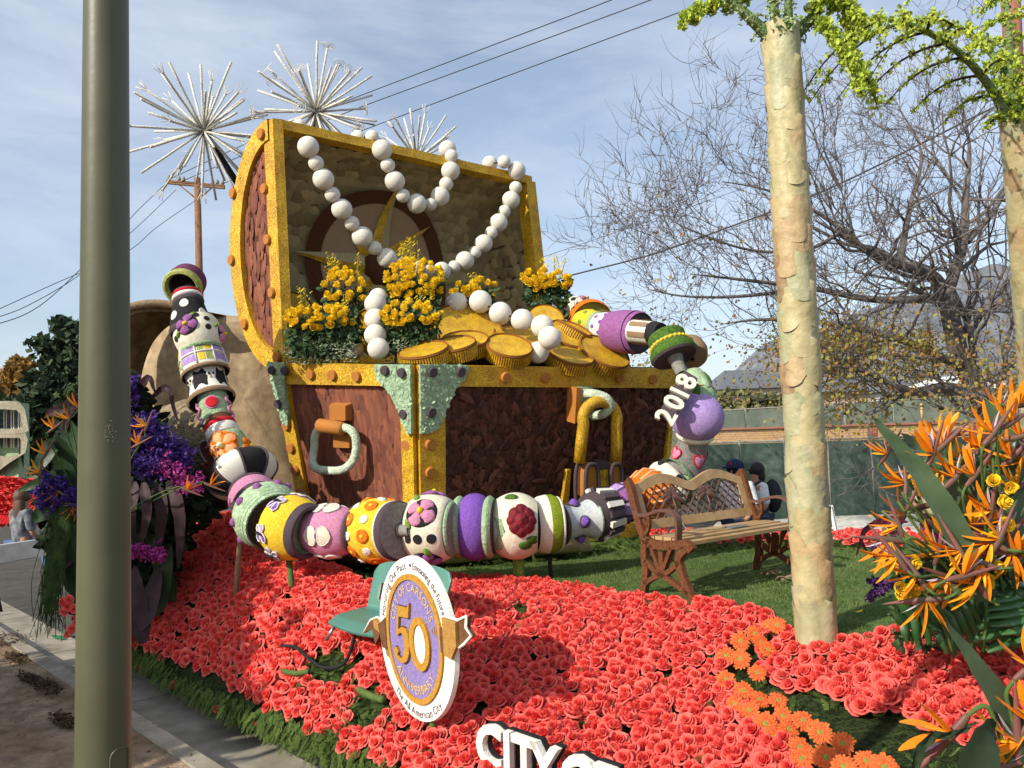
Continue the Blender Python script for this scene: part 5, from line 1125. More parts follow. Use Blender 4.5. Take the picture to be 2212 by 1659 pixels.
# ---- standing letters at the bottom
e_u = Vector((.69, -.724, 0)); o_ = P(1042, 1641, 4.2); nl = Vector((-.724, -.69, 0))
lm = M('letter_cream', (.76, .74, .66), rough=.9, ns=40, bump=.6, bs=140)
tl = thing('standing_letters', 'big cream cut out letters reading CITY OF standing in the roses at the bottom', 'letters', o_)
upl = Vector((0.02, 0, 1))
def lp(x, y, h): return o_ + e_u * x + upl * y + nl * h
for ch, x in (('C', 0), ('I', .208), ('T', .262), ('Y', .39), ('O', .60), ('F', .80)):
    if x > .9: continue
    b = MB(); text_solid(b, ch, lambda a_, c_, h: lp(x + a_, c_, h), .285, .0, .035, sx=1.0 if ch not in 'O' else 1, fat=.035); L_ = mk('letter', b, lm, tl, smooth=False)
    b = MB(); text_solid(b, ch, lambda a_, c_, h: lp(x + a_ + .004, c_ + .004, h), .285, -.03, -.002, sx=1.0, fat=.045); mk('letter_side', b, charc, L_, smooth=False)
    b = MB(); b.tube([lp(x + .05, .03, -.04), lp(x + .05, -.3, -.05)], .008, 6); mk('prong', b, charc, L_)
# ---- teal chair
dch = proj(PB(760, 1356))[2] + .03
ch = thing('plastic_chair', 'teal green moulded plastic chair standing in the roses behind the oval sign', 'chair', P(860, 1345, dch))
teal = M('teal_plastic', (.07, .20, .155), (.085, .225, .175), rough=.38, ns=4, amt=.05, bump=.08, spec=.5)
bkl = P(800, 1300, dch + .12); bkr = P(968, 1318, dch - .40); wv = (bkr - bkl); wv.z = 0; wid = wv.length; wv.normalize(); fw = Vector((wv.y, -wv.x, 0)); fw = fw if fw.dot(Vector((-1, 0, 0))) > 0 else -fw
og = Vector((bkl.x, bkl.y, P(790, 1326, dch).z))
def cp(x, d, z): return og + wv * x + fw * d + Vector((0, 0, z))
H = .36
def chr_(s, t):  # s across, t from the front lip of the seat to the top of the back
    x = wid * s; cdv = .035 * (2 * s - 1) ** 2
    if t < .5:
        d = .43 - .36 * (t / .5); z = -.035 * max(0, .12 - t) / .12 + cdv; q_ = 1 - .12 * (1 - t / .5)
        return cp(wid / 2 + (x - wid / 2) * q_ * (.94), d, z)
    if t < .62:
        w = (t - .5) / .12 * math.pi / 2; return cp(wid / 2 + (x - wid / 2) * .94, .07 - .07 * math.sin(w) + cdv, .07 * (1 - math.cos(w)) + cdv * (1 - math.sin(w)))
    f = (t - .62) / .38; q_ = .94 + .06 * f; q_ *= (1 - .10 * max(0, f - .8) / .2)
    return cp(wid / 2 + (x - wid / 2) * q_, -.09 * f + cdv * (1 - .4 * f), .07 + f * (H - .07 - .035 * (2 * s - 1) ** 4))
b = MB(); NU, NV = 24, 40; vs = [chr_(i / NU, j / NV) for i in range(NU + 1) for j in range(NV + 1)]; fs = []
for i in range(NU):
    for j in range(NV):
        s_, t_ = (i + .5) / NU, (j + .5) / NV
        if .12 < s_ < .86 and .655 < t_ < .80: continue
        a = i * (NV + 1) + j; fs.append((a, a + 1, a + NV + 2, a + NV + 1))
b.add(vs, fs); o = mk('shell', b, teal, ch); md = o.modifiers.new('thick', 'SOLIDIFY'); md.thickness = .018; md.offset = 0; md = o.modifiers.new('r', 'BEVEL'); md.width = .004; md.segments = 2; md.limit_method = 'ANGLE'
b = MB(); b.box8([cp(wid * .2, -.062, H * .73), cp(wid * .62, -.062, H * .73), cp(wid * .62, -.058, H * .73), cp(wid * .2, -.058, H * .73), cp(wid * .2, -.07 + .022, H * .86), cp(wid * .62, -.07 + .022, H * .86), cp(wid * .62, -.045, H * .86), cp(wid * .2, -.045, H * .86)])
b = MB(); b.grid(lambda s, t: chr_(.20 + .42 * s, .845 + .07 * t) + fw * .013, 6, 2); mk('sticker', b, M('faded_label', (.22, .29, .27), rough=.6), ch)
for sx, d in ((.1, .38), (.9, .38), (.12, .02), (.88, .02)):
    b = MB(); p = cp(wid * sx, d, -.02); q_ = cp(wid * (sx + (sx - .5) * .12), d + (.05 if d > .1 else -.06), -.12); b.tube([p, q_], .013, 8); mk('leg', b, M('chair_steel', (.35, .35, .35), metal=.8, rough=.3), ch)
# ---- cables, irrigation pipes on the roses
for lab, pts, r_, m_ in (('black cable curving down through the roses below the chair', [(770, 1352), (768, 1395), (745, 1460), (700, 1470), (668, 1450), (640, 1425), (608, 1420)], .012, charc), ('short green foam stick lying in the gap of the roses', [(776, 1520), (800, 1533), (830, 1544)], .022, stemg), ('short olive stick lying near the front edge of the bed', [(612, 1476), (640, 1482), (668, 1478)], .018, stemg)):
    pp_ = [PB(x, y) for x, y in pts]; b = MB(); b.tube(spline([p + Vector((0, 0, .085)) for p in pp_], 5), r_, 8); tag(mk('cable' if 'cable' in lab else 'stick', b, m_), lab, 'cable' if 'cable' in lab else 'stick')
# ================================================================ BENCH
bo = Vector((.977, 6.22, LAWNZ)); bd = Vector((.605, -.796, 0)); blv = Vector((.796, .605, 0))
bn = thing('park_bench', 'wooden garden bench with cinnamon scroll ends and palm lattice back on the lawn', 'bench', bo)
def bp(l, d, z): return bo + blv * l + bd * d + Vector((0, 0, z))
LB = 1.37
def flatbar(mb, pts, w, l0, th):  # ribbon shaped casting in the end plane; pts (d,z), w width
    n = len(pts); vs = []
    for i, (d, z) in enumerate(pts):
        a = pts[max(i - 1, 0)]; c = pts[min(i + 1, n - 1)]; tx, tz = c[0] - a[0], c[1] - a[1]; ln = math.hypot(tx, tz); nx, nz_ = -tz / ln, tx / ln; ww = w[i] if isinstance(w, list) else w
        for l in (l0, l0 + th):
            for sgn in (1, -1): vs.append(bp(l, d + nx * ww * sgn, z + nz_ * ww * sgn))
    fs = []
    for i in range(n - 1):
        a = 4 * i; fs += [(a, a + 1, a + 5, a + 4), (a + 3, a + 2, a + 6, a + 7), (a + 1, a + 3, a + 7, a + 5), (a + 2, a, a + 4, a + 6)]
    fs += [(2, 3, 1, 0), (4 * n - 4, 4 * n - 3, 4 * n - 1, 4 * n - 2)]; mb.add(vs, fs)
def sp2(pts, n=5): return [(p.x, p.y) for p in spline([Vector((a, c, 0)) for a, c in pts], n)]
for l0, nm in ((-.03, 0), (LB - .01, 1)):
    th = .045
    e_ = thing('x', 'x', 'x', (0, 0, 0)); bpy.data.objects.remove(e_)
    b = MB(); flatbar(b, sp2([(-.17, .845), (-.135, .80), (-.10, .68), (-.05, .52), (0, .42), (.05, .385)]), [.035] * 3 + [.03] * 23, l0, th); fr = mk('end_frame', b, iron, bn, sharp=40)
    b = MB(); flatbar(b, sp2([(.02, .385), (.15, .375), (.30, .39), (.41, .40), (.455, .36)]), .032, l0, th); mk('seat_rail', b, iron, fr, sharp=40)
    b = MB(); flatbar(b, sp2([(.0, .40), (-.01, .28), (0, .17), (-.02, .08), (-.045, 0)]), .028, l0, th); mk('leg', b, iron, fr, sharp=40)
    b = MB(); flatbar(b, sp2([(.40, .37), (.33, .30), (.345, .20), (.39, .10), (.44, 0)]), .028, l0, th); mk('leg', b, iron, fr, sharp=40)
    b = MB(); flatbar(b, sp2([(.0, .25), (.09, .185), (.17, .16), (.26, .21), (.34, .27)]), .018, l0, th); flatbar(b, sp2([(-.02, .07), (.08, .13), (.17, .155), (.27, .11), (.41, .05)]), .018, l0, th)
    flatbar(b, sp2([(.06, .37), (.10, .28), (.15, .17)]), .014, l0, th); flatbar(b, sp2([(.27, .37), (.22, .28), (.17, .17)]), .014, l0, th); flatbar(b, [(.165, .33), (.165, .19)], .02, l0, th); mk('scroll_brace', b, iron, fr, sharp=40)
    b = MB(); flatbar(b, sp2([(-.085, .62), (-.03, .585), (.06, .60), (.16, .63), (.26, .63), (.325, .59), (.335, .52), (.325, .42)]), .011, l0 - .005, th + .012); mk('armrest', b, M('arm_brown', (.11, .05, .035), rough=.5, spec=.5), fr, sharp=40)
    b = MB(); flatbar(b, sp2([(.0, .42), (.05, .50), (.055, .59)]), .012, l0, th * .6); flatbar(b, sp2([(.055, .50), (.0, .56)]), .01, l0, th * .6); mk('arm_stay', b, iron, fr, sharp=40)
# seat slats
for i, d in enumerate((.03, .115, .20, .285, .375)):
    b = MB(); z = .415 + (.006 if i in (1, 2) else 0) - (.012 if i == 4 else 0); w = .037; b.box(bp(LB / 2 + .007, d, z), blv * (LB / 2 - .008), bd * w, (0, 0, .013)); mk('seat_slat', b, wood, bn, smooth=False)
# back frame: leans with the posts
def bk(l, z, o=0):  # point on the leaning back, z from the seat level 0..1
    f = z; return bp(l, -.055 - .115 * f + o, .47 + .36 * f)
def board(mb, fn, n=24, th=.02):
    vs = []; 
    for i in range(n + 1):
        a, c = fn(i / n)
        vs += [a, c, c + bd * th, a + bd * th]
    fs = []
    for i in range(n):
        q_ = 4 * i
        for j in range(4): fs.append((q_ + j, q_ + 4 + j, q_ + 4 + (j + 1) % 4, q_ + (j + 1) % 4))
    fs += [(0, 1, 2, 3), (4 * n + 3, 4 * n + 2, 4 * n + 1, 4 * n)]; mb.add(vs, fs)
hump = lambda s: .28 * abs(math.sin(2 * math.pi * (s * .86 + .07))) ** .8 * (1 if True else 0)
topf = lambda s: .92 + .22 * (math.sin(math.pi * 2 * s) ** 2) ** .7 if True else 0
b = MB(); board(b, lambda s: (bk(.02 + (LB - .03) * s, topf(s) - .21), bk(.02 + (LB - .03) * s, topf(s))), 40, .026); mk('top_rail', b, wood, bn, sharp=40)
b = MB(); board(b, lambda s: (bk(.02 + (LB - .03) * s, .0), bk(.02 + (LB - .03) * s, .19)), 2, .026); mk('lower_rail', b, wood, bn, smooth=False)
for s0 in (.02, LB - .085):
    b = MB(); board(b, lambda s: (bk(s0 + .075 * s, .192), bk(s0 + .075 * s, .75)), 1, .024); mk('stile', b, wood, bn, smooth=False)
lat = MB(); x0, x1 = .10, LB - .09
arm_b = M('arm_brown', (.11, .05, .035), rough=.5, spec=.5)
for k_ in range(-6, 18):
    for sg_ in (-1, 1):
        seg_ = []
        for i in range(26):
            z = .19 + (.95 - .19) * i / 25; l = x0 + k_ * .088 + (z - .19) * .34 * sg_ * 1.15 + (.3 if sg_ < 0 else 0)
            if x0 <= l <= x1 and z < topf((l - .02) / (LB - .03)) - .20: seg_.append(bk(l, z, .012 + .006 * sg_))
            else:
                if len(seg_) > 2: b = MB(); b.tube(seg_, .0075, 5); mk('lattice_bar', b, arm_b, bn)
                seg_ = []
        if len(seg_) > 2: b = MB(); b.tube(seg_, .0075, 5); mk('lattice_bar', b, arm_b, bn)
for lx in (.42, .84):
    b = MB(); b.tube([bk(lx, .2, .025), bk(lx + .012, .42, .028), bk(lx, .62, .028)], [.012, .009, .008], 6)
    for a in (25, 60, 90, 120, 155, -5, 185):
        pts = [bk(lx + .15 * f * math.cos(rad(a)), .62 + (.36 * f * math.sin(rad(a)) - .18 * f * f), .03) for f in (0, .3, .6, 1)]; b.tube(pts, [.012, .028, .024, .003], 6, flat=.35, up=bd)
    mk('palm_motif', b, arm_b, bn)
b = MB(); b.box(bp(LB * .60, .20, .437), blv * .10, bd * .05, (0, 0, .003)); tag(mk('plaque', b, M('grey_card', (.14, .15, .16)), bn, smooth=False))
b = MB(); b.tube(spline([bk(.36, .10, .04), bk(.42, .12, .05), bp(.42, .04, .45), bp(.48, .16, .445), bp(.60, .2, .44), bp(.72, .18, .45)], 5), .008, 5, flat=.4); tag(mk('strap', b, M('grey_strap', (.25, .23, .18))), 'thin grey strap lying across the bench seat', 'strap')
# straps on the lawn behind the bench
for i, (x, y) in enumerate(((1700, 1250), (1668, 1238))):
    p = PZ(x, y, LAWNZ + .05); b = MB(); b.tube([p + Vector((.07 * math.cos(w), .05 * math.sin(w), .02 * math.sin(w * 2))) for w in [i_ * .45 for i_ in range(12)]], .022, 5, flat=.15); tag(mk('webbing_roll', b, M('webbing', (.22, .15, .11), rough=.9)), ('brown webbing loop on the lawn close to the palm trunk', 'brown webbing strip on the lawn behind the bench')[i], 'strap')
for (x, y, m_, lab) in ((1853, 1322, yellowm, 'fallen yellow petal lying on the lawn right of the palm trunk'), (1580, 1238, tanrim, 'dry leaf on the lawn under the right end of the bench'), (1490, 1186, tanrim, 'dry leaf on the lawn in front of the beads')):
    p = PZ(x, y, LAWNZ + .03); b = MB(); b.add([p + CR * q_[0] * .03 + Vector((0, .04 * q_[1], .01 * q_[0] * q_[0])) for q_ in ((-1.2, 0), (-.4, -.5), (.8, -.2), (1.3, .3), (0, .5))], [(0, 1, 2, 3, 4)]); tag(mk('fallen_petal', b, m_), lab, 'petal')
# ================================================================ ROSES
def rose_mb(rings, nu, nv, tall=1.0, seed=1):
    rr = random.Random(seed); b = MB()
    for (cnt, rb, rt, z0, h, wa, fl, tn) in rings:
        a0 = rr.uniform(0, 6)
        for k in range(cnt):
            am = a0 + 6.2832 * k / cnt + rr.uniform(-.2, .2); w = wa * rr.uniform(.85, 1.15); rt_ = rt * rr.uniform(.88, 1.12); hh = h * rr.uniform(.88, 1.1); wob = rr.uniform(0, 6)
            vs = []; ts = []
            for i in range(nu + 1):
                s = 2 * i / nu - 1
                for j in range(nv + 1):
                    t = j / nv; edge = 1 - .22 * s * s * t; r = rb + (rt_ - rb) * (math.sin(t * 1.45) / .993) * edge + .05 * math.sin(3 * s + wob) * t
                    z = z0 + hh * (t ** .8) * (1 - .42 * s * s * t) - fl * max(0, t - .62) ** 2 * 3; a = am + s * w * (.80 + .20 * math.sin(math.pi * min(1, t * .8 + .1)))
                    vs.append((r * math.cos(a), r * math.sin(a), z * tall)); ts.append(min(1, max(0, tn + .28 * (t - .55))))
            fs = [(i * (nv + 1) + j, (i + 1) * (nv + 1) + j, (i + 1) * (nv + 1) + j + 1, i * (nv + 1) + j + 1) for i in range(nu) for j in range(nv)]
            k0 = len(b.v); b.add(vs, fs); b.t[k0:] = ts
    return b
RG = [(3, .03, .10, .42, .42, 2.0, .0, .40), (4, .08, .24, .34, .46, 1.4, .02, .42), (4, .14, .42, .24, .46, 1.3, .10, .48), (5, .22, .62, .10, .48, 1.1, .24, .56), (6, .30, .86, -.04, .38, .92, .42, .64)]
RL = [(3, .03, .14, .42, .42, 1.8, .0, .40), (4, .10, .36, .28, .46, 1.35, .08, .46), (5, .2, .60, .10, .48, 1.1, .22, .56), (5, .30, .88, -.04, .36, 1.05, .42, .64)]
RY = [(3, .03, .14, .42, .46, 1.8, .0, .40), (4, .12, .36, .2, .62, 1.35, .0, .46), (5, .25, .60, .0, .70, 1.2, .06, .56), (5, .36, .80, -.1, .56, 1.1, .22, .64)]
roseH = [rose_mb(RG, 4, 4, 1, i) for i in range(5)]; roseLo = [rose_mb(RL, 3, 3, 1, 20 + i) for i in range(5)]
mainp = [(285, 1335), (330, 1290), (360, 1230), (400, 1170), (440, 1130), (505, 1108), (520, 1130), (545, 1150), (600, 1195), (690, 1218), (775, 1250), (800, 1265), (900, 1250), (975, 1250), (1130, 1255), (1300, 1277), (1540, 1307), (1662, 1324), (1674, 1347), (1600, 1368), (1562, 1400), (1572, 1450), (1600, 1500), (1640, 1550), (1700, 1605), (1780, 1720), (850, 1720), (780, 1655), (700, 1592), (600, 1538), (500, 1484), (400, 1434), (285, 1392)]
patch2 = [(1645, 1376), (1690, 1356), (1750, 1356), (1800, 1370), (1850, 1382), (1930, 1370), (2060, 1382), (2120, 1390), (2270, 1398), (2270, 1690), (2080, 1588), (1996, 1555), (1955, 1538), (1920, 1524), (1872, 1548), (1816, 1518), (1780, 1503), (1734, 1494), (1686, 1488), (1640, 1436)]
gaps = [[(655, 1432), (700, 1402), (742, 1405), (762, 1450), (715, 1478), (668, 1480)], [(765, 1505), (830, 1488), (852, 1520), (822, 1572), (752, 1566)], [(745, 1330), (792, 1336), (790, 1362), (752, 1360)], [(955, 1310), (985, 1300), (992, 1330), (962, 1352)], [(1105, 1305), (1150, 1310), (1145, 1335), (1112, 1330)], [(985, 1365), (1005, 1370), (995, 1420), (975, 1400)], [(700, 1590), (730, 1580), (745, 1600), (715, 1615)]]
cands = []
sp = .0655; iu = 0
u = -9.4
while u < 3.6:
    iu += 1; v = 2.58 + (sp * .5 if iu % 2 else 0)
    while v < 5.3:
        uu, vv = u + R.gauss(0, .014), v + R.gauss(0, .014); p = uv(uu, vv); p.z = bz(p.x, p.y)
        if p.y > 2.4 and p.z < 1.5:
            x, y, D = proj(p)
            ok = (inpoly(x, y, mainp) or inpoly(x, y, patch2)) and not any(inpoly(x, y, g) for g in gaps) and x < 2290 and y < 1725
            if ok and R.random() > .012: cands.append((D, p, x, y))
        v += sp * .87
    u += sp
nrm_e = .03
allr = []
for D, p, x, y in cands:
    nx = bz(p.x + nrm_e, p.y) - bz(p.x - nrm_e, p.y); ny = bz(p.x, p.y + nrm_e) - bz(p.x, p.y - nrm_e)
    n_ = Vector((-nx / (2 * nrm_e), -ny / (2 * nrm_e), 1)).normalized() + Vector((-.10, -.32, 0)) + Vector((R.gauss(0, .30), R.gauss(0, .30), R.gauss(0, .1)))
    s = R.choice((R.uniform(.044, .054), R.uniform(.05, .062))) * (1.05 if D < 4.6 else 1)
    if y > 1470 and x > 1640: s *= 1.08
    if D > 5.4: s *= 1.13
    allr.append((D, frame(n_, s=(s, s, s * R.uniform(.95, 1.25)), loc=p + Vector((0, 0, R.uniform(-.018, .028))), spin=R.uniform(0, 6.28)), x, y))
vis = sorted([r for r in allr if -20 < r[2] < 2230 and r[3] < 1680], key=lambda r: r[0]); sel = set(id(r) for r in vis[:290])
meH = []
for i, b in enumerate(roseH):
    b.t = [min(1, max(0, t + (-.14, .10, 0, .16, -.06)[i])) for t in b.t]; me = mesh_of('rose', b, redrose); meH.append(me)
for i, r in enumerate(vis[:290]):
    o = inst('rose', meH[i % 5], r[1]); tag(o, 'coral rose bloom packed among its like in the near part of the float bed', 'rose', 'coral roses of the float bed')
near = [r for r in allr if id(r) not in sel]
mid_ = [r for r in near if r[0] < 5.6]; far_ = [r for r in near if r[0] >= 5.6]
tv = lambda: min(.8, max(.22, R.gauss(.5, .15)))
scatter('rose_bed_blooms', roseH, [r[1] for r in mid_], [tv() for r in mid_], redrose, kind='stuff')
scatter('rose_bed_far_blooms', roseLo, [r[1] for r in far_], [tv() for r in far_], redrose, kind='stuff')
# strip of roses at the far edge of the lawn, and its green edging
ms = []; tt = []; gm = []
for i in range(520):
    x = R.uniform(1400, 2290); y = R.uniform(1150, 1172) + (x - 1400) * .012
    if x < 1480: y -= 4
    p = PZ(x, y, .93); s = R.uniform(.035, .048); ms.append(frame((R.gauss(-.1, .4), R.gauss(-.5, .4), 1), s=s, loc=p + Vector((0, 0, R.uniform(0, .07))), spin=R.uniform(0, 6))); tt.append(tv())
scatter('edging_roses', roseLo, ms, tt, redrose, kind='stuff')
sprig = []
for k in range(3):
    b = MB(); rr = random.Random(k)
    for i in range(9):
        t = i / 9; 
        for sg_ in (-1, 1): a = sg_ * (.5 + rr.uniform(0, .5)); l = .34 * (1 - t * .6); b.add([(0, t, .02), (l * math.sin(a), t + l * math.cos(a), .05 * rr.uniform(-1, 1)), (l * math.sin(a) * .95, t + l * math.cos(a) - .07, 0), (0, t - .06, 0)], [(0, 1, 2, 3)])
    sprig.append(b)
ms = []; tt = []
for i in range(2200):   # cedar fringe hanging over the float edge
    u = R.uniform(-8.5, 1.0); f = R.random(); p = uv(u, 2.60 - .05 * math.sin(f * 3) + R.uniform(-.03, .06)); p.z = (bz(*uv(u, 2.62)[:2]) + .03) * (1 - f) + .19 * f
    d = uv(R.gauss(0, .5), -1, -.9 - f + R.gauss(0, .5)); ms.append(frame(uv(R.gauss(0, .3), -1, .6 + R.gauss(0, .3)), x=d.cross(uv(0, -1, .6)), s=R.uniform(.05, .11), loc=p)); tt.append(min(1, max(0, R.gauss(.5, .25))))
for i in range(3200):   # greenery between and under the roses
    if i % 2:
        g = R.choice(gaps); x = R.uniform(min(q[0] for q in g) - 14, max(q[0] for q in g) + 14); y = R.uniform(min(q[1] for q in g) - 10, max(q[1] for q in g) + 12); p = PB(x, y)
        if p is None: continue
    else: u = R.uniform(-6.5, 3.2); p = uv(u, R.uniform(2.65, 4.6)); p.z = bz(p.x, p.y)
    ms.append(frame((R.gauss(0, .6), R.gauss(-.2, .6), 1), s=R.uniform(.04, .075), loc=p + Vector((0, 0, R.uniform(-.02, .03))), spin=R.uniform(0, 6))); tt.append(min(1, max(0, R.gauss(.4, .25))))
for i in range(1800):
    x = R.uniform(1300, 2290); y = 1160 + (x - 1400) * .014 + abs(R.gauss(0, 14)); p = PZ(x, y, .9); ms.append(frame((R.gauss(0, .6), R.gauss(-.2, .6), 1), s=R.uniform(.04, .10), loc=p, spin=R.uniform(0, 6))); tt.append(min(1, max(0, R.gauss(.6, .3))))
for i in range(700):
    x = R.uniform(1000, 1560); y = 1215 - (x - 1000) * .09 + R.gauss(0, 9); p = PZ(x, y, .88); ms.append(frame((R.gauss(0, .6), R.gauss(-.2, .6), 1), s=R.uniform(.05, .14), loc=p + Vector((0, 0, R.uniform(0, .04))), spin=R.uniform(0, 6))); tt.append(min(1, max(0, R.gauss(.4, .3))))
scatter('cedar_greenery', sprig, ms, tt, fir, kind='stuff', smooth=False)
# strays hanging over the edge
for i, (x, y) in enumerate(((375, 1480), (460, 1470), (470, 1532), (520, 1505), (300, 1438), (655, 1600), (560, 1560), (740, 1640), (435, 1455))):
    p = PZ(x, y, .2); n_ = uv(R.gauss(0, .5), -1, .2 + R.gauss(0, .4)); o = inst('rose', meH[i % 5], frame(n_, s=(.038, .038, .055), loc=p, spin=i)); tag(o, 'coral rose hanging loose over the cedar fringe of the float edge', 'rose', 'coral roses hanging over the fringe')
# ---- orange gerberas
def gerb(seed):
    rr = random.Random(seed); b = MB()
    for ring, (n, l, z, w) in enumerate(((20, 1.0, .05, .27), (18, .84, .13, .24), (14, .55, .18, .16))):
        for i in range(n):
            a = 6.2832 * (i + rr.uniform(-.3, .3)) / n; ll = l * rr.uniform(.88, 1.08); ca, sa = math.cos(a), math.sin(a); zz = rr.uniform(-.06, .06); b.tint = .45 + .2 * rr.uniform(-1, 1)
            pts = [(.18, 0, z * .6), (.6, -w * .5, z + .05), (.95, -w * .35, z + zz), (1.02, 0, z + zz - .03), (.95, w * .35, z + zz), (.6, w * .5, z + .05)]
            b.add([(x * ll * ca - y * sa, x * ll * sa + y * ca, q_) for x, y, q_ in pts], [(0, 1, 2, 5), (5, 2, 3, 4)])
    b.tint = .5; return b
germ = M('gerbera_petal', (.62, .095, .02), (.80, .21, .055), rough=.7, tint=True, bump=0, trans=.2, amt=.12)
gme = [mesh_of('petals', gerb(i), germ, False) for i in range(3)]
b = MB(); b.sphere((0, 0, .1), (.26, .26, .12), 14, 8); ge = mesh_of('eye', b, M('gerbera_eye', (.30, .34, .05), (.42, .44, .1), ns=60, bump=.8, bs=90))
def inst_in(name, me, t, m4): o = bpy.data.objects.new(name, me); C.objects.link(o); o.parent = t; o.matrix_local = m4; return o
for i, (zx, zy) in enumerate(((525, 270), (575, 345), (640, 410), (650, 205), (725, 190), (395, 335), (270, 470), (400, 495), (545, 620), (265, 680), (420, 780), (350, 900), (570, 860), (735, 870), (955, 1050), (1110, 1155), (700, 1200), (830, 1130), (930, 1295), (950, 1395), (1165, 1385), (1530, 1415), (1320, 1255), (780, 1010), (1690, 1475), (1330, 1465), (480, 960), (620, 1080))):
    x, y = 1504 + .24 * zx, 1305 + .24 * zy; p = PB(x, y, .06)
    if p is None: continue
    t = thing('gerbera', 'orange gerbera daisy', 'gerbera', p, 'orange gerberas'); t['_y'] = y; s = R.uniform(.05, .064); n_ = Vector((R.gauss(-.25, .35), R.gauss(-.9, .35), 1))
    m4 = frame(n_, s=s, spin=R.uniform(0, 6)); inst_in('petals', gme[i % 3], t, m4); inst_in('eye', ge, t, m4)
    b = MB(); b.tube([(0, 0, 0), (0, .03, -.12)], .006, 5); inst_in('stem', mesh_of('stem', b, stemg), t, Matrix())
# ---- bouquets of yellow roses in the chest
yb = [mesh_of('rose', rose_mb(RY, 4, 3, 1.15, 40 + i), yrose) for i in range(4)]
lfb = [leaf_mb(.55, 1, .12, .1, 4), leaf_mb(.6, 1, .05, -.1, 4)]
orch = MB(); orch.add([(0, 0, 0), (.5, -.35, .1), (1, 0, .2), (.5, .35, .1), (0, 0, 0), (-.5, -.35, .1), (-1, 0, .2), (-.5, .35, .1)], [(0, 1, 2, 3), (4, 5, 6, 7)])
def bouquet(label, cx_, cy_, rx, ry, D, n, fy, sprigs=3, top=0):
    c = P(cx_, cy_, D); t = thing('rose_bouquet', label, 'bouquet', P(cx_, cy_ + fy, D), 'yellow rose bouquets in the chest'); k = D / F
    for i in range(n):
        for _ in range(20):
            a = R.uniform(0, 6.28); q_ = math.sqrt(R.random()); x = rx * q_ * math.cos(a); y = ry * q_ * math.sin(a)
            if y < ry * .75: break
        dd = math.sqrt(max(0, 1 - q_ * q_)) * rx * k * .6; p = c + CR * x * k + CU * (-y * k) + CB * dd + Vector((0, 0, 0)); s = R.uniform(9.5, 12.5) * k
        n_ = Vector((x / rx * .7 + R.gauss(0, .3), -.55 + R.gauss(0, .3), .8 - y / ry * .5)); inst('rose', yb[i % 4], frame(n_, s=(s, s, s * 1.15), loc=p, spin=R.uniform(0, 6)), t)
    ms = []; tt = []
    for i in range(int(420 * rx / 50)):
        x = R.uniform(-1, 1) * rx * 1.02; y = R.uniform(-ry * .1, fy); dd = R.uniform(-.2, .9) * rx * k * .5 * (1 - .3 * abs(x) / rx)
        p = c + CR * x * k * (1 - .25 * max(0, y) / fy) + CU * (-y * k) + CB * dd; ms.append(frame((R.gauss(0, .6), R.gauss(-.8, .5), R.gauss(.3, .5)), s=R.uniform(9, 17) * k, loc=p, spin=R.uniform(0, 6))); tt.append(min(1, max(0, R.gauss(.45, .25))))
    scatter('foliage', lfb, ms, tt, darkleaf, t, kind='stuff')
    b = MB()
    for i in range(n // 2): x = R.uniform(-.8, .8) * rx; b.tube([c + CR * x * k + CB * rx * k * .1 - CU * (ry * .3 * k), c + CR * x * .6 * k - CU * fy * k], .005, 4)
    mk('stems', b, stemg, t)
    for i in range(sprigs):
        x = R.uniform(-.7, .7) * rx; b = MB(); tip = R.uniform(.5, 1.0) * top; q0 = c + CR * x * k; q2_ = c + CR * (x + R.uniform(-16, 16)) * k + CU * (ry + tip) * k; q1_ = (q0 + q2_) / 2 + CR * R.uniform(-6, 6) * k
        pts = spline([q0, q1_, q2_], 6); b.tube(pts, .004, 4); s_ = mk('sprig', b, M('sprig_green', (.2, .22, .05)), t)
        ms = [frame((R.gauss(0, 1), R.gauss(-1, 1), R.gauss(0, 1)), s=R.uniform(2.2, 4.2) * k, loc=pts[min(12, int(R.uniform(4, 13)))] + Vector([R.gauss(0, .025) for _ in range(3)])) for _ in range(26)]
        scatter('florets', [orch], ms, [tv() for _ in ms], yrose, s_, kind='stuff')
bouquet('yellow rose bouquet farthest left, low beside the lid rim', 692, 690, 74, 30, 8.35, 42, 85, 3, 34)
bouquet('yellow rose bouquet second from the left, higher and behind', 745, 628, 46, 44, 8.85, 32, 118, 5, 34)
bouquet('tallest yellow rose bouquet in the middle under the pearls', 895, 610, 60, 48, 8.8, 60, 110, 8, 46)
bouquet('front middle yellow rose bouquet right of the hanging pearls', 890, 684, 64, 30, 8.25, 40, 88, 2, 24)
bouquet('low yellow rose bouquet behind the big coin and pearls', 1024, 628, 46, 24, 9.35, 22, 50, 2, 20)
bouquet('yellow rose bouquet at the right rim of the chest against the sky', 1180, 610, 50, 27, 9.75, 34, 82, 4, 44)
# silvery filler leaves along the left rim
ms = []; tt = []
for i in range(520):
    x = R.uniform(612, 770) if i % 3 else R.uniform(815, 880); y = R.uniform(742, 786) if i % 3 else R.uniform(735, 800); ms.append(frame((R.gauss(0, .6), R.gauss(-.6, .5), 1), s=R.uniform(.02, .045), loc=P(x, y, 8.05 + (880 - x) * .001), spin=R.uniform(0, 6))); tt.append(R.random())
scatter('dusty_filler', lfb, ms, tt, M('dusty_leaf', (.10, .14, .08), (.26, .30, .18), tint=True, bump=0, rough=.8), kind='stuff')

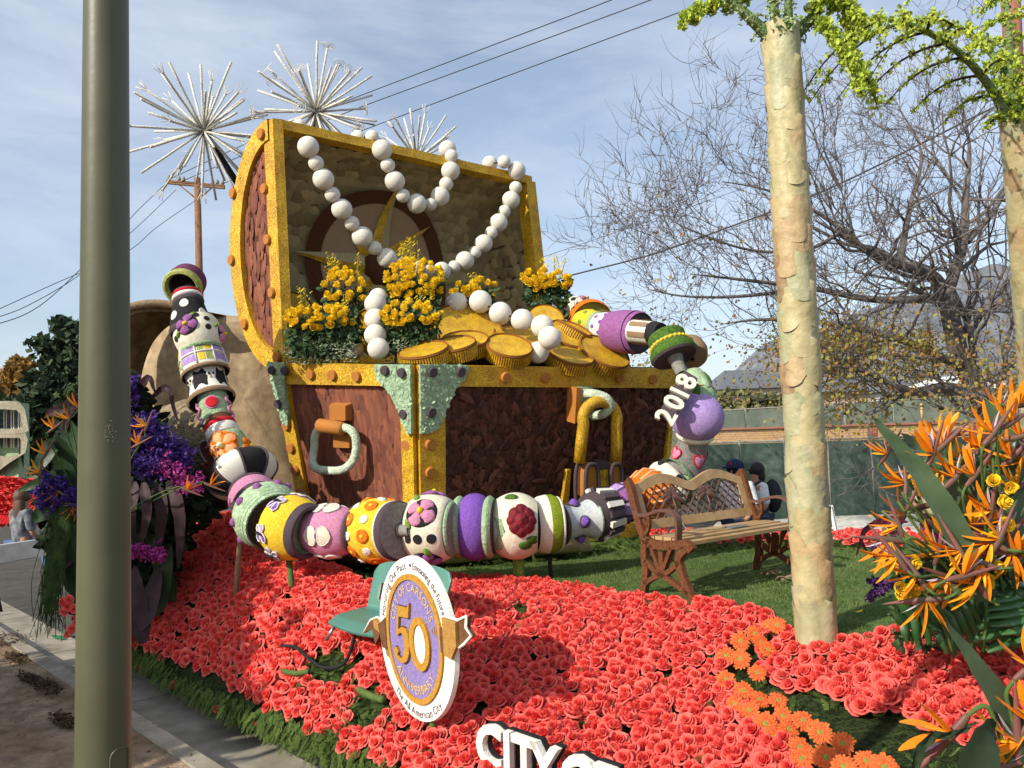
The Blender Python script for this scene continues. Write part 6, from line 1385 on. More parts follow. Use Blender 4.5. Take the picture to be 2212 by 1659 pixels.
# ================================================================ ROCKS
def pillow(name, label, out, D0, D1, thick, m, n=4, rough=.06, seed=0, cat='rock', back=.4):
    cx_ = sum(p[0] for p in out) / len(out); cy_ = sum(p[1] for p in out) / len(out); pts = []
    for i in range(len(out)):
        a, c = out[i], out[(i + 1) % len(out)]
        for k in range(n): pts.append((a[0] + (c[0] - a[0]) * k / n, a[1] + (c[1] - a[1]) * k / n))
    N = len(pts); xs = [p[0] for p in pts]; vs = []; rings = 9; rr = random.Random(seed)
    from mathutils import noise
    for sgn in (1, -1):
        for j in range(rings + 1):
            f = 1 - j / rings; q_ = math.sqrt(max(0, 1 - f ** 3))
            for x, y in pts:
                X = cx_ + (x - cx_) * f; Y = cy_ + (y - cy_) * f; D = D0 + (D1 - D0) * (X - min(xs)) / max(1, max(xs) - min(xs)); p = P(X, Y, D)
                nz_ = noise.noise(p * 1.6 + Vector((seed, 0, 0))) * rough * 2 + noise.noise(p * 6) * rough * .6
                vs.append(p - ray(X, Y) * ((thick * q_ * (1 if sgn > 0 else -back)) + nz_ * q_))
    fs = []
    for h in range(2):
        o_ = h * (rings + 1) * N
        for j in range(rings):
            for i in range(N): q = (o_ + j * N + i, o_ + j * N + (i + 1) % N, o_ + (j + 1) * N + (i + 1) % N, o_ + (j + 1) * N + i); fs.append(q if h else q[::-1])
    b = MB(); b.add(vs, fs); o = mk(name, b, m); return tag(o, label, cat)
pillow('sand_boulder', 'tall pale sandstone mound behind the left bead column and under the chest', [(395, 674), (440, 672), (500, 682), (560, 686), (610, 690), (640, 780), (655, 900), (668, 1000), (700, 1150), (560, 1150), (480, 1060), (420, 960), (380, 860), (372, 760)], 10.0, 10.3, .30, sand, seed=3, rough=.04)
pillow('sand_boulder', 'broad shaded rock wall under the dark arch left of the bead column', [(300, 780), (318, 735), (345, 705), (400, 690), (470, 690), (490, 900), (470, 1040), (420, 1020), (340, 980), (296, 900)], 10.0, 9.8, .10, sand, seed=5)
pillow('sand_boulder', 'low lumpy stone between the purple orchids and the green cylinder bead', [(345, 880), (400, 862), (450, 880), (482, 960), (510, 1060), (480, 1090), (400, 1060), (350, 1000)], 8.6, 8.4, .5, M('olive_rock', (.22, .17, .10), (.34, .27, .17), rough=.95, ns=8, bump=1, bs=30, dist=.05), seed=8)
pillow('sand_boulder', 'flat sandy ledge below the pink heart bead in front of the chest', [(640, 1100), (900, 1150), (1260, 1130), (1280, 1190), (1000, 1222), (860, 1232), (760, 1222), (690, 1200), (640, 1170)], 7.9, 8.1, .5, sand, seed=11)
at = thing('rock_arch', 'dark curved arch shell over the rock wall behind the purple orchids', 'arch', P(300, 865, 10))
b = MB(); apts = [(278, 872, 9.7), (284, 820, 9.7), (296, 770, 9.7), (316, 726, 9.75), (345, 693, 9.8), (380, 676, 9.9), (430, 672, 10), (490, 682, 10.1)]
pts = spline([P(x, y, D) for x, y, D in apts], 5); vs = []; fwd = Vector((-.35, -1, 0)).normalized() * .62
for i, p in enumerate(pts):
    t_ = (pts[min(i + 1, len(pts) - 1)] - pts[max(i - 1, 0)]).normalized(); n_ = t_.cross(fwd).normalized(); n_ = n_ if n_.z + n_.x * -.5 > 0 else -n_
    vs += [p, p + fwd, p + fwd - n_ * .09, p - n_ * .14]
b.add(vs, [(4 * i + j, 4 * i + (j + 1) % 4, 4 * i + 4 + (j + 1) % 4, 4 * i + 4 + j) for i in range(len(pts) - 1) for j in range(4)]); mk('shell', b, M('arch_brown', (.10, .065, .03), (.16, .11, .06), rough=.95, ns=6, bump=.8), at, sharp=50)
b = MB(); b.tube([p + fwd * 1.02 for p in pts], .05, 8); mk('rim', b, M('arch_rim', (.24, .17, .10), (.3, .22, .14), rough=.95, bump=.8), at)

# ================================================================ STARBURSTS
def burst(label, cx_, cy_, D, rp, n, kind, seed, pole):
    rr = random.Random(seed); c = P(cx_, cy_, D); t = thing('starburst', label, 'firework ornament', c, 'white firework ornaments'); k = D / F
    b = MB(); b.sphere(c, .05, 10, 8); mk('hub', b, white, t)
    b = MB(); b.tube([P(*pole[0], D + .15), P(*pole[1], D + .4)], .05, 8); mk('support_pole', b, charc, t)
    wrod = M('rod_white', (.60, .58, .52), (.74, .72, .66), rough=.95, ns=20, bump=1, bs=60, dist=.02)
    for i in range(n):
        z = 1 - 2 * (i + .5) / n; a = i * 2.39996 + rr.uniform(-.25, .25); q_ = math.sqrt(1 - z * z); d = Vector((q_ * math.cos(a), q_ * math.sin(a), z + rr.uniform(-.08, .08))).normalized(); l = rp * k * rr.choice((1.0, .95, .72, .85))
        pts = [c + d * (l * f) + Vector([rr.gauss(0, .002) for _ in range(3)]) for f in (0.02, .35, .7, 1)]
        b = MB(); b.tube(pts, .017, 6); o = mk('spike', b, wrod, t)
        if i % 3 == 0:
            e = pts[-1]; o1 = d.orthogonal().normalized(); o2 = d.cross(o1); b = MB()
            if kind == 'spiral':
                for m_, rr_ in ((0, .10), (0, .065), (0, .03)): b.loop([e + (o1 * math.cos(w) + o2 * math.sin(w)) * rr_ for w in [6.2832 * q / 16 for q in range(16)]], .0045, 4)
                b.tube([e + o1 * .10, e - o1 * .10], .004, 4); mk('spiral_tip', b, white, o)
            else:
                for q in range(5): w = 6.2832 * q / 5 + i; b.tube([e - d * .05, e + d * .12 + (o1 * math.cos(w) + o2 * math.sin(w)) * .07], .005, 4)
                mk('twig_tip', b, white, o)
burst('white starburst of rods with twig tips, leftmost of the three behind the lid', 440, 283, 11.5, 158, 58, 'twig', 3, ((446, 292), (528, 420)))
burst('white starburst of rods with wire spiral tips, middle of the three behind the lid', 683, 241, 11.8, 150, 54, 'spiral', 5, ((683, 245), (684, 330)))
burst('white starburst half hidden behind the lid, rightmost of the three', 900, 345, 13.0, 112, 50, 'twig', 9, ((900, 345), (902, 430)))
# ================================================================ PALMS (artificial)
def flake_clump():
    out = []
    for k in range(4):
        rr = random.Random(50 + k); b = MB()
        for i in range(5):
            c = Vector([rr.gauss(0, .35) for _ in range(3)]); n_ = Vector([rr.gauss(0, 1) for _ in range(3)]).normalized(); a = n_.orthogonal() * .55; d = n_.cross(a).normalized() * .4
            b.tint = rr.uniform(.3, .7); b.add([c - a, c - d + n_ * .15, c + a, c + d - n_ * .1], [(0, 1, 2, 3)])
        b.tint = .5; out.append(b)
    return out
FC = flake_clump(); frm = M('chartreuse_floret', (.22, .34, .03), (.60, .68, .10), rough=.7, tint=True, bump=0, trans=.25); pet_g = M('petiole_green', (.13, .2, .07), (.2, .28, .12), rough=.9, ns=25, bump=1, bs=60, dist=.03)
trunkm = [M('trunk_leaf_a', (.37, .32, .16), (.45, .39, .21), rough=.5, ns=6, amt=.12, bump=.5, bs=18, dist=.02, spec=.5), M('trunk_leaf_b', (.38, .27, .135), (.45, .345, .18), rough=.5, ns=6, amt=.12, bump=.5, bs=18, dist=.02, spec=.5), M('trunk_leaf_c', (.32, .32, .18), (.40, .385, .235), rough=.5, ns=6, amt=.12, bump=.5, bs=18, dist=.02, spec=.5), M('trunk_leaf_d', (.25, .165, .085), (.34, .24, .13), rough=.55, ns=6, amt=.2, bump=.5, bs=18, dist=.02, spec=.5)]
def palm_trunk(t, pts, rads):
    b = MB(); sp_pts = spline(pts, 5); rr_ = [rads[0] + (rads[1] - rads[0]) * i / (len(sp_pts) - 1) for i in range(len(sp_pts))]; b.tube(sp_pts, rr_, 24); tr = mk('trunk', b, trunkm[1], t)
    H_ = len(sp_pts) - 1; n = 0; row = 0; total = (sp_pts[-1] - sp_pts[0]).length; rows = int(total / .155)
    for row in range(rows):
        for j in range(4):
            f = (row + .5 + R.uniform(-.15, .15)) / rows * H_; i0 = min(int(f), H_ - 1); c = sp_pts[i0].lerp(sp_pts[i0 + 1], f - i0); r = rr_[i0]; w0 = 6.2832 * (j + .5 * (row % 2) + R.uniform(-.12, .12)) / 4; up = (sp_pts[-1] - sp_pts[0]).normalized(); ax_ = up.orthogonal().normalized(); ay = up.cross(ax_); wd = R.uniform(.85, 1.1); hh = R.uniform(.12, .16)
            b = MB(); lift = R.uniform(.002, .009); tipu = -1 if R.random() < .8 else 1
            def lf(s, q_): 
                s2 = 2 * s - 1; width = wd * (math.sin(math.pi * (.12 + .80 * q_)) ** .6); w = w0 + s2 * width; z = (q_ - .5) * 2 * hh * tipu * -1; h = lift + .006 * (1 - s2 * s2) + .010 * (q_ ** 3) + .003 * math.sin(9 * s + 5 * q_)
                return c + (ax_ * math.cos(w) + ay * math.sin(w)) * (r + h) + up * (z + .02 * s2 * s2)
            b.grid(lf, 6, 6); o = mk('trunk_leaf', b, R.choice(trunkm[:3] if R.random() < .85 else trunkm), tr); n += 1
def frond(t, pts, leaflets, r0=.035, dl=.06, ll=.5, side=(1, -1), droop=.75, dens=1.0):
    rc = spline(pts, 8); b = MB(); n = len(rc); b.tube(rc, [r0 * (1 - .8 * i / n) + .004 for i in range(n)], 6); o = mk('frond_stem', b, pet_g, t); ms = []; tt = []
    L = 0; acc = 0; tb = MB()
    for i in range(1, n):
        seg = (rc[i] - rc[i - 1]); acc += seg.length
        f = i / n
        for q in range(5 if leaflets >= 1 else 2): ms.append(frame([R.gauss(0, 1) for _ in range(3)], s=R.uniform(.013, .024), loc=rc[i] + Vector([R.gauss(0, .016 + r0 * .4 * (1 - f)) for _ in range(3)]))); tt.append(R.uniform(.2, .8))
        if f < leaflets or acc < dl: continue
        acc = 0; tdir = seg.normalized()
        for sgn in side:
            sd = tdir.cross(Vector((0, 0, 1))).normalized() * sgn; l = ll * math.sin(math.pi * min(.95, .18 + (1 - f) * .8 + .1)) * R.uniform(.8, 1.1); K = 9; p = rc[i].copy(); lp_ = [p.copy()]
            for k in range(K): d_ = (tdir * .45 + sd * .55 + Vector((0, 0, -droop * (k + 1) / K * 1.6))).normalized(); p = p + d_ * (l / K); lp_.append(p.copy())
            tb.tube(lp_, [.008 * (1 - k / (K + 1)) + .002 for k in range(K + 1)], 4)
            for k, p in enumerate(lp_[1:]):
                for q in range(int(5 * dens)): ms.append(frame([R.gauss(0, 1) for _ in range(3)], s=R.uniform(.014, .028), loc=p + Vector([R.gauss(0, .016) for _ in range(3)]) + (lp_[k] - p) * R.random())); tt.append(min(1, max(0, R.gauss(.55, .25))))
    if tb.v: mk('leaflet_stems', tb, M('leaflet_brown', (.05, .04, .03)), o)
    scatter('florets', FC, ms, tt, frm if leaflets < 1 else M('lichen_flake', (.20, .29, .11), (.38, .46, .24), tint=True, rough=.9, bump=0), o, kind='stuff', smooth=False)
pa = thing('palm_ornament', 'artificial palm with a cream patchwork leaf trunk standing on the lawn', 'palm', PZ(1763, 1365, LAWNZ))
palm_trunk(pa, [PZ(1763, 1368, LAWNZ), P(1738, 950, 4.86), P(1712, 500, 4.9), P(1686, 82, 4.95)], (.108, .095))
T0 = P(1686, 90, 4.95)
for (q, r_) in (([(1686, 96, 4.95), (1655, 72, 4.93), (1600, 20, 4.9), (1560, -20, 4.9)], .05), ([(1680, 84, 4.93), (1674, 40, 4.9), (1670, -60, 4.9)], .042), ([(1692, 84, 4.92), (1702, 40, 4.85), (1704, -60, 4.8)], .04), ([(1700, 92, 4.95), (1730, 62, 4.97), (1765, 25, 5.0), (1790, -30, 5.05)], .048)):
    frond(pa, [P(*a) for a in q], 2, r_)
frond(pa, [P(1640, -30, 5.0), P(1590, -2, 5.0), P(1545, 5, 5.0), P(1500, 24, 5.0), P(1474, 42, 5.0)], .1, .02, .09, .10, dens=.8)
frond(pa, [P(1745, 40, 4.95), P(1780, 50, 4.9), P(1812, 82, 4.85), P(1842, 122, 4.8), P(1868, 162, 4.75)], .12, .026, .085, .30)
frond(pa, [P(1740, 20, 4.9), P(1790, -5, 4.9), P(1830, 15, 4.9), P(1850, 50, 4.9)], .15, .02, .07, .22)
pb_ = thing('palm_ornament', 'second artificial palm cut off by the right edge, its fronds arching left', 'palm', PZ(2262, 1270, LAWNZ))
palm_trunk(pb_, [PZ(2262, 1270, LAWNZ), P(2250, 900, 5.1), P(2222, 500, 5.1), P(2205, 290, 5.1)], (.105, .095))
frond(pb_, [P(2200, 296, 5.1), P(2180, 260, 5.05), P(2140, 190, 5.0), P(2085, 125, 4.9), P(2020, 78, 4.8), P(1950, 48, 4.75), P(1885, 44, 4.7)], .14, .03, .15, .72, side=(1, -1), droop=.6, dens=.6)
frond(pb_, [P(2200, 296, 5.1), P(2190, 230, 5.15), P(2160, 140, 5.2), P(2090, 70, 5.3), P(2010, 45, 5.4), P(1930, 60, 5.4)], .2, .028, .20, .5, side=(1, -1), droop=.6, dens=.5)
frond(pb_, [P(2204, 290, 5.1), P(2188, 200, 5.05), P(2180, 90, 5.0), P(2172, -20, 5.0)], .25, .04, .10, .2, dens=.7)
frond(pb_, [P(2206, 292, 5.1), P(2218, 210, 5.1), P(2250, 140, 5.1)], .3, .04, .10, .3)
b = MB(); b.tube([P(2200, 380, 16), P(2182, -40, 16)], .17, 10); tag(mk('rust_pole', b, M('rust_pole', (.26, .10, .08), (.3, .13, .1))), 'reddish brown pole behind the right palm fronds', 'pole')

# ================================================================ BARE TREE
bark = M('bare_bark', (.11, .095, .09), (.18, .155, .145), rough=.95, ns=5, bump=.6)
class Tr:
    def __init__(s, seed): s.mb = MB(); s.R = random.Random(seed); s.tips = []
    def limb(s, pts, r0, r1, lv=3, spread=1.0, n=6, kids=None, kl=2.6, f0=.1):
        r0 *= .78; r1 = min(r1, .007) if r1 < .08 else r1 * .78; kids = max(4, int(kids * 1.0))
        pp_ = spline([P(*q) for q in pts], 6); k = len(pp_); s.mb.tube(pp_, [r0 + (r1 - r0) * i / (k - 1) for i in range(k)], n); kids = kids or k
        for j in range(kids):
            f = f0 + (1 - f0) * (j + s.R.random()) / kids; i = min(k - 2, int(f * (k - 1))); d = (pp_[i + 1] - pp_[i]).normalized(); s.grow(pp_[i], (d * .7 + s.rv() * spread).normalized(), kl * s.R.uniform(.5, 1.1), (r0 + (r1 - r0) * f) * .42, lv)
    def rv(s): 
        v = Vector((s.R.gauss(0, 1), s.R.gauss(0, .7), s.R.gauss(.15, 1))); return v.normalized()
    def grow(s, p, d, l, r, lv):
        K = 6 if lv > 1 else 5; pts = [p.copy()]; q = p.copy(); dd = d.copy(); r = max(r, .0055)
        for i in range(K): dd = (dd + s.rv() * .34 + Vector((0, 0, .05))).normalized(); q = q + dd * (l / K); pts.append(q.copy())
        s.mb.tube(pts, [r * (1 - .72 * i / K) for i in range(K + 1)], 5 if lv > 2 else 3, cap=False)
        if lv <= 0: s.tips.append(q.copy()); return
        for c in range(s.R.randint(3, 5)):
            i = s.R.randint(1, K); base_d = (pts[i] - pts[i - 1]).normalized(); s.grow(pts[i], (base_d * .75 + s.rv() * .75).normalized(), l * s.R.uniform(.42, .68), r * .52, lv - 1)
        s.tips.append(q.copy())
tr = Tr(4); T = 15.5
tr.limb([(2180, 1060, T), (2150, 930, T), (2110, 840, T), (2070, 760, T), (2045, 640, T)], .34, .22, 2, kids=6)
tr.limb([(2080, 780, T), (2034, 617, T), (1944, 571, T - .4), (1869, 538, T - .8), (1812, 504, T - 1), (1756, 474, T - 1.2)], .2, .06, 3, kids=16)
tr.limb([(2045, 640, T), (2079, 526, T), (2087, 414, T), (2094, 320, T + .3), (2080, 230, T + .3)], .17, .05, 3, kids=15)
tr.limb([(2090, 520, T), (2150, 450, T + .5), (2195, 360, T + 1), (2250, 290, T + 1)], .1, .04, 3, kids=8)
tr.limb([(2060, 640, T), (1900, 648, T - 1), (1750, 622, T - 1.6), (1600, 604, T - 2), (1490, 592, T - 2)], .11, .025, 3, kids=14)
tr.limb([(2090, 800, T), (1950, 735, T - 1), (1800, 700, T - 1.5), (1660, 690, T - 2), (1560, 700, T - 2)], .12, .025, 3, kids=13)
tr.limb([(1869, 538, T - .8), (1770, 462, T - 1), (1660, 412, T - 1.2), (1560, 392, T - 1.2)], .07, .02, 3, kids=8, kl=1.9)
tr.limb([(1944, 571, T - .4), (1965, 450, T), (1990, 330, T + .5), (1940, 230, T + .5)], .09, .025, 3, kids=9, kl=2.0)
tr.limb([(2110, 850, T), (2040, 838, T - 1), (1960, 845, T - 1.5), (1860, 800, T - 2), (1780, 790, T - 2.2)], .17, .03, 3, kids=12, kl=2.0)
tr.limb([(2150, 880, T), (2230, 800, T), (2330, 700, T)], .2, .1, 3, kids=6)
tr.limb([(1812, 504, T - 1), (1740, 540, T - 1.5), (1620, 540, T - 1.8), (1500, 500, T - 2), (1440, 470, T - 2)], .05, .015, 3, kids=10, kl=1.9)
tr.limb([(1750, 622, T - 1.6), (1600, 640, T - 2), (1480, 640, T - 2.2), (1400, 625, T - 2.2)], .05, .015, 3, kids=8, kl=1.7)
tt_ = thing('bare_tree', 'wide leafless tree with a few yellow leaves spreading behind the palm trunk', 'tree', PZ(2185, 1060, 0))
p = tr.mb; b = MB(); b.tube([PZ(2190, 1070, 0) + Vector((0, 0, -.1)), P(2180, 1050, T)], [.42, .34], 10); mk('trunk', b, bark, tt_)
mk('branches', p, bark, tt_, kind='stuff'); print('tree verts', len(p.v), 'tips', len(tr.tips))
lq = MB(); lq.add([(-.5, -.2, 0), (.1, -.4, .1), (.6, 0, 0), (.0, .4, .12)], [(0, 1, 2, 3)])
ms = []; tt = []
for q in tr.tips:
    x, y, D = proj(q); pr = .0 if y < 420 or y > 925 else .05 if y < 600 else .22 if y < 720 else .9
    if x > 2000: pr *= .8
    for _ in range(7 if y > 700 else 1):
        if R.random() < pr: ms.append(frame([R.gauss(0, 1) for _ in range(3)], s=R.uniform(.04, .085), loc=q + Vector([R.gauss(0, .2) for _ in range(3)]))); tt.append(R.random())
if ms: scatter('autumn_leaves', [lq], ms, tt, M('autumn_leaf', (.34, .15, .05), (.30, .32, .06), rough=.7, tint=True, bump=0, trans=.3), tt_, kind='stuff', smooth=False)
# ---- trees far left
def clump_tree(name, label, px_, py0, py1, D, shape, n, m, sz, trunk_r=.3, seed=1, tiers=0):
    rr = random.Random(seed); base = P(px_, 1000, D); base.z = 0; top = P(px_, py0, D); t = thing(name, label, 'tree', base); b = MB(); b.tube([base, base.lerp(Vector((top.x, top.y, top.z)), .5) + Vector((.2, 0, 0)), top - Vector((0, 0, .5))], [trunk_r, trunk_r * .6, .06], 8)
    ms = []; tt = []; nb = 40
    for i in range(nb):
        f = (i + .5) / nb; z = P(px_, py1, D).z * (1 - f) + top.z * f; w = shape(f) * D / F * rr.uniform(.6, 1.1); a = rr.uniform(0, 6.28); e = Vector((base.x + w * math.cos(a), base.y + w * math.sin(a), z + rr.uniform(-.3, .5))); c = Vector((base.x, base.y, z - w * .2))
        b.tube([c, c.lerp(e, .6) + Vector((0, 0, .1 * w)), e], [.09, .05, .02], 4)
        for k in range(n // nb):
            q_ = rr.uniform(.25, 1.05); p = c.lerp(e, q_) + Vector((rr.gauss(0, w * .20), rr.gauss(0, w * .20), rr.gauss(.05, .18 if tiers else w * .16))); ms.append(frame((rr.gauss(0, .5), rr.gauss(0, .5), 1) if tiers else [rr.gauss(0, 1) for _ in range(3)], s=sz * rr.uniform(.5, 1.3), loc=p, spin=rr.uniform(0, 6))); tt.append(min(1, max(0, rr.gauss(.5, .25))))
    mk('trunk', b, bark, t); scatter('crown', FC, ms, tt, m, t, kind='stuff', smooth=False)
cdm = M('cedar_needles', (.022, .040, .024), (.07, .095, .05), rough=.9, tint=True, bump=0, amt=.2); aut = M('autumn_crown', (.16, .09, .03), (.34, .20, .05), rough=.8, tint=True, bump=0, trans=.2)
clump_tree('cedar_tree', 'dark flat tiered cedar tree left of the street pole', 150, 705, 960, 52, lambda f: 92 * (1 - f) ** .55 + 22, 2600, cdm, .42, seed=2, tiers=1)
clump_tree('cedar_tree', 'cedar top showing between the street pole and the arch', 292, 690, 960, 58, lambda f: 80 * (1 - f) ** .6 + 12, 2600, cdm, .42, seed=6, tiers=1)
clump_tree('cedar_tree', 'darker cedar low behind the bird of paradise stand at the left', 100, 830, 1010, 44, lambda f: 95 * (1 - f) ** .5 + 14, 2600, cdm, .40, seed=8, tiers=1)
clump_tree('autumn_tree', 'orange and green autumn tree at the left edge', 42, 795, 980, 48, lambda f: 62 * math.sin(math.pi * (.15 + .8 * f)), 3000, aut, .38, seed=3)
clump_tree('broadleaf_tree', 'dark green tree low at the left edge behind the autumn tree', -20, 870, 1010, 46, lambda f: 70 * math.sin(math.pi * (.15 + .8 * f)), 2400, M('olive_crown', (.04, .07, .02), (.10, .14, .05), tint=True, rough=.9, bump=0), .4, seed=5)
clump_tree('broadleaf_tree', 'dark green tree filling the gap behind the street pole', 225, 800, 1040, 40, lambda f: 110 * math.sin(math.pi * (.2 + .72 * f)), 3600, M('dark_crown', (.02, .04, .015), (.06, .09, .03), tint=True, rough=.9, bump=0), .4, seed=7)
for i, (x, D, y0, w) in enumerate(((1560, 70, 862, 60), (1650, 64, 868, 70), (1745, 72, 858, 60), (1850, 60, 872, 50), (1960, 62, 868, 55), (2050, 58, 860, 60))):
    clump_tree('shrub', ('olive shrub between the purple ball and the houses', 'broad olive shrub under the grey roofed house', 'shrub left of the palm trunk above the windscreen', 'low shrub right of the palm trunk', 'shrub in front of the small white house', 'shrub in front of the white low building')[i], x, y0, 905, D, lambda f, w=w: w * math.sin(math.pi * (.2 + .75 * f)), 900, M('hill_shrub', (.09, .10, .045), (.20, .19, .09), tint=True, rough=.9, bump=0), .5, seed=20 + i, trunk_r=.1)
# ================================================================ BIRDS OF PARADISE AND OTHER PLANTS
def lance(l, w, m_cup=.25, n=8, bend=.0):
    b = MB(); vs = []
    for i in range(n + 1):
        t = i / n; ww = w * (math.sin(math.pi * (t * .93 + .04)) ** .7); z = bend * t * t
        vs += [(-ww, 0, l * t), (0, -ww * m_cup + z, l * t), (ww, 0, l * t)] if False else [(l * t, -ww, ww * m_cup + z), (l * t, 0, z), (l * t, ww, ww * m_cup + z)]
    b.add(vs, [(3 * i + j, 3 * i + 3 + j, 3 * i + 4 + j, 3 * i + 1 + j) for i in range(n) for j in range(2)]); return b
sep_m = M('sepal_orange', (.80, .22, .01), (.88, .36, .015), rough=.5, ns=14, rnd=True, amt=.12, bump=.15, trans=.15); ton_m = M('tongue_lilac', (.42, .36, .42), (.5, .42, .5), rough=.6); sp_m = M('spathe', (.22, .05, .06), (.07, .10, .05), rough=.5, ns=5, bump=.1); stb = M('stem_green', (.08, .13, .035))
sep_me = mesh_of('sepal', lance(.15, .019, .5, 8, -.01), sep_m); ton_me = mesh_of('tongue', lance(.10, .008, .6, 5), ton_m); sep2 = mesh_of('sepal', lance(.10, .012, .6, 6, .012), M('sepal_yellow', (.85, .50, .03), (.9, .45, .02), rough=.5, bump=0, trans=.15))
b = MB(); b.tube(spline([(-.07, 0, -.004), (-.02, 0, 0), (.06, 0, .012), (.16, 0, .03)], 4), [.006, .008, .0095, .0105, .011, .0105, .010, .009, .008, .0065, .005, .003, .001], 8, flat=1.3); spa_me = mesh_of('spathe', b, sp_m)
b = MB(); b.tube(spline([(-.07, 0, -.004), (-.12, 0, -.04), (-.16, 0, -.16), (-.15, 0, -.42)], 4), .008, 7); stm_me = mesh_of('stem', b, stb)
def bird(p, zdir, xdir, s, label, grp, root=None):
    m4 = frame(zdir, x=xdir, s=s); t = thing('bird_of_paradise', label, 'flower', p, grp)
    for k, (a, y, me) in enumerate(((58, .1, sep_me), (88, -.12, sep_me), (118, .12, sep_me), (35, 0, ton_me), (72, .25, sep2), (100, -.3, sep2))):
        if k == 4 and R.random() < .4: continue
        a = rad(a + R.gauss(0, 7)); d = Vector((math.cos(a), y + R.gauss(0, .08), math.sin(a))).normalized(); u_ = Vector((-d.z, 0, d.x)); mm = Matrix((d, u_.cross(d), u_)).transposed(); mm = Matrix((d, Vector((0, 1, 0)), d.cross(Vector((0, 1, 0))))).transposed().to_4x4()
        inst_in('tongue' if me is ton_me else 'sepal', me, t, m4 @ mm)
    inst_in('spathe', spa_me, t, m4)
    if root is not None:
        q0 = p + (m4.to_3x3() @ Vector((-.065, 0, -.004))); q1_ = p + (m4.to_3x3() @ Vector((-.11, 0, -.03))); b = MB(); b.tube(spline([q0, q1_, q1_.lerp(root, .3) + Vector((0, 0, .03)), root], 4), .0065 * s, 6); mk('stem', b, stb, t)
    return t
def A5(zx, zy): return 1769.6 + .2 * zx, 831.7 + .2 * zy
def A6(zx, zy): return 1769.6 + .2 * zx, 1150.2 + .2 * zy
GR = 'birds of paradise in the right arrangement'; LB_ = 'orange bird of paradise flower in the tall arrangement at the right edge'
lst = [(A5(940, 1060), 165, 0), (A5(1100, 870), 235, 0), (A5(745, 735), 150, 0), (A5(1330, 670), 125, 0), (A5(1560, 830), 150, 0), (A5(1720, 700), 115, 0), (A5(2090, 790), 135, 0), (A5(1890, 520), 135, 0), (A5(2085, 410), 105, 0), (A5(1960, 250), 130, 0), (A5(2140, 230), 80, 0), (A5(920, 1410), 150, 0), (A5(860, 1500), 190, 0), (A5(1690, 980), 130, 0), (A5(2150, 1120), 120, 0), (A5(1230, 740), 140, 0), (A5(1800, 1330), 165, 0), (A5(1960, 1460), 150, 0), (A5(1450, 1560), 100, 0), (A5(1640, 1540), 80, 0),
       (A6(745, 70), 255, 1), (A6(830, 250), 205, 1), (A6(1050, 440), 200, 1), (A6(1150, 720), 270, 1), (A6(1710, 545), 205, 1), (A6(1745, 320), 240, 1), (A6(2070, 200), 265, 1), (A6(1520, 190), 190, 1), (A6(1560, 480), 100, 1), (A6(1380, 480), 235, 1), (A6(1850, 90), 230, 1), (A6(1960, 60), 150, 1), (A5(2010, 1000), 110, 0), (A5(1480, 1000), 130, 0), (A5(2180, 560), 100, 0)]
lst += [((R.uniform(2010, 2215), R.uniform(930, 1220)), R.choice((110, 130, 150, 165, 95)), 0) for _ in range(14)]
for (x, y), ang, lo in lst:
    D = R.uniform(3.45, 3.95) if not lo else R.uniform(3.3, 3.6); z_ = vdir(ang) + CB * R.uniform(-.1, .35); bird(P(x, y, D), z_, vdir(ang - 80) + CB * R.uniform(-.4, .4), R.uniform(.85, 1.1), LB_, GR, P(2150 + R.uniform(-60, 50), 1330 + R.uniform(-60, 40), 3.8))['_y'] = y
def big_leaf(name, pts, w, m, fold=.25, n=14, prof=None, parent=None, label=None, grp=None):
    rc = spline(pts, 5); k = len(rc); vs = []; 
    for i, p in enumerate(rc):
        f = i / (k - 1); ww = w * (prof(f) if prof else min(1, f * 3.2 + .25) * (1 - f) ** .62 * 1.25); t_ = (rc[min(i + 1, k - 1)] - rc[max(i - 1, 0)]).normalized(); s_ = t_.cross(CB).normalized(); n_ = s_.cross(t_)
        for j in (-1, -.5, 0, .5, 1): vs.append(p + s_ * (ww * j) + CB * (abs(j) * ww * fold + .006 * math.sin(f * 30 + j * 3)))
    b = MB(); b.add(vs, [(5 * i + j, 5 * i + 5 + j, 5 * i + 6 + j, 5 * i + 1 + j) for i in range(k - 1) for j in range(4)])
    o = mk(name, b, m, parent)
    if parent is None: tag(o, label, 'leaf', grp)
    return o
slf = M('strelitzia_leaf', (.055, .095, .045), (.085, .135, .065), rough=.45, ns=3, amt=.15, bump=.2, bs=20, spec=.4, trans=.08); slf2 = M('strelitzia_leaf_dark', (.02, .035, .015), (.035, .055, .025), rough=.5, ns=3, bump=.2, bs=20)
RP = thing('paradise_leaves', 'broad grey green strelitzia leaves and stems of the right arrangement', 'foliage', P(2150, 1400, 3.9))
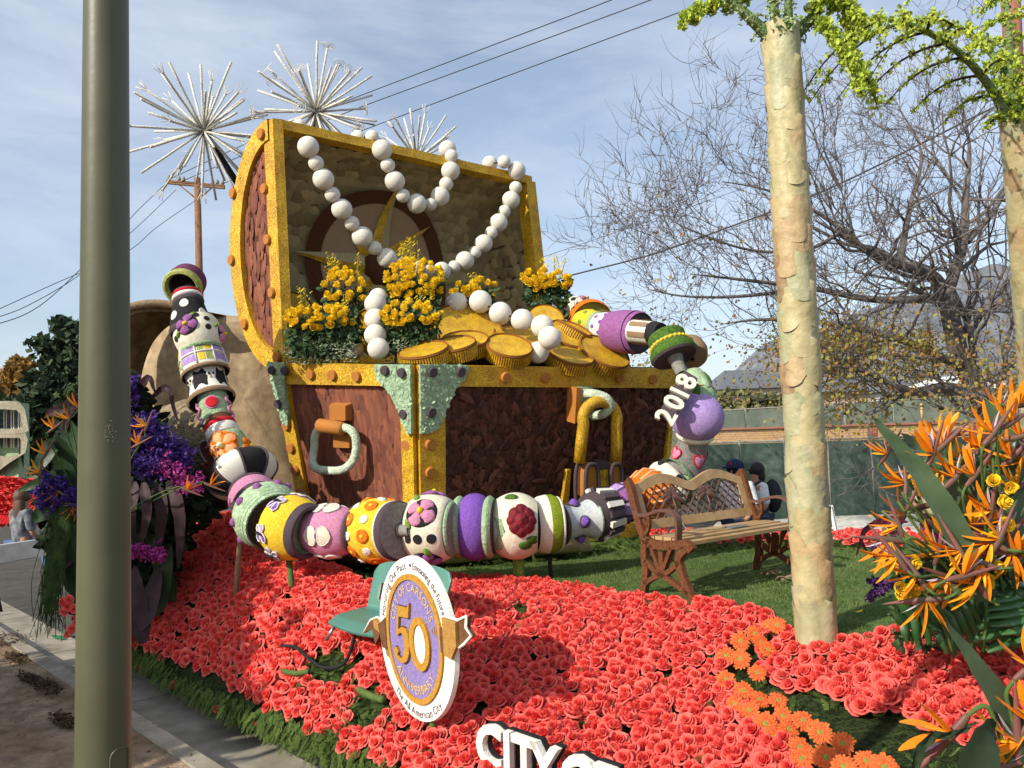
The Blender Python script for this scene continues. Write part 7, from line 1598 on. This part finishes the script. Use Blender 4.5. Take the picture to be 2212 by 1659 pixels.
for pts, w in (([(2120, 1300, 3.5), (2070, 1160, 3.5), (2000, 1040, 3.5), (1940, 965, 3.5), (1887, 904, 3.5)], .058), ([(2130, 1330, 3.9), (2110, 1120, 3.9), (2030, 1000, 3.95), (1945, 935, 4.0)], .06), ([(2190, 1250, 3.7), (2190, 1050, 3.75), (2160, 930, 3.8), (2122, 860, 3.8)], .07), ([(2160, 1300, 4.0), (2080, 1010, 4.0), (2040, 960, 4.0), (2028, 925, 4.0)], .06), ([(2215, 1200, 4.0), (2180, 1020, 4.0), (2140, 940, 4.0)], .06), ([(2140, 1350, 3.7), (2040, 1240, 3.7), (1960, 1170, 3.7), (1865, 1094, 3.75)], .022), ([(2080, 1290, 3.6), (2000, 1210, 3.65), (1930, 1150, 3.7)], .02), ([(2240, 1150, 3.8), (2200, 1000, 3.8), (2190, 900, 3.8)], .06), ([(2150, 1400, 3.7), (2110, 1200, 3.7), (2060, 1060, 3.7), (2035, 1000, 3.7)], .05)):
    big_leaf('leaf', [P(*q) for q in pts], w, slf, parent=RP)
for _ in range(26):
    x0, y0 = R.uniform(2040, 2230), R.uniform(1280, 1420); x1, y1 = x0 - R.uniform(20, 170), y0 - R.uniform(140, 330); b = MB(); D = R.uniform(3.6, 4.0); b.tube(spline([P(x0, y0, D), P((x0 + x1) / 2 + 20, (y0 + y1) / 2, D - .05), P(x1, y1, D)], 5), .007, 6); mk('stem', b, stb, RP)
# monstera leaves
mon = M('monstera', (.025, .075, .02), (.045, .12, .035), rough=.3, ns=4, amt=.2, bump=.2, bs=12, spec=.5, coat=.15)
MP = thing('monstera_leaves', 'glossy dark green monstera leaves with slits above the right rose patch', 'foliage', P(2050, 1370, 3.9))
def monstera(tip, base, D, w):
    A_ = P(*base, D); B2 = P(*tip, D - .1); ax = (B2 - A_); l = ax.length; ax.normalize(); s_ = ax.cross(CB).normalized(); nrm = s_.cross(ax); 
    for sd in (-1, 1):
        for i in range(6):
            f0, f1 = -.14 + i * .19, -.14 + (i + 1) * .19 - .035; ln = 1.15 * w * (math.sin(math.pi * (.18 + .75 * max(0, (i + .5) / 6))) ** .7); b = MB()
            def lf(s, q_): 
                f = (f0 + (f1 - f0) * s) ; out_ = q_ * ln; fw = f + q_ * .28 * (i / 6 + .2); f1_ = f0 + .195 - .03 * max(0, min(1, (q_ - .5) / .2)); taper = (s - .5) * (1 - .5 * q_ ** 4) + .5; f = f0 + (f1_ - f0) * taper + q_ * .16
                return A_ + ax * (l * max(min(f, 1.05), -.12) if q_ > .05 else l * max(0, min(1, f))) + s_ * (sd * out_) + CB * (-.25 * out_ * q_ + .02 * math.sin(s * 3.14) + .02 * q_)
            b.grid(lf, 4, 7); mk('leaf_lobe', b, mon, MP)
    b = MB(); b.tube([A_ - ax * .1 - CB * .1, A_, B2], [.008, .007, .002], 5); mk('midrib', b, stb, MP)
monstera((2185, 1395), (2140, 1265), 3.75, .19); monstera((1945, 1352), (2050, 1280), 3.8, .14); monstera((2020, 1372), (2090, 1290), 3.7, .15); monstera((2240, 1380), (2205, 1290), 3.65, .16); monstera((1990, 1300), (2070, 1240), 3.9, .12)
ms = []; tt = []
for i in range(1300): x, y = R.uniform(1930, 2240), R.uniform(1240, 1400); ms.append(frame([R.gauss(0, 1), R.gauss(-1, .6), R.gauss(.4, .6)], s=R.uniform(.02, .045), loc=P(x, y + (2240 - x) * .0, R.uniform(3.95, 4.3)), spin=R.uniform(0, 6))); tt.append(R.random() * .6)
for i in range(700): x, y = R.uniform(2060, 2240), R.uniform(980, 1250); ms.append(frame([R.gauss(0, 1), R.gauss(-1, .6), R.gauss(.4, .6)], s=R.uniform(.03, .07), loc=P(x, y, R.uniform(4.0, 4.4)), spin=R.uniform(0, 6))); tt.append(R.random() * .6)
scatter('arrangement_filler', lfb, ms, tt, darkleaf, kind='stuff')
# yellow roses, magenta orchids and purple spikes in the arrangement
for i, (zx, zy, f, s) in enumerate(((1780, 510, A6, .062), (1000, 620, A6, .05), (870, 600, A6, .05), (960, 700, A6, .05), (1010, 320, A6, .05), (1900, 330, A6, .05), (1890, 60, A6, .05), (1960, 1270, A5, .055), (2010, 1500, A5, .055), (1880, 1050, A5, .05), (2060, 1100, A5, .045), (880, 1560 - 900, A6, .045), (2180, 170, A6, .06))):
    x, y = f(zx, zy); s *= .78; o = inst('rose', yb[i % 4], frame(CB + Vector([R.gauss(0, .3) for _ in range(3)]), s=(s, s, s * 1.1), loc=P(x, y, 3.5), spin=i)); tag(o, 'yellow rose', 'rose', 'yellow roses in the right arrangement'); o['_y'] = y
def florets(name, label, pts, n, r, m, D, sz, cat='orchid', grp=None):
    ms = []; tt = []
    for i in range(n):
        f = R.random() * (len(pts) - 1); k = int(f); x = pts[k][0] + (pts[k + 1][0] - pts[k][0]) * (f - k) + R.gauss(0, r); y = pts[k][1] + (pts[k + 1][1] - pts[k][1]) * (f - k) + R.gauss(0, r)
        ms.append(frame(CB + Vector([R.gauss(0, .8) for _ in range(3)]), s=sz * R.uniform(.6, 1.3), loc=P(x, y, D + R.uniform(-.12, .12)), spin=R.uniform(0, 6))); tt.append(R.random())
    return scatter(name, FC, ms, tt, m, label=label, cat=cat, smooth=False)
mag = M('magenta_orchid', (.25, .012, .15), (.48, .07, .33), tint=True, rough=.6, bump=0, trans=.2); pur = M('violet_orchid', (.03, .012, .13), (.09, .04, .27), tint=True, rough=.6, bump=0, trans=.15); dpur = M('purple_spike', (.05, .015, .09), (.12, .05, .18), tint=True, rough=.9, bump=0)
florets('orchid_spray', 'magenta orchid spray behind the right arrangement', [(2000, 1135), (2060, 1170), (2090, 1200)], 150, 9, mag, 3.85, .016)
florets('orchid_spray', 'magenta orchid spray at the right edge above the monstera', [(2230, 1150), (2190, 1190), (2150, 1240)], 150, 10, mag, 3.85, .016)
florets('amaranth_spike', 'upper dark purple amaranth spike poking left over the lawn', [(1878, 1256), (1940, 1262)], 160, 3.5, dpur, 3.8, .012, 'flower spike')
florets('amaranth_spike', 'lower dark purple amaranth spike poking left over the lawn', [(1874, 1292), (1916, 1266)], 150, 3.5, dpur, 3.8, .012, 'flower spike')
florets('amaranth_spike', 'dark purple amaranth cluster under the drooping maroon spathes', [(1880, 1190), (1960, 1215), (2000, 1240)], 260, 8, dpur, 3.9, .012, 'flower spike')
for i, pts in enumerate(([(1925, 1130), (1880, 1135), (1860, 1165), (1880, 1200)], [(1960, 1128), (1910, 1120), (1868, 1150), (1850, 1200)], [(1945, 1150), (1905, 1160), (1890, 1200)])):
    big_leaf('drooping_spathe', [P(x, y, 3.7) for x, y in pts], .014, M('maroon_leaf', (.09, .01, .03), (.13, .03, .05), rough=.4), label='maroon heliconia spathe drooping left of the right arrangement', grp='drooping maroon spathes')
# foreground flowers, close to the camera
G2 = 'birds of paradise close in the lower right corner'; L2 = 'bird of paradise flower close to the viewer in the lower right corner'
for (x, y, a, xa, s) in ((2055, 1590, 150, 30, .95), (2200, 1600, 175, 80, .9), (2160, 1659, 95, 10, .8), (2240, 1560, 120, 40, .9), (2230, 1440, 125, 30, .8)):
    bird(P(x, y, 1.95), vdir(a) + CB * .2, vdir(xa) * (-1 if x == 2055 else 1), s, L2, G2, P(2230, 1800, 1.95))['_y'] = y
big_leaf('strap_leaf', [P(2340, 1760, 1.9), P(2212, 1590, 1.95), P(2120, 1450, 2.0), P(2040, 1340, 2.05)], .055, slf2, .05, prof=lambda f: max(.02, (1 - f) ** .8 * .95), label='long dark strap leaf crossing the lower right rose patch', grp=None)
big_leaf('strap_leaf', [P(1960, 1700, 1.9), P(2000, 1600, 1.9), P(2060, 1585, 1.9), P(2110, 1560, 1.9)], .012, slf2, .3, label='narrow dark leaf beside the nearest flower at the bottom right')
big_leaf('strap_leaf', [P(2080, 1720, 1.8), P(2130, 1600, 1.85), P(2150, 1560, 1.9)], .05, slf2, .2, label='broad dark leaf rising from the bottom edge at the right')
# ---- left arrangement
LPm = thing('paradise_leaves', 'dark broad leaves of the left arrangement around the street pole', 'foliage', P(200, 1250, 7.0))
for pts, w in (([(190, 1100, 7), (150, 1010, 7), (120, 960, 6.9), (90, 1000, 6.8), (60, 1030, 6.8)], .10), ([(190, 1060, 7), (140, 1030, 6.9), (80, 1045, 6.9), (40, 1060, 6.9)], .07), ([(200, 1090, 7), (160, 960, 7.1), (142, 900, 7.1)], .13), ([(190, 1130, 7), (140, 1090, 6.8), (90, 1110, 6.8), (70, 1130, 6.8)], .10), ([(180, 1300, 7), (150, 1200, 6.9), (160, 1120, 6.8)], .10), ([(300, 1200, 7.2), (330, 1080, 7.2), (345, 920, 7.4)], .12), ([(370, 1300, 7.2), (350, 1220, 7), (335, 1160, 7)], .09), ([(330, 1330, 7.0), (355, 1260, 6.9), (370, 1180, 6.9)], .08), ([(200, 1000, 7.2), (210, 880, 7.2), (240, 800, 7.2)], .12)):
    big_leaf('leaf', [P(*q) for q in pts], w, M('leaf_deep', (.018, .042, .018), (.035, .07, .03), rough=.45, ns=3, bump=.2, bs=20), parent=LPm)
mar = M('cordyline', (.022, .010, .012), (.045, .02, .024), rough=.6, ns=6, bump=.3, bs=15, spec=.25)  # leaf colour darkened in place of tree shade that falls short
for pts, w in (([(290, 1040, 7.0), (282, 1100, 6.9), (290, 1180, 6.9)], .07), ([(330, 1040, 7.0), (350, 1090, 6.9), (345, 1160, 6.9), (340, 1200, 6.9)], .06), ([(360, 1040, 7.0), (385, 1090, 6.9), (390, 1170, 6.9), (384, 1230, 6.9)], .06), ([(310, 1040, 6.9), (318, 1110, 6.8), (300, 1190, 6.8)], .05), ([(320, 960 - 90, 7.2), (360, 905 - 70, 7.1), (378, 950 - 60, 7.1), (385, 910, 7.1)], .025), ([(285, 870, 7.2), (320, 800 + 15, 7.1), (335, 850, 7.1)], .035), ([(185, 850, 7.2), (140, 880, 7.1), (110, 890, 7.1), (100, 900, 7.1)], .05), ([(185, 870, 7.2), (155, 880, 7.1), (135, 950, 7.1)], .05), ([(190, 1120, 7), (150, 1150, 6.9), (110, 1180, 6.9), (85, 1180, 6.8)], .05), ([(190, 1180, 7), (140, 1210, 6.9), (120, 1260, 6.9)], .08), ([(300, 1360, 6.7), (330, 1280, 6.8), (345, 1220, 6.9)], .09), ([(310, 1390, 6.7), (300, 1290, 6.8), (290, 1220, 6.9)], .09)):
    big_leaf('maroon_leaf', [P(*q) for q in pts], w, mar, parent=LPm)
for (x, y, a) in ((100, 980, 140), (118, 925, 120), (88, 1020, 160), (125, 1060, 230), (170, 880, 110), (150, 905, 150), (300, 960, 110), (318, 920, 150), (405, 1060, 60), (455, 1050, 60), (160, 1090, 250)):
    bird(P(x, y, 6.7), vdir(a) + CB * .2, vdir(a - 85), .9, 'small bird of paradise flower in the shaded left arrangement', 'birds of paradise in the left arrangement', P(200, 1150, 7.0))['_y'] = y
florets('orchid_mass', 'violet orchid mass right of the street pole', [(285, 960), (300, 915), (330, 950), (370, 975), (385, 995), (300, 1005)], 1500, 15, pur, 7.0, .026)
florets('orchid_mass', 'violet orchid tuft at the top right of the street pole', [(278, 820), (285, 860)], 120, 7, pur, 7.0, .03)
florets('orchid_mass', 'violet orchid mass left of the street pole', [(110, 1040), (100, 1080), (165, 1090), (120, 1055)], 900, 13, pur, 6.8, .026)
florets('orchid_spray', 'magenta orchid spray hanging toward the beach ball bead', [(340, 1010), (380, 1010), (400, 1050), (430, 1040)], 320, 10, mag, 6.9, .02)
florets('orchid_spray', 'magenta orchid spray low at the left of the coral roses', [(290, 1190), (330, 1195), (350, 1200)], 150, 7, mag, 6.8, .026)
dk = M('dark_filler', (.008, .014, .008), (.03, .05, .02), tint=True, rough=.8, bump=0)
ms = []; tt = []
LA = [(100, 960), (190, 820), (280, 800), (320, 870), (345, 930), (420, 1040), (470, 1080), (440, 1130), (400, 1180), (350, 1260), (290, 1330), (250, 1400), (170, 1330), (150, 1200), (100, 1180), (90, 1100)]
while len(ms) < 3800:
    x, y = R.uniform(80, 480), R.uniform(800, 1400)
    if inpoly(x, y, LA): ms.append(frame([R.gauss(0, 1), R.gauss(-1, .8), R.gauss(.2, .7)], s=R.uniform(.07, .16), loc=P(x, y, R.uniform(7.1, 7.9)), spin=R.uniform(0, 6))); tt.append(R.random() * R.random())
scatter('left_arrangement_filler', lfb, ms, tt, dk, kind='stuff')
b = MB()
for i in range(150): x = R.gauss(122, 9); y0 = R.uniform(1130, 1200); b.tube(spline([P(x + 25, y0 - 60, 6.7), P(x + R.gauss(0, 5), y0, 6.7), P(x - 8 + R.gauss(0, 9), y0 + 90, 6.7), P(x - 12 + R.gauss(0, 14), y0 + R.uniform(120, 200), 6.7)], 3), .0028, 3)
tag(mk('hanging_grass', b, M('bear_grass', (.03, .06, .02), (.06, .1, .03)), kind='stuff'))
for i, (x, y) in enumerate(((138, 1300), (150, 1295), (146, 1312), (160, 1315), (165, 1330), (150, 1370), (156, 1360), (168, 1345), (140, 1320))):
    o = inst('rose', meH[i % 5], frame(CB + Vector([R.gauss(0, .5) for _ in range(3)]), s=.05, loc=P(x, y, 6.6), spin=i)); tag(o, 'coral rose hanging at the lower end of the left arrangement', 'rose', 'coral roses hanging left of the street pole')
# ================================================================ LEFT BACKGROUND
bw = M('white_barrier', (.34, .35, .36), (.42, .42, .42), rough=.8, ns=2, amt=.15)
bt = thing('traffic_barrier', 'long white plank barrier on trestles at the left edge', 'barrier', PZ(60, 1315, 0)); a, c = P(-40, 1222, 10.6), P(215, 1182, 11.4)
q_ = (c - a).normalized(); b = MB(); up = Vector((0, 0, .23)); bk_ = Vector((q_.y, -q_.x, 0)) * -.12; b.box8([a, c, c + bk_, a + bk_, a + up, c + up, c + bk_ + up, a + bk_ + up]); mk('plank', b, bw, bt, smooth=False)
b = MB(); 
for f_ in (.1, .9):
    for e in (-.22, .22): g_ = a.lerp(c, f_) + Vector((0, -.06, 0)); b.tube([g_, Vector((g_.x, g_.y + e, 0))], .02, 6)
mk('trestle', b, charc, bt)
# rear float with a cream frame and striped windows
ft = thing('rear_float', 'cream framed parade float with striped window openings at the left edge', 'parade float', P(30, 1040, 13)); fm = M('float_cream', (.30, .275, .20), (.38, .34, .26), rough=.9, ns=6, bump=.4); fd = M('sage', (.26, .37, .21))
def fp(x, y, o=0): return P(x, y, 13 + o)
def frame_ring(out_, in_, m, th, name):
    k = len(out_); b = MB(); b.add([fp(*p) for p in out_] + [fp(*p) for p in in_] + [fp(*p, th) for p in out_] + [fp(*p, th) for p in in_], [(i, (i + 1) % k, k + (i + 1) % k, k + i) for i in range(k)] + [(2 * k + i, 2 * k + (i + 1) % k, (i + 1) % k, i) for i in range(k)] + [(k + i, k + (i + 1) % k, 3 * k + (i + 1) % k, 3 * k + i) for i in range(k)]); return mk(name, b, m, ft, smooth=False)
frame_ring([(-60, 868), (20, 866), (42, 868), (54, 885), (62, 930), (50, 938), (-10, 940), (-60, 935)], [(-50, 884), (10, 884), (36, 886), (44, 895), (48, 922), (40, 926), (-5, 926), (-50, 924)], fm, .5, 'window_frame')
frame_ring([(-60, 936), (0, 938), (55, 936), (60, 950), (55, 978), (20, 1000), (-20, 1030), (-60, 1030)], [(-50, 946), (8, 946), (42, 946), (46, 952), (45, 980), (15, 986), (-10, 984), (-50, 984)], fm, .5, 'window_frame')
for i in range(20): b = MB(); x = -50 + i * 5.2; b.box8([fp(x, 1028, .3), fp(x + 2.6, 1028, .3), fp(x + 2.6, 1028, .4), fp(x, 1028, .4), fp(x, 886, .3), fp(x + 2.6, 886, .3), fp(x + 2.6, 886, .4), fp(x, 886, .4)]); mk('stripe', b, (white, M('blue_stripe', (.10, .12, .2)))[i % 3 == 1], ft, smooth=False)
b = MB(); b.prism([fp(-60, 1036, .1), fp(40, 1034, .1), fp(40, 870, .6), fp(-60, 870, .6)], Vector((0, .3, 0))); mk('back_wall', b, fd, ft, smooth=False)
b = MB(); b.prism([fp(-60, 1135, -.4), fp(88, 1128, -.4), fp(88, 1040, .3), fp(-60, 1036, .3)], Vector((0, .6, 0))); mk('flower_base', b, M('crimson_bed', (.35, .01, .015), (.5, .02, .02), ns=30, bump=1, bs=40, dist=.05), ft, smooth=False)
ms = [frame((R.gauss(0, .4), -1, R.gauss(.4, .4)), s=R.uniform(.06, .09), loc=fp(R.uniform(-50, 88), R.uniform(1036, 1130), -.42 + .2)) for _ in range(420)]
scatter('flower_cover', roseLo, ms, [R.uniform(.2, .6) for _ in ms], M('crimson_petal', (.5, .01, .015), (.7, .04, .03), tint=True, rough=.6, bump=0), ft, kind='stuff')
b = MB(); b.prism([fp(64, 1100, -.5), fp(104, 1092, -.5), fp(104, 1122, -.5), fp(64, 1130, -.5)], (0, .05, 0)); n1 = mk('name_board', b, M('rust_board', (.35, .08, .03)), ft, smooth=False)
b = MB(); put_text(b, 'ur', lambda x, y, h: fp(80 + x * 1, 1116 - y, -.53), 24); mk('lettering', b, white, n1, smooth=False)
# brown shield sign half hidden behind the beach ball bead
sh = thing('shield_sign', 'brown scroll topped shield sign half hidden behind the beach ball bead', 'sign', P(455, 1110, 7.9)); bm_ = M('maroon_board', (.12, .03, .025), (.17, .05, .04), rough=.8)
b = MB(); b.prism([P(x, y, 7.9) for x, y in ((430, 962), (438, 952), (450, 950), (470, 960), (490, 960), (490, 1100), (462, 1108), (446, 1090), (436, 1060), (432, 1010), (438, 985))], (0, .05, 0)); mk('board', b, bm_, sh, smooth=False)
b = MB(); b.tube(spline([P(x, y, 7.88) for x, y in ((446, 1000), (436, 985), (430, 968), (434, 956), (446, 952), (450, 962), (444, 968))], 4), .012, 6); mk('scroll', b, greym, sh)
for s_, x, y, z in (('CA', 442, 1048, 13), ('DOD', 428, 1066, 17), ('TH', 440, 1084, 16)): b = MB(); put_text(b, s_, lambda a_, c_, h: P(x + a_, y - c_, 7.86), z); mk('lettering', b, cream, sh, smooth=False)
b = MB(); b.tube([P(396, 1118, 8.2), P(396, 1100, 8.2), P(396, 1092, 8.2)], [.13, .15, .15], 14); bu = mk('bucket', b, M('chrome', (.5, .52, .55), metal=.9, rough=.2)); tag(bu, 'shiny bucket with a blue cloth under the left rock', 'bucket')
b = MB(); b.tube([P(396, 1098, 8.2), P(396, 1090, 8.2)], .16, 12); tag(mk('blue_cloth', b, M('blue_cloth', (.05, .14, .32))), 'blue cloth over the shiny bucket', 'cloth')
# ================================================================ PEOPLE
skinm = M('skin', (.42, .22, .14), rough=.6, bump=.05); hairm = M('hair_dark', (.015, .01, .008), rough=.5, ns=40, bump=.6, bs=90)
def skin_mesh(name, V, E, rads, m, parent, lv=2, root=0):
    me = bpy.data.meshes.new(name); me.from_pydata([tuple(v - ORG[parent.name]) for v in V], E, []); o = bpy.data.objects.new(name, me); C.objects.link(o); o.parent = parent; ORG[o.name] = ORG[parent.name]
    o.modifiers.new('Skin', 'SKIN'); sk = me.skin_vertices[0].data
    for i, r in enumerate(rads): sk[i].radius = (r, r) if not isinstance(r, tuple) else r; sk[i].use_root = (i == root)
    s_ = o.modifiers.new('Sub', 'SUBSURF'); s_.levels = lv; s_.render_levels = lv; me.materials.append(m)
    for md in o.modifiers: 
        if md.type == 'SKIN': md.use_smooth_shade = True
    return o
def person(label, base, head, ht, shirt, pants, hair, sleeve=True, sit=False, cap=None, pack=False, hairlong=0, grp=None, vest=None):
    t = thing('person', label, 'person', base, grp); k = ht / 1.7; h = rad(head); fw = Vector((math.cos(h), math.sin(h), 0)); sd = Vector((-math.sin(h), math.cos(h), 0))
    def q(f, s, z): return base + fw * (f * k) + sd * (s * k) + Vector((0, 0, z * k))
    dz_ = -.42 if sit else 0
    J = dict(pel=q(0, 0, .92 + dz_), wst=q(.01, 0, 1.08 + dz_), chs=q(0, 0, 1.28 + dz_), nk=q(-.01, 0, 1.43 + dz_), hd=q(.02, 0, 1.55 + dz_), tp=q(.0, 0, 1.64 + dz_))
    for n, s in (('L', 1), ('R', -1)):
        J['sh' + n] = q(-.01, .17 * s, 1.37 + dz_); J['el' + n] = q(-.03 + (.05 if sit else 0), .22 * s, 1.10 + dz_); J['wr' + n] = q(.16, .18 * s, .98 + dz_); J['ha' + n] = q(.23, .17 * s, .96 + dz_); J['hp' + n] = q(0, .09 * s, .88 + dz_)
        J['kn' + n] = q(.42, .12 * s, .5) if sit else q(.04 * s, .10 * s, .48); J['an' + n] = q(.42, .12 * s, .08) if sit else q(-.05 + .12 * s, .10 * s, .08); J['to' + n] = J['an' + n] + fw * .15 * k - Vector((0, 0, .04 * k))
    R_ = dict(pel=.13, wst=.11, chs=.13, nk=.055, hd=.092, tp=.075, shL=.06, shR=.06, elL=.042, elR=.042, wrL=.03, wrR=.03, haL=.035, haR=.035, hpL=.09, hpR=.09, knL=.06, knR=.06, anL=.04, anR=.04, toL=.035, toR=.035)
    names = list(J); ix = {n: i for i, n in enumerate(names)}; E = [('pel', 'wst'), ('wst', 'chs'), ('chs', 'nk'), ('nk', 'hd'), ('hd', 'tp')]
    for n in 'LR': E += [('chs', 'sh' + n), ('sh' + n, 'el' + n), ('el' + n, 'wr' + n), ('wr' + n, 'ha' + n), ('pel', 'hp' + n), ('hp' + n, 'kn' + n), ('kn' + n, 'an' + n), ('an' + n, 'to' + n)]
    skin_mesh('body', [J[n] for n in names], [(ix[a_], ix[c_]) for a_, c_ in E], [R_[n] * k for n in names], skinm, t)
    def sub(name, ns, Es, add, m): 
        i2 = {n: i for i, n in enumerate(ns)}; skin_mesh(name, [J[n] for n in ns], [(i2[a_], i2[c_]) for a_, c_ in Es], [(R_[n] + add) * k for n in ns], m, t)
    J['nb'] = J['nk'] - Vector((0, 0, .05 * k)); R_['nb'] = .06
    sl = ['elL', 'elR'] if sleeve else []
    sub('shirt', ['pel', 'wst', 'chs', 'nb', 'shL', 'shR'] + sl, [('pel', 'wst'), ('wst', 'chs'), ('chs', 'nb'), ('chs', 'shL'), ('chs', 'shR')] + ([('shL', 'elL'), ('shR', 'elR')] if sleeve else []), .022, shirt)
    sub('trousers', ['pel', 'hpL', 'hpR', 'knL', 'knR', 'anL', 'anR'], [('pel', 'hpL'), ('pel', 'hpR'), ('hpL', 'knL'), ('hpR', 'knR'), ('knL', 'anL'), ('knR', 'anR')], .022, pants)
    if vest: sub('vest', ['pel', 'wst', 'chs', 'nb'], [('pel', 'wst'), ('wst', 'chs'), ('chs', 'nb')], .045, vest)
    hc = J['hd'] + Vector((0, 0, .02 * k)); b = MB(); b.sphere(hc - fw * .025 * k + Vector((0, 0, .03 * k)), (.115 * k, .10 * k, .115 * k), 16, 10, (fw, sd, Vector((0, 0, 1))))
    if hairlong: b.sphere(hc - fw * .06 * k - Vector((0, 0, hairlong * .5 * k)), (.075 * k, .10 * k, (hairlong * .6 + .08) * k), 14, 10, (fw, sd, Vector((0, 0, 1))))
    mk('hair', b, hair, t)
    b = MB(); b.sphere(hc + fw * .105 * k - Vector((0, 0, .005)), (.022 * k, .014 * k, .022 * k), 8, 6, (fw, sd, Vector((0, 0, 1)))); mk('nose', b, skinm, t)
    for s in (-1, 1): b = MB(); b.loop([hc + fw * .10 * k + sd * s * .036 * k + sd * .024 * k * math.cos(w) + Vector((0, 0, .02 * k + .018 * k * math.sin(w))) for w in [6.2832 * i / 10 for i in range(10)]], .004 * k, 4); mk('glasses', b, charc, t)
    if cap:
        b = MB(); b.sphere(hc + Vector((0, 0, .045 * k)), (.125 * k, .115 * k, .10 * k), 16, 10, (fw, sd, Vector((0, 0, 1)))); b.box(hc + fw * .15 * k + Vector((0, 0, .045 * k)), fw * .07 * k, sd * .075 * k, Vector((0, 0, .008))); mk('cap', b, cap, t)
        b = MB(); b.box(hc + fw * .127 * k - sd * .0 + Vector((0, 0, .09 * k)), fw * .004, sd * .016, Vector((0, 0, .02))); mk('badge', b, redm, t, smooth=False)
    if pack:
        b = MB(); b.sphere(J['chs'] - fw * .22 * k - Vector((0, 0, .06 * k)), (.12 * k, .15 * k, .24 * k), 14, 10, (fw, sd, Vector((0, 0, 1)))); mk('backpack', b, M('backpack', (.03, .03, .035)), t)
        for s in (-1, 1): b = MB(); b.tube(spline([J['chs'] - fw * .14 * k + sd * s * .09 * k + Vector((0, 0, .08 * k)), J['chs'] + sd * s * .11 * k + Vector((0, 0, .16 * k)), J['chs'] + fw * .15 * k + sd * s * .10 * k, J['wst'] + sd * s * .13 * k - fw * .05 * k], 4), .018, 6); mk('strap', b, M('backpack', (.03, .03, .035)), t)
    return t
def at_head(x, ytop, D, ht): p = P(x, ytop, D); return Vector((p.x, p.y, p.z - ht * 1.03))
wsh = M('white_shirt', (.7, .7, .72), rough=.8); dv = M('dark_vest', (.06, .06, .075)); jn = M('grey_jeans', (.10, .12, .17)); kh = M('khaki', (.36, .30, .2)); 
person('woman in profile with dark hair, glasses and a backpack walking left by the windscreen', at_head(1633, 992, 11.2, 1.64), 185, 1.64, wsh, jn, hairm, pack=True, hairlong=.10, vest=dv)
person('man in a navy cap and white shirt seen behind the bench back', at_head(1588, 985, 10.4, 1.72), 230, 1.72, wsh, M('navy', (.02, .03, .07)), hairm, cap=M('navy', (.02, .03, .07)))
person('person in a beige jacket half hidden behind the birds of paradise', at_head(2008, 990, 11.5, 1.7), 60, 1.7, kh, M('black_cloth', (.02, .02, .02)), hairm)
person('long haired person in a grey plaid shirt sitting behind the white barrier', Vector((P(48, 1060, 11.5).x, P(48, 1060, 11.5).y, P(48, 1060, 11.5).z - 1.26)), 60, 1.7, M('plaid', (.07, .08, .10), (.20, .21, .23), ns=9, rough=.9), M('blue_jeans', (.10, .16, .28)), M('hair_brown', (.09, .05, .03), rough=.5, ns=40), sit=True, hairlong=.26)
# a tree behind the camera gives the dappled shade on the dirt
for bs_, lab, sd_ in ((Vector((-8.7, -.4, 0)), 'leafy street tree behind the viewer shading the dirt verge', 12), (Vector((-7.3, 3.4, 0)), 'leafy street tree left of the frame shading the road and the left plants', 14)):
    rr = random.Random(sd_); st = thing('street_tree', lab, 'tree', bs_); b = MB(); b.tube([bs_, bs_ + Vector((.1, .1, 2)), bs_ + Vector((.2, 0, 3.4))], [.2, .16, .1], 8)
    ms = []; tt = []
    for i in range(46):
        a = rr.uniform(0, 6.28); e = bs_ + Vector((rr.uniform(.4, 1.5) * math.cos(a), rr.uniform(.4, 1.5) * math.sin(a), rr.uniform(2.2, 4.0))); b.tube([bs_ + Vector((.1, 0, 2.4)), e], [.05, .01], 4)
        for k in range(34): ms.append(frame([rr.gauss(0, 1) for _ in range(3)], s=rr.uniform(.12, .22), loc=e + Vector([rr.gauss(0, .3) for _ in range(3)]))); tt.append(rr.random())
    mk('trunk', b, bark, st); scatter('crown', FC, ms, tt, M('olive_crown', (.04, .07, .02), (.10, .14, .05), tint=True), st, kind='stuff', smooth=False)

# labels that single out the flowers of a group by their order from the top
ORD = 'topmost second third fourth fifth sixth seventh eighth ninth tenth eleventh twelfth thirteenth fourteenth fifteenth sixteenth seventeenth eighteenth nineteenth twentieth twenty-first twenty-second twenty-third twenty-fourth twenty-fifth twenty-sixth'.split()
def ordw(i, n):
    if i == 0: return 'topmost'
    if i < n / 2 and i < 26: return ORD[i] + ' from the top'
    j = n - 1 - i; return 'lowest' if j == 0 else (ORD[j] + ' from the bottom' if j < 26 else None)
for grp, base_, where in (('orange gerberas', 'orange gerbera daisy with a green eye', 'of its band'), ('birds of paradise in the right arrangement', 'orange bird of paradise flower', 'of the right arrangement'), ('birds of paradise close in the lower right corner', 'near bird of paradise flower', 'of the lower right corner'), ('birds of paradise in the left arrangement', 'small orange bird of paradise flower', 'of the left arrangement'), ('yellow roses in the right arrangement', 'yellow rose among orange flowers', 'of the right arrangement'), ('coral roses hanging over the fringe', None, None)):
    if base_ is None: continue
    obs = sorted([o for o in bpy.data.objects if o.get('group') == grp and '_y' in o], key=lambda o: o['_y'])
    for i, o in enumerate(obs):
        w_ = ordw(i, len(obs)); o['label'] = base_ + ', ' + w_ + ' ' + where; del o['_y']
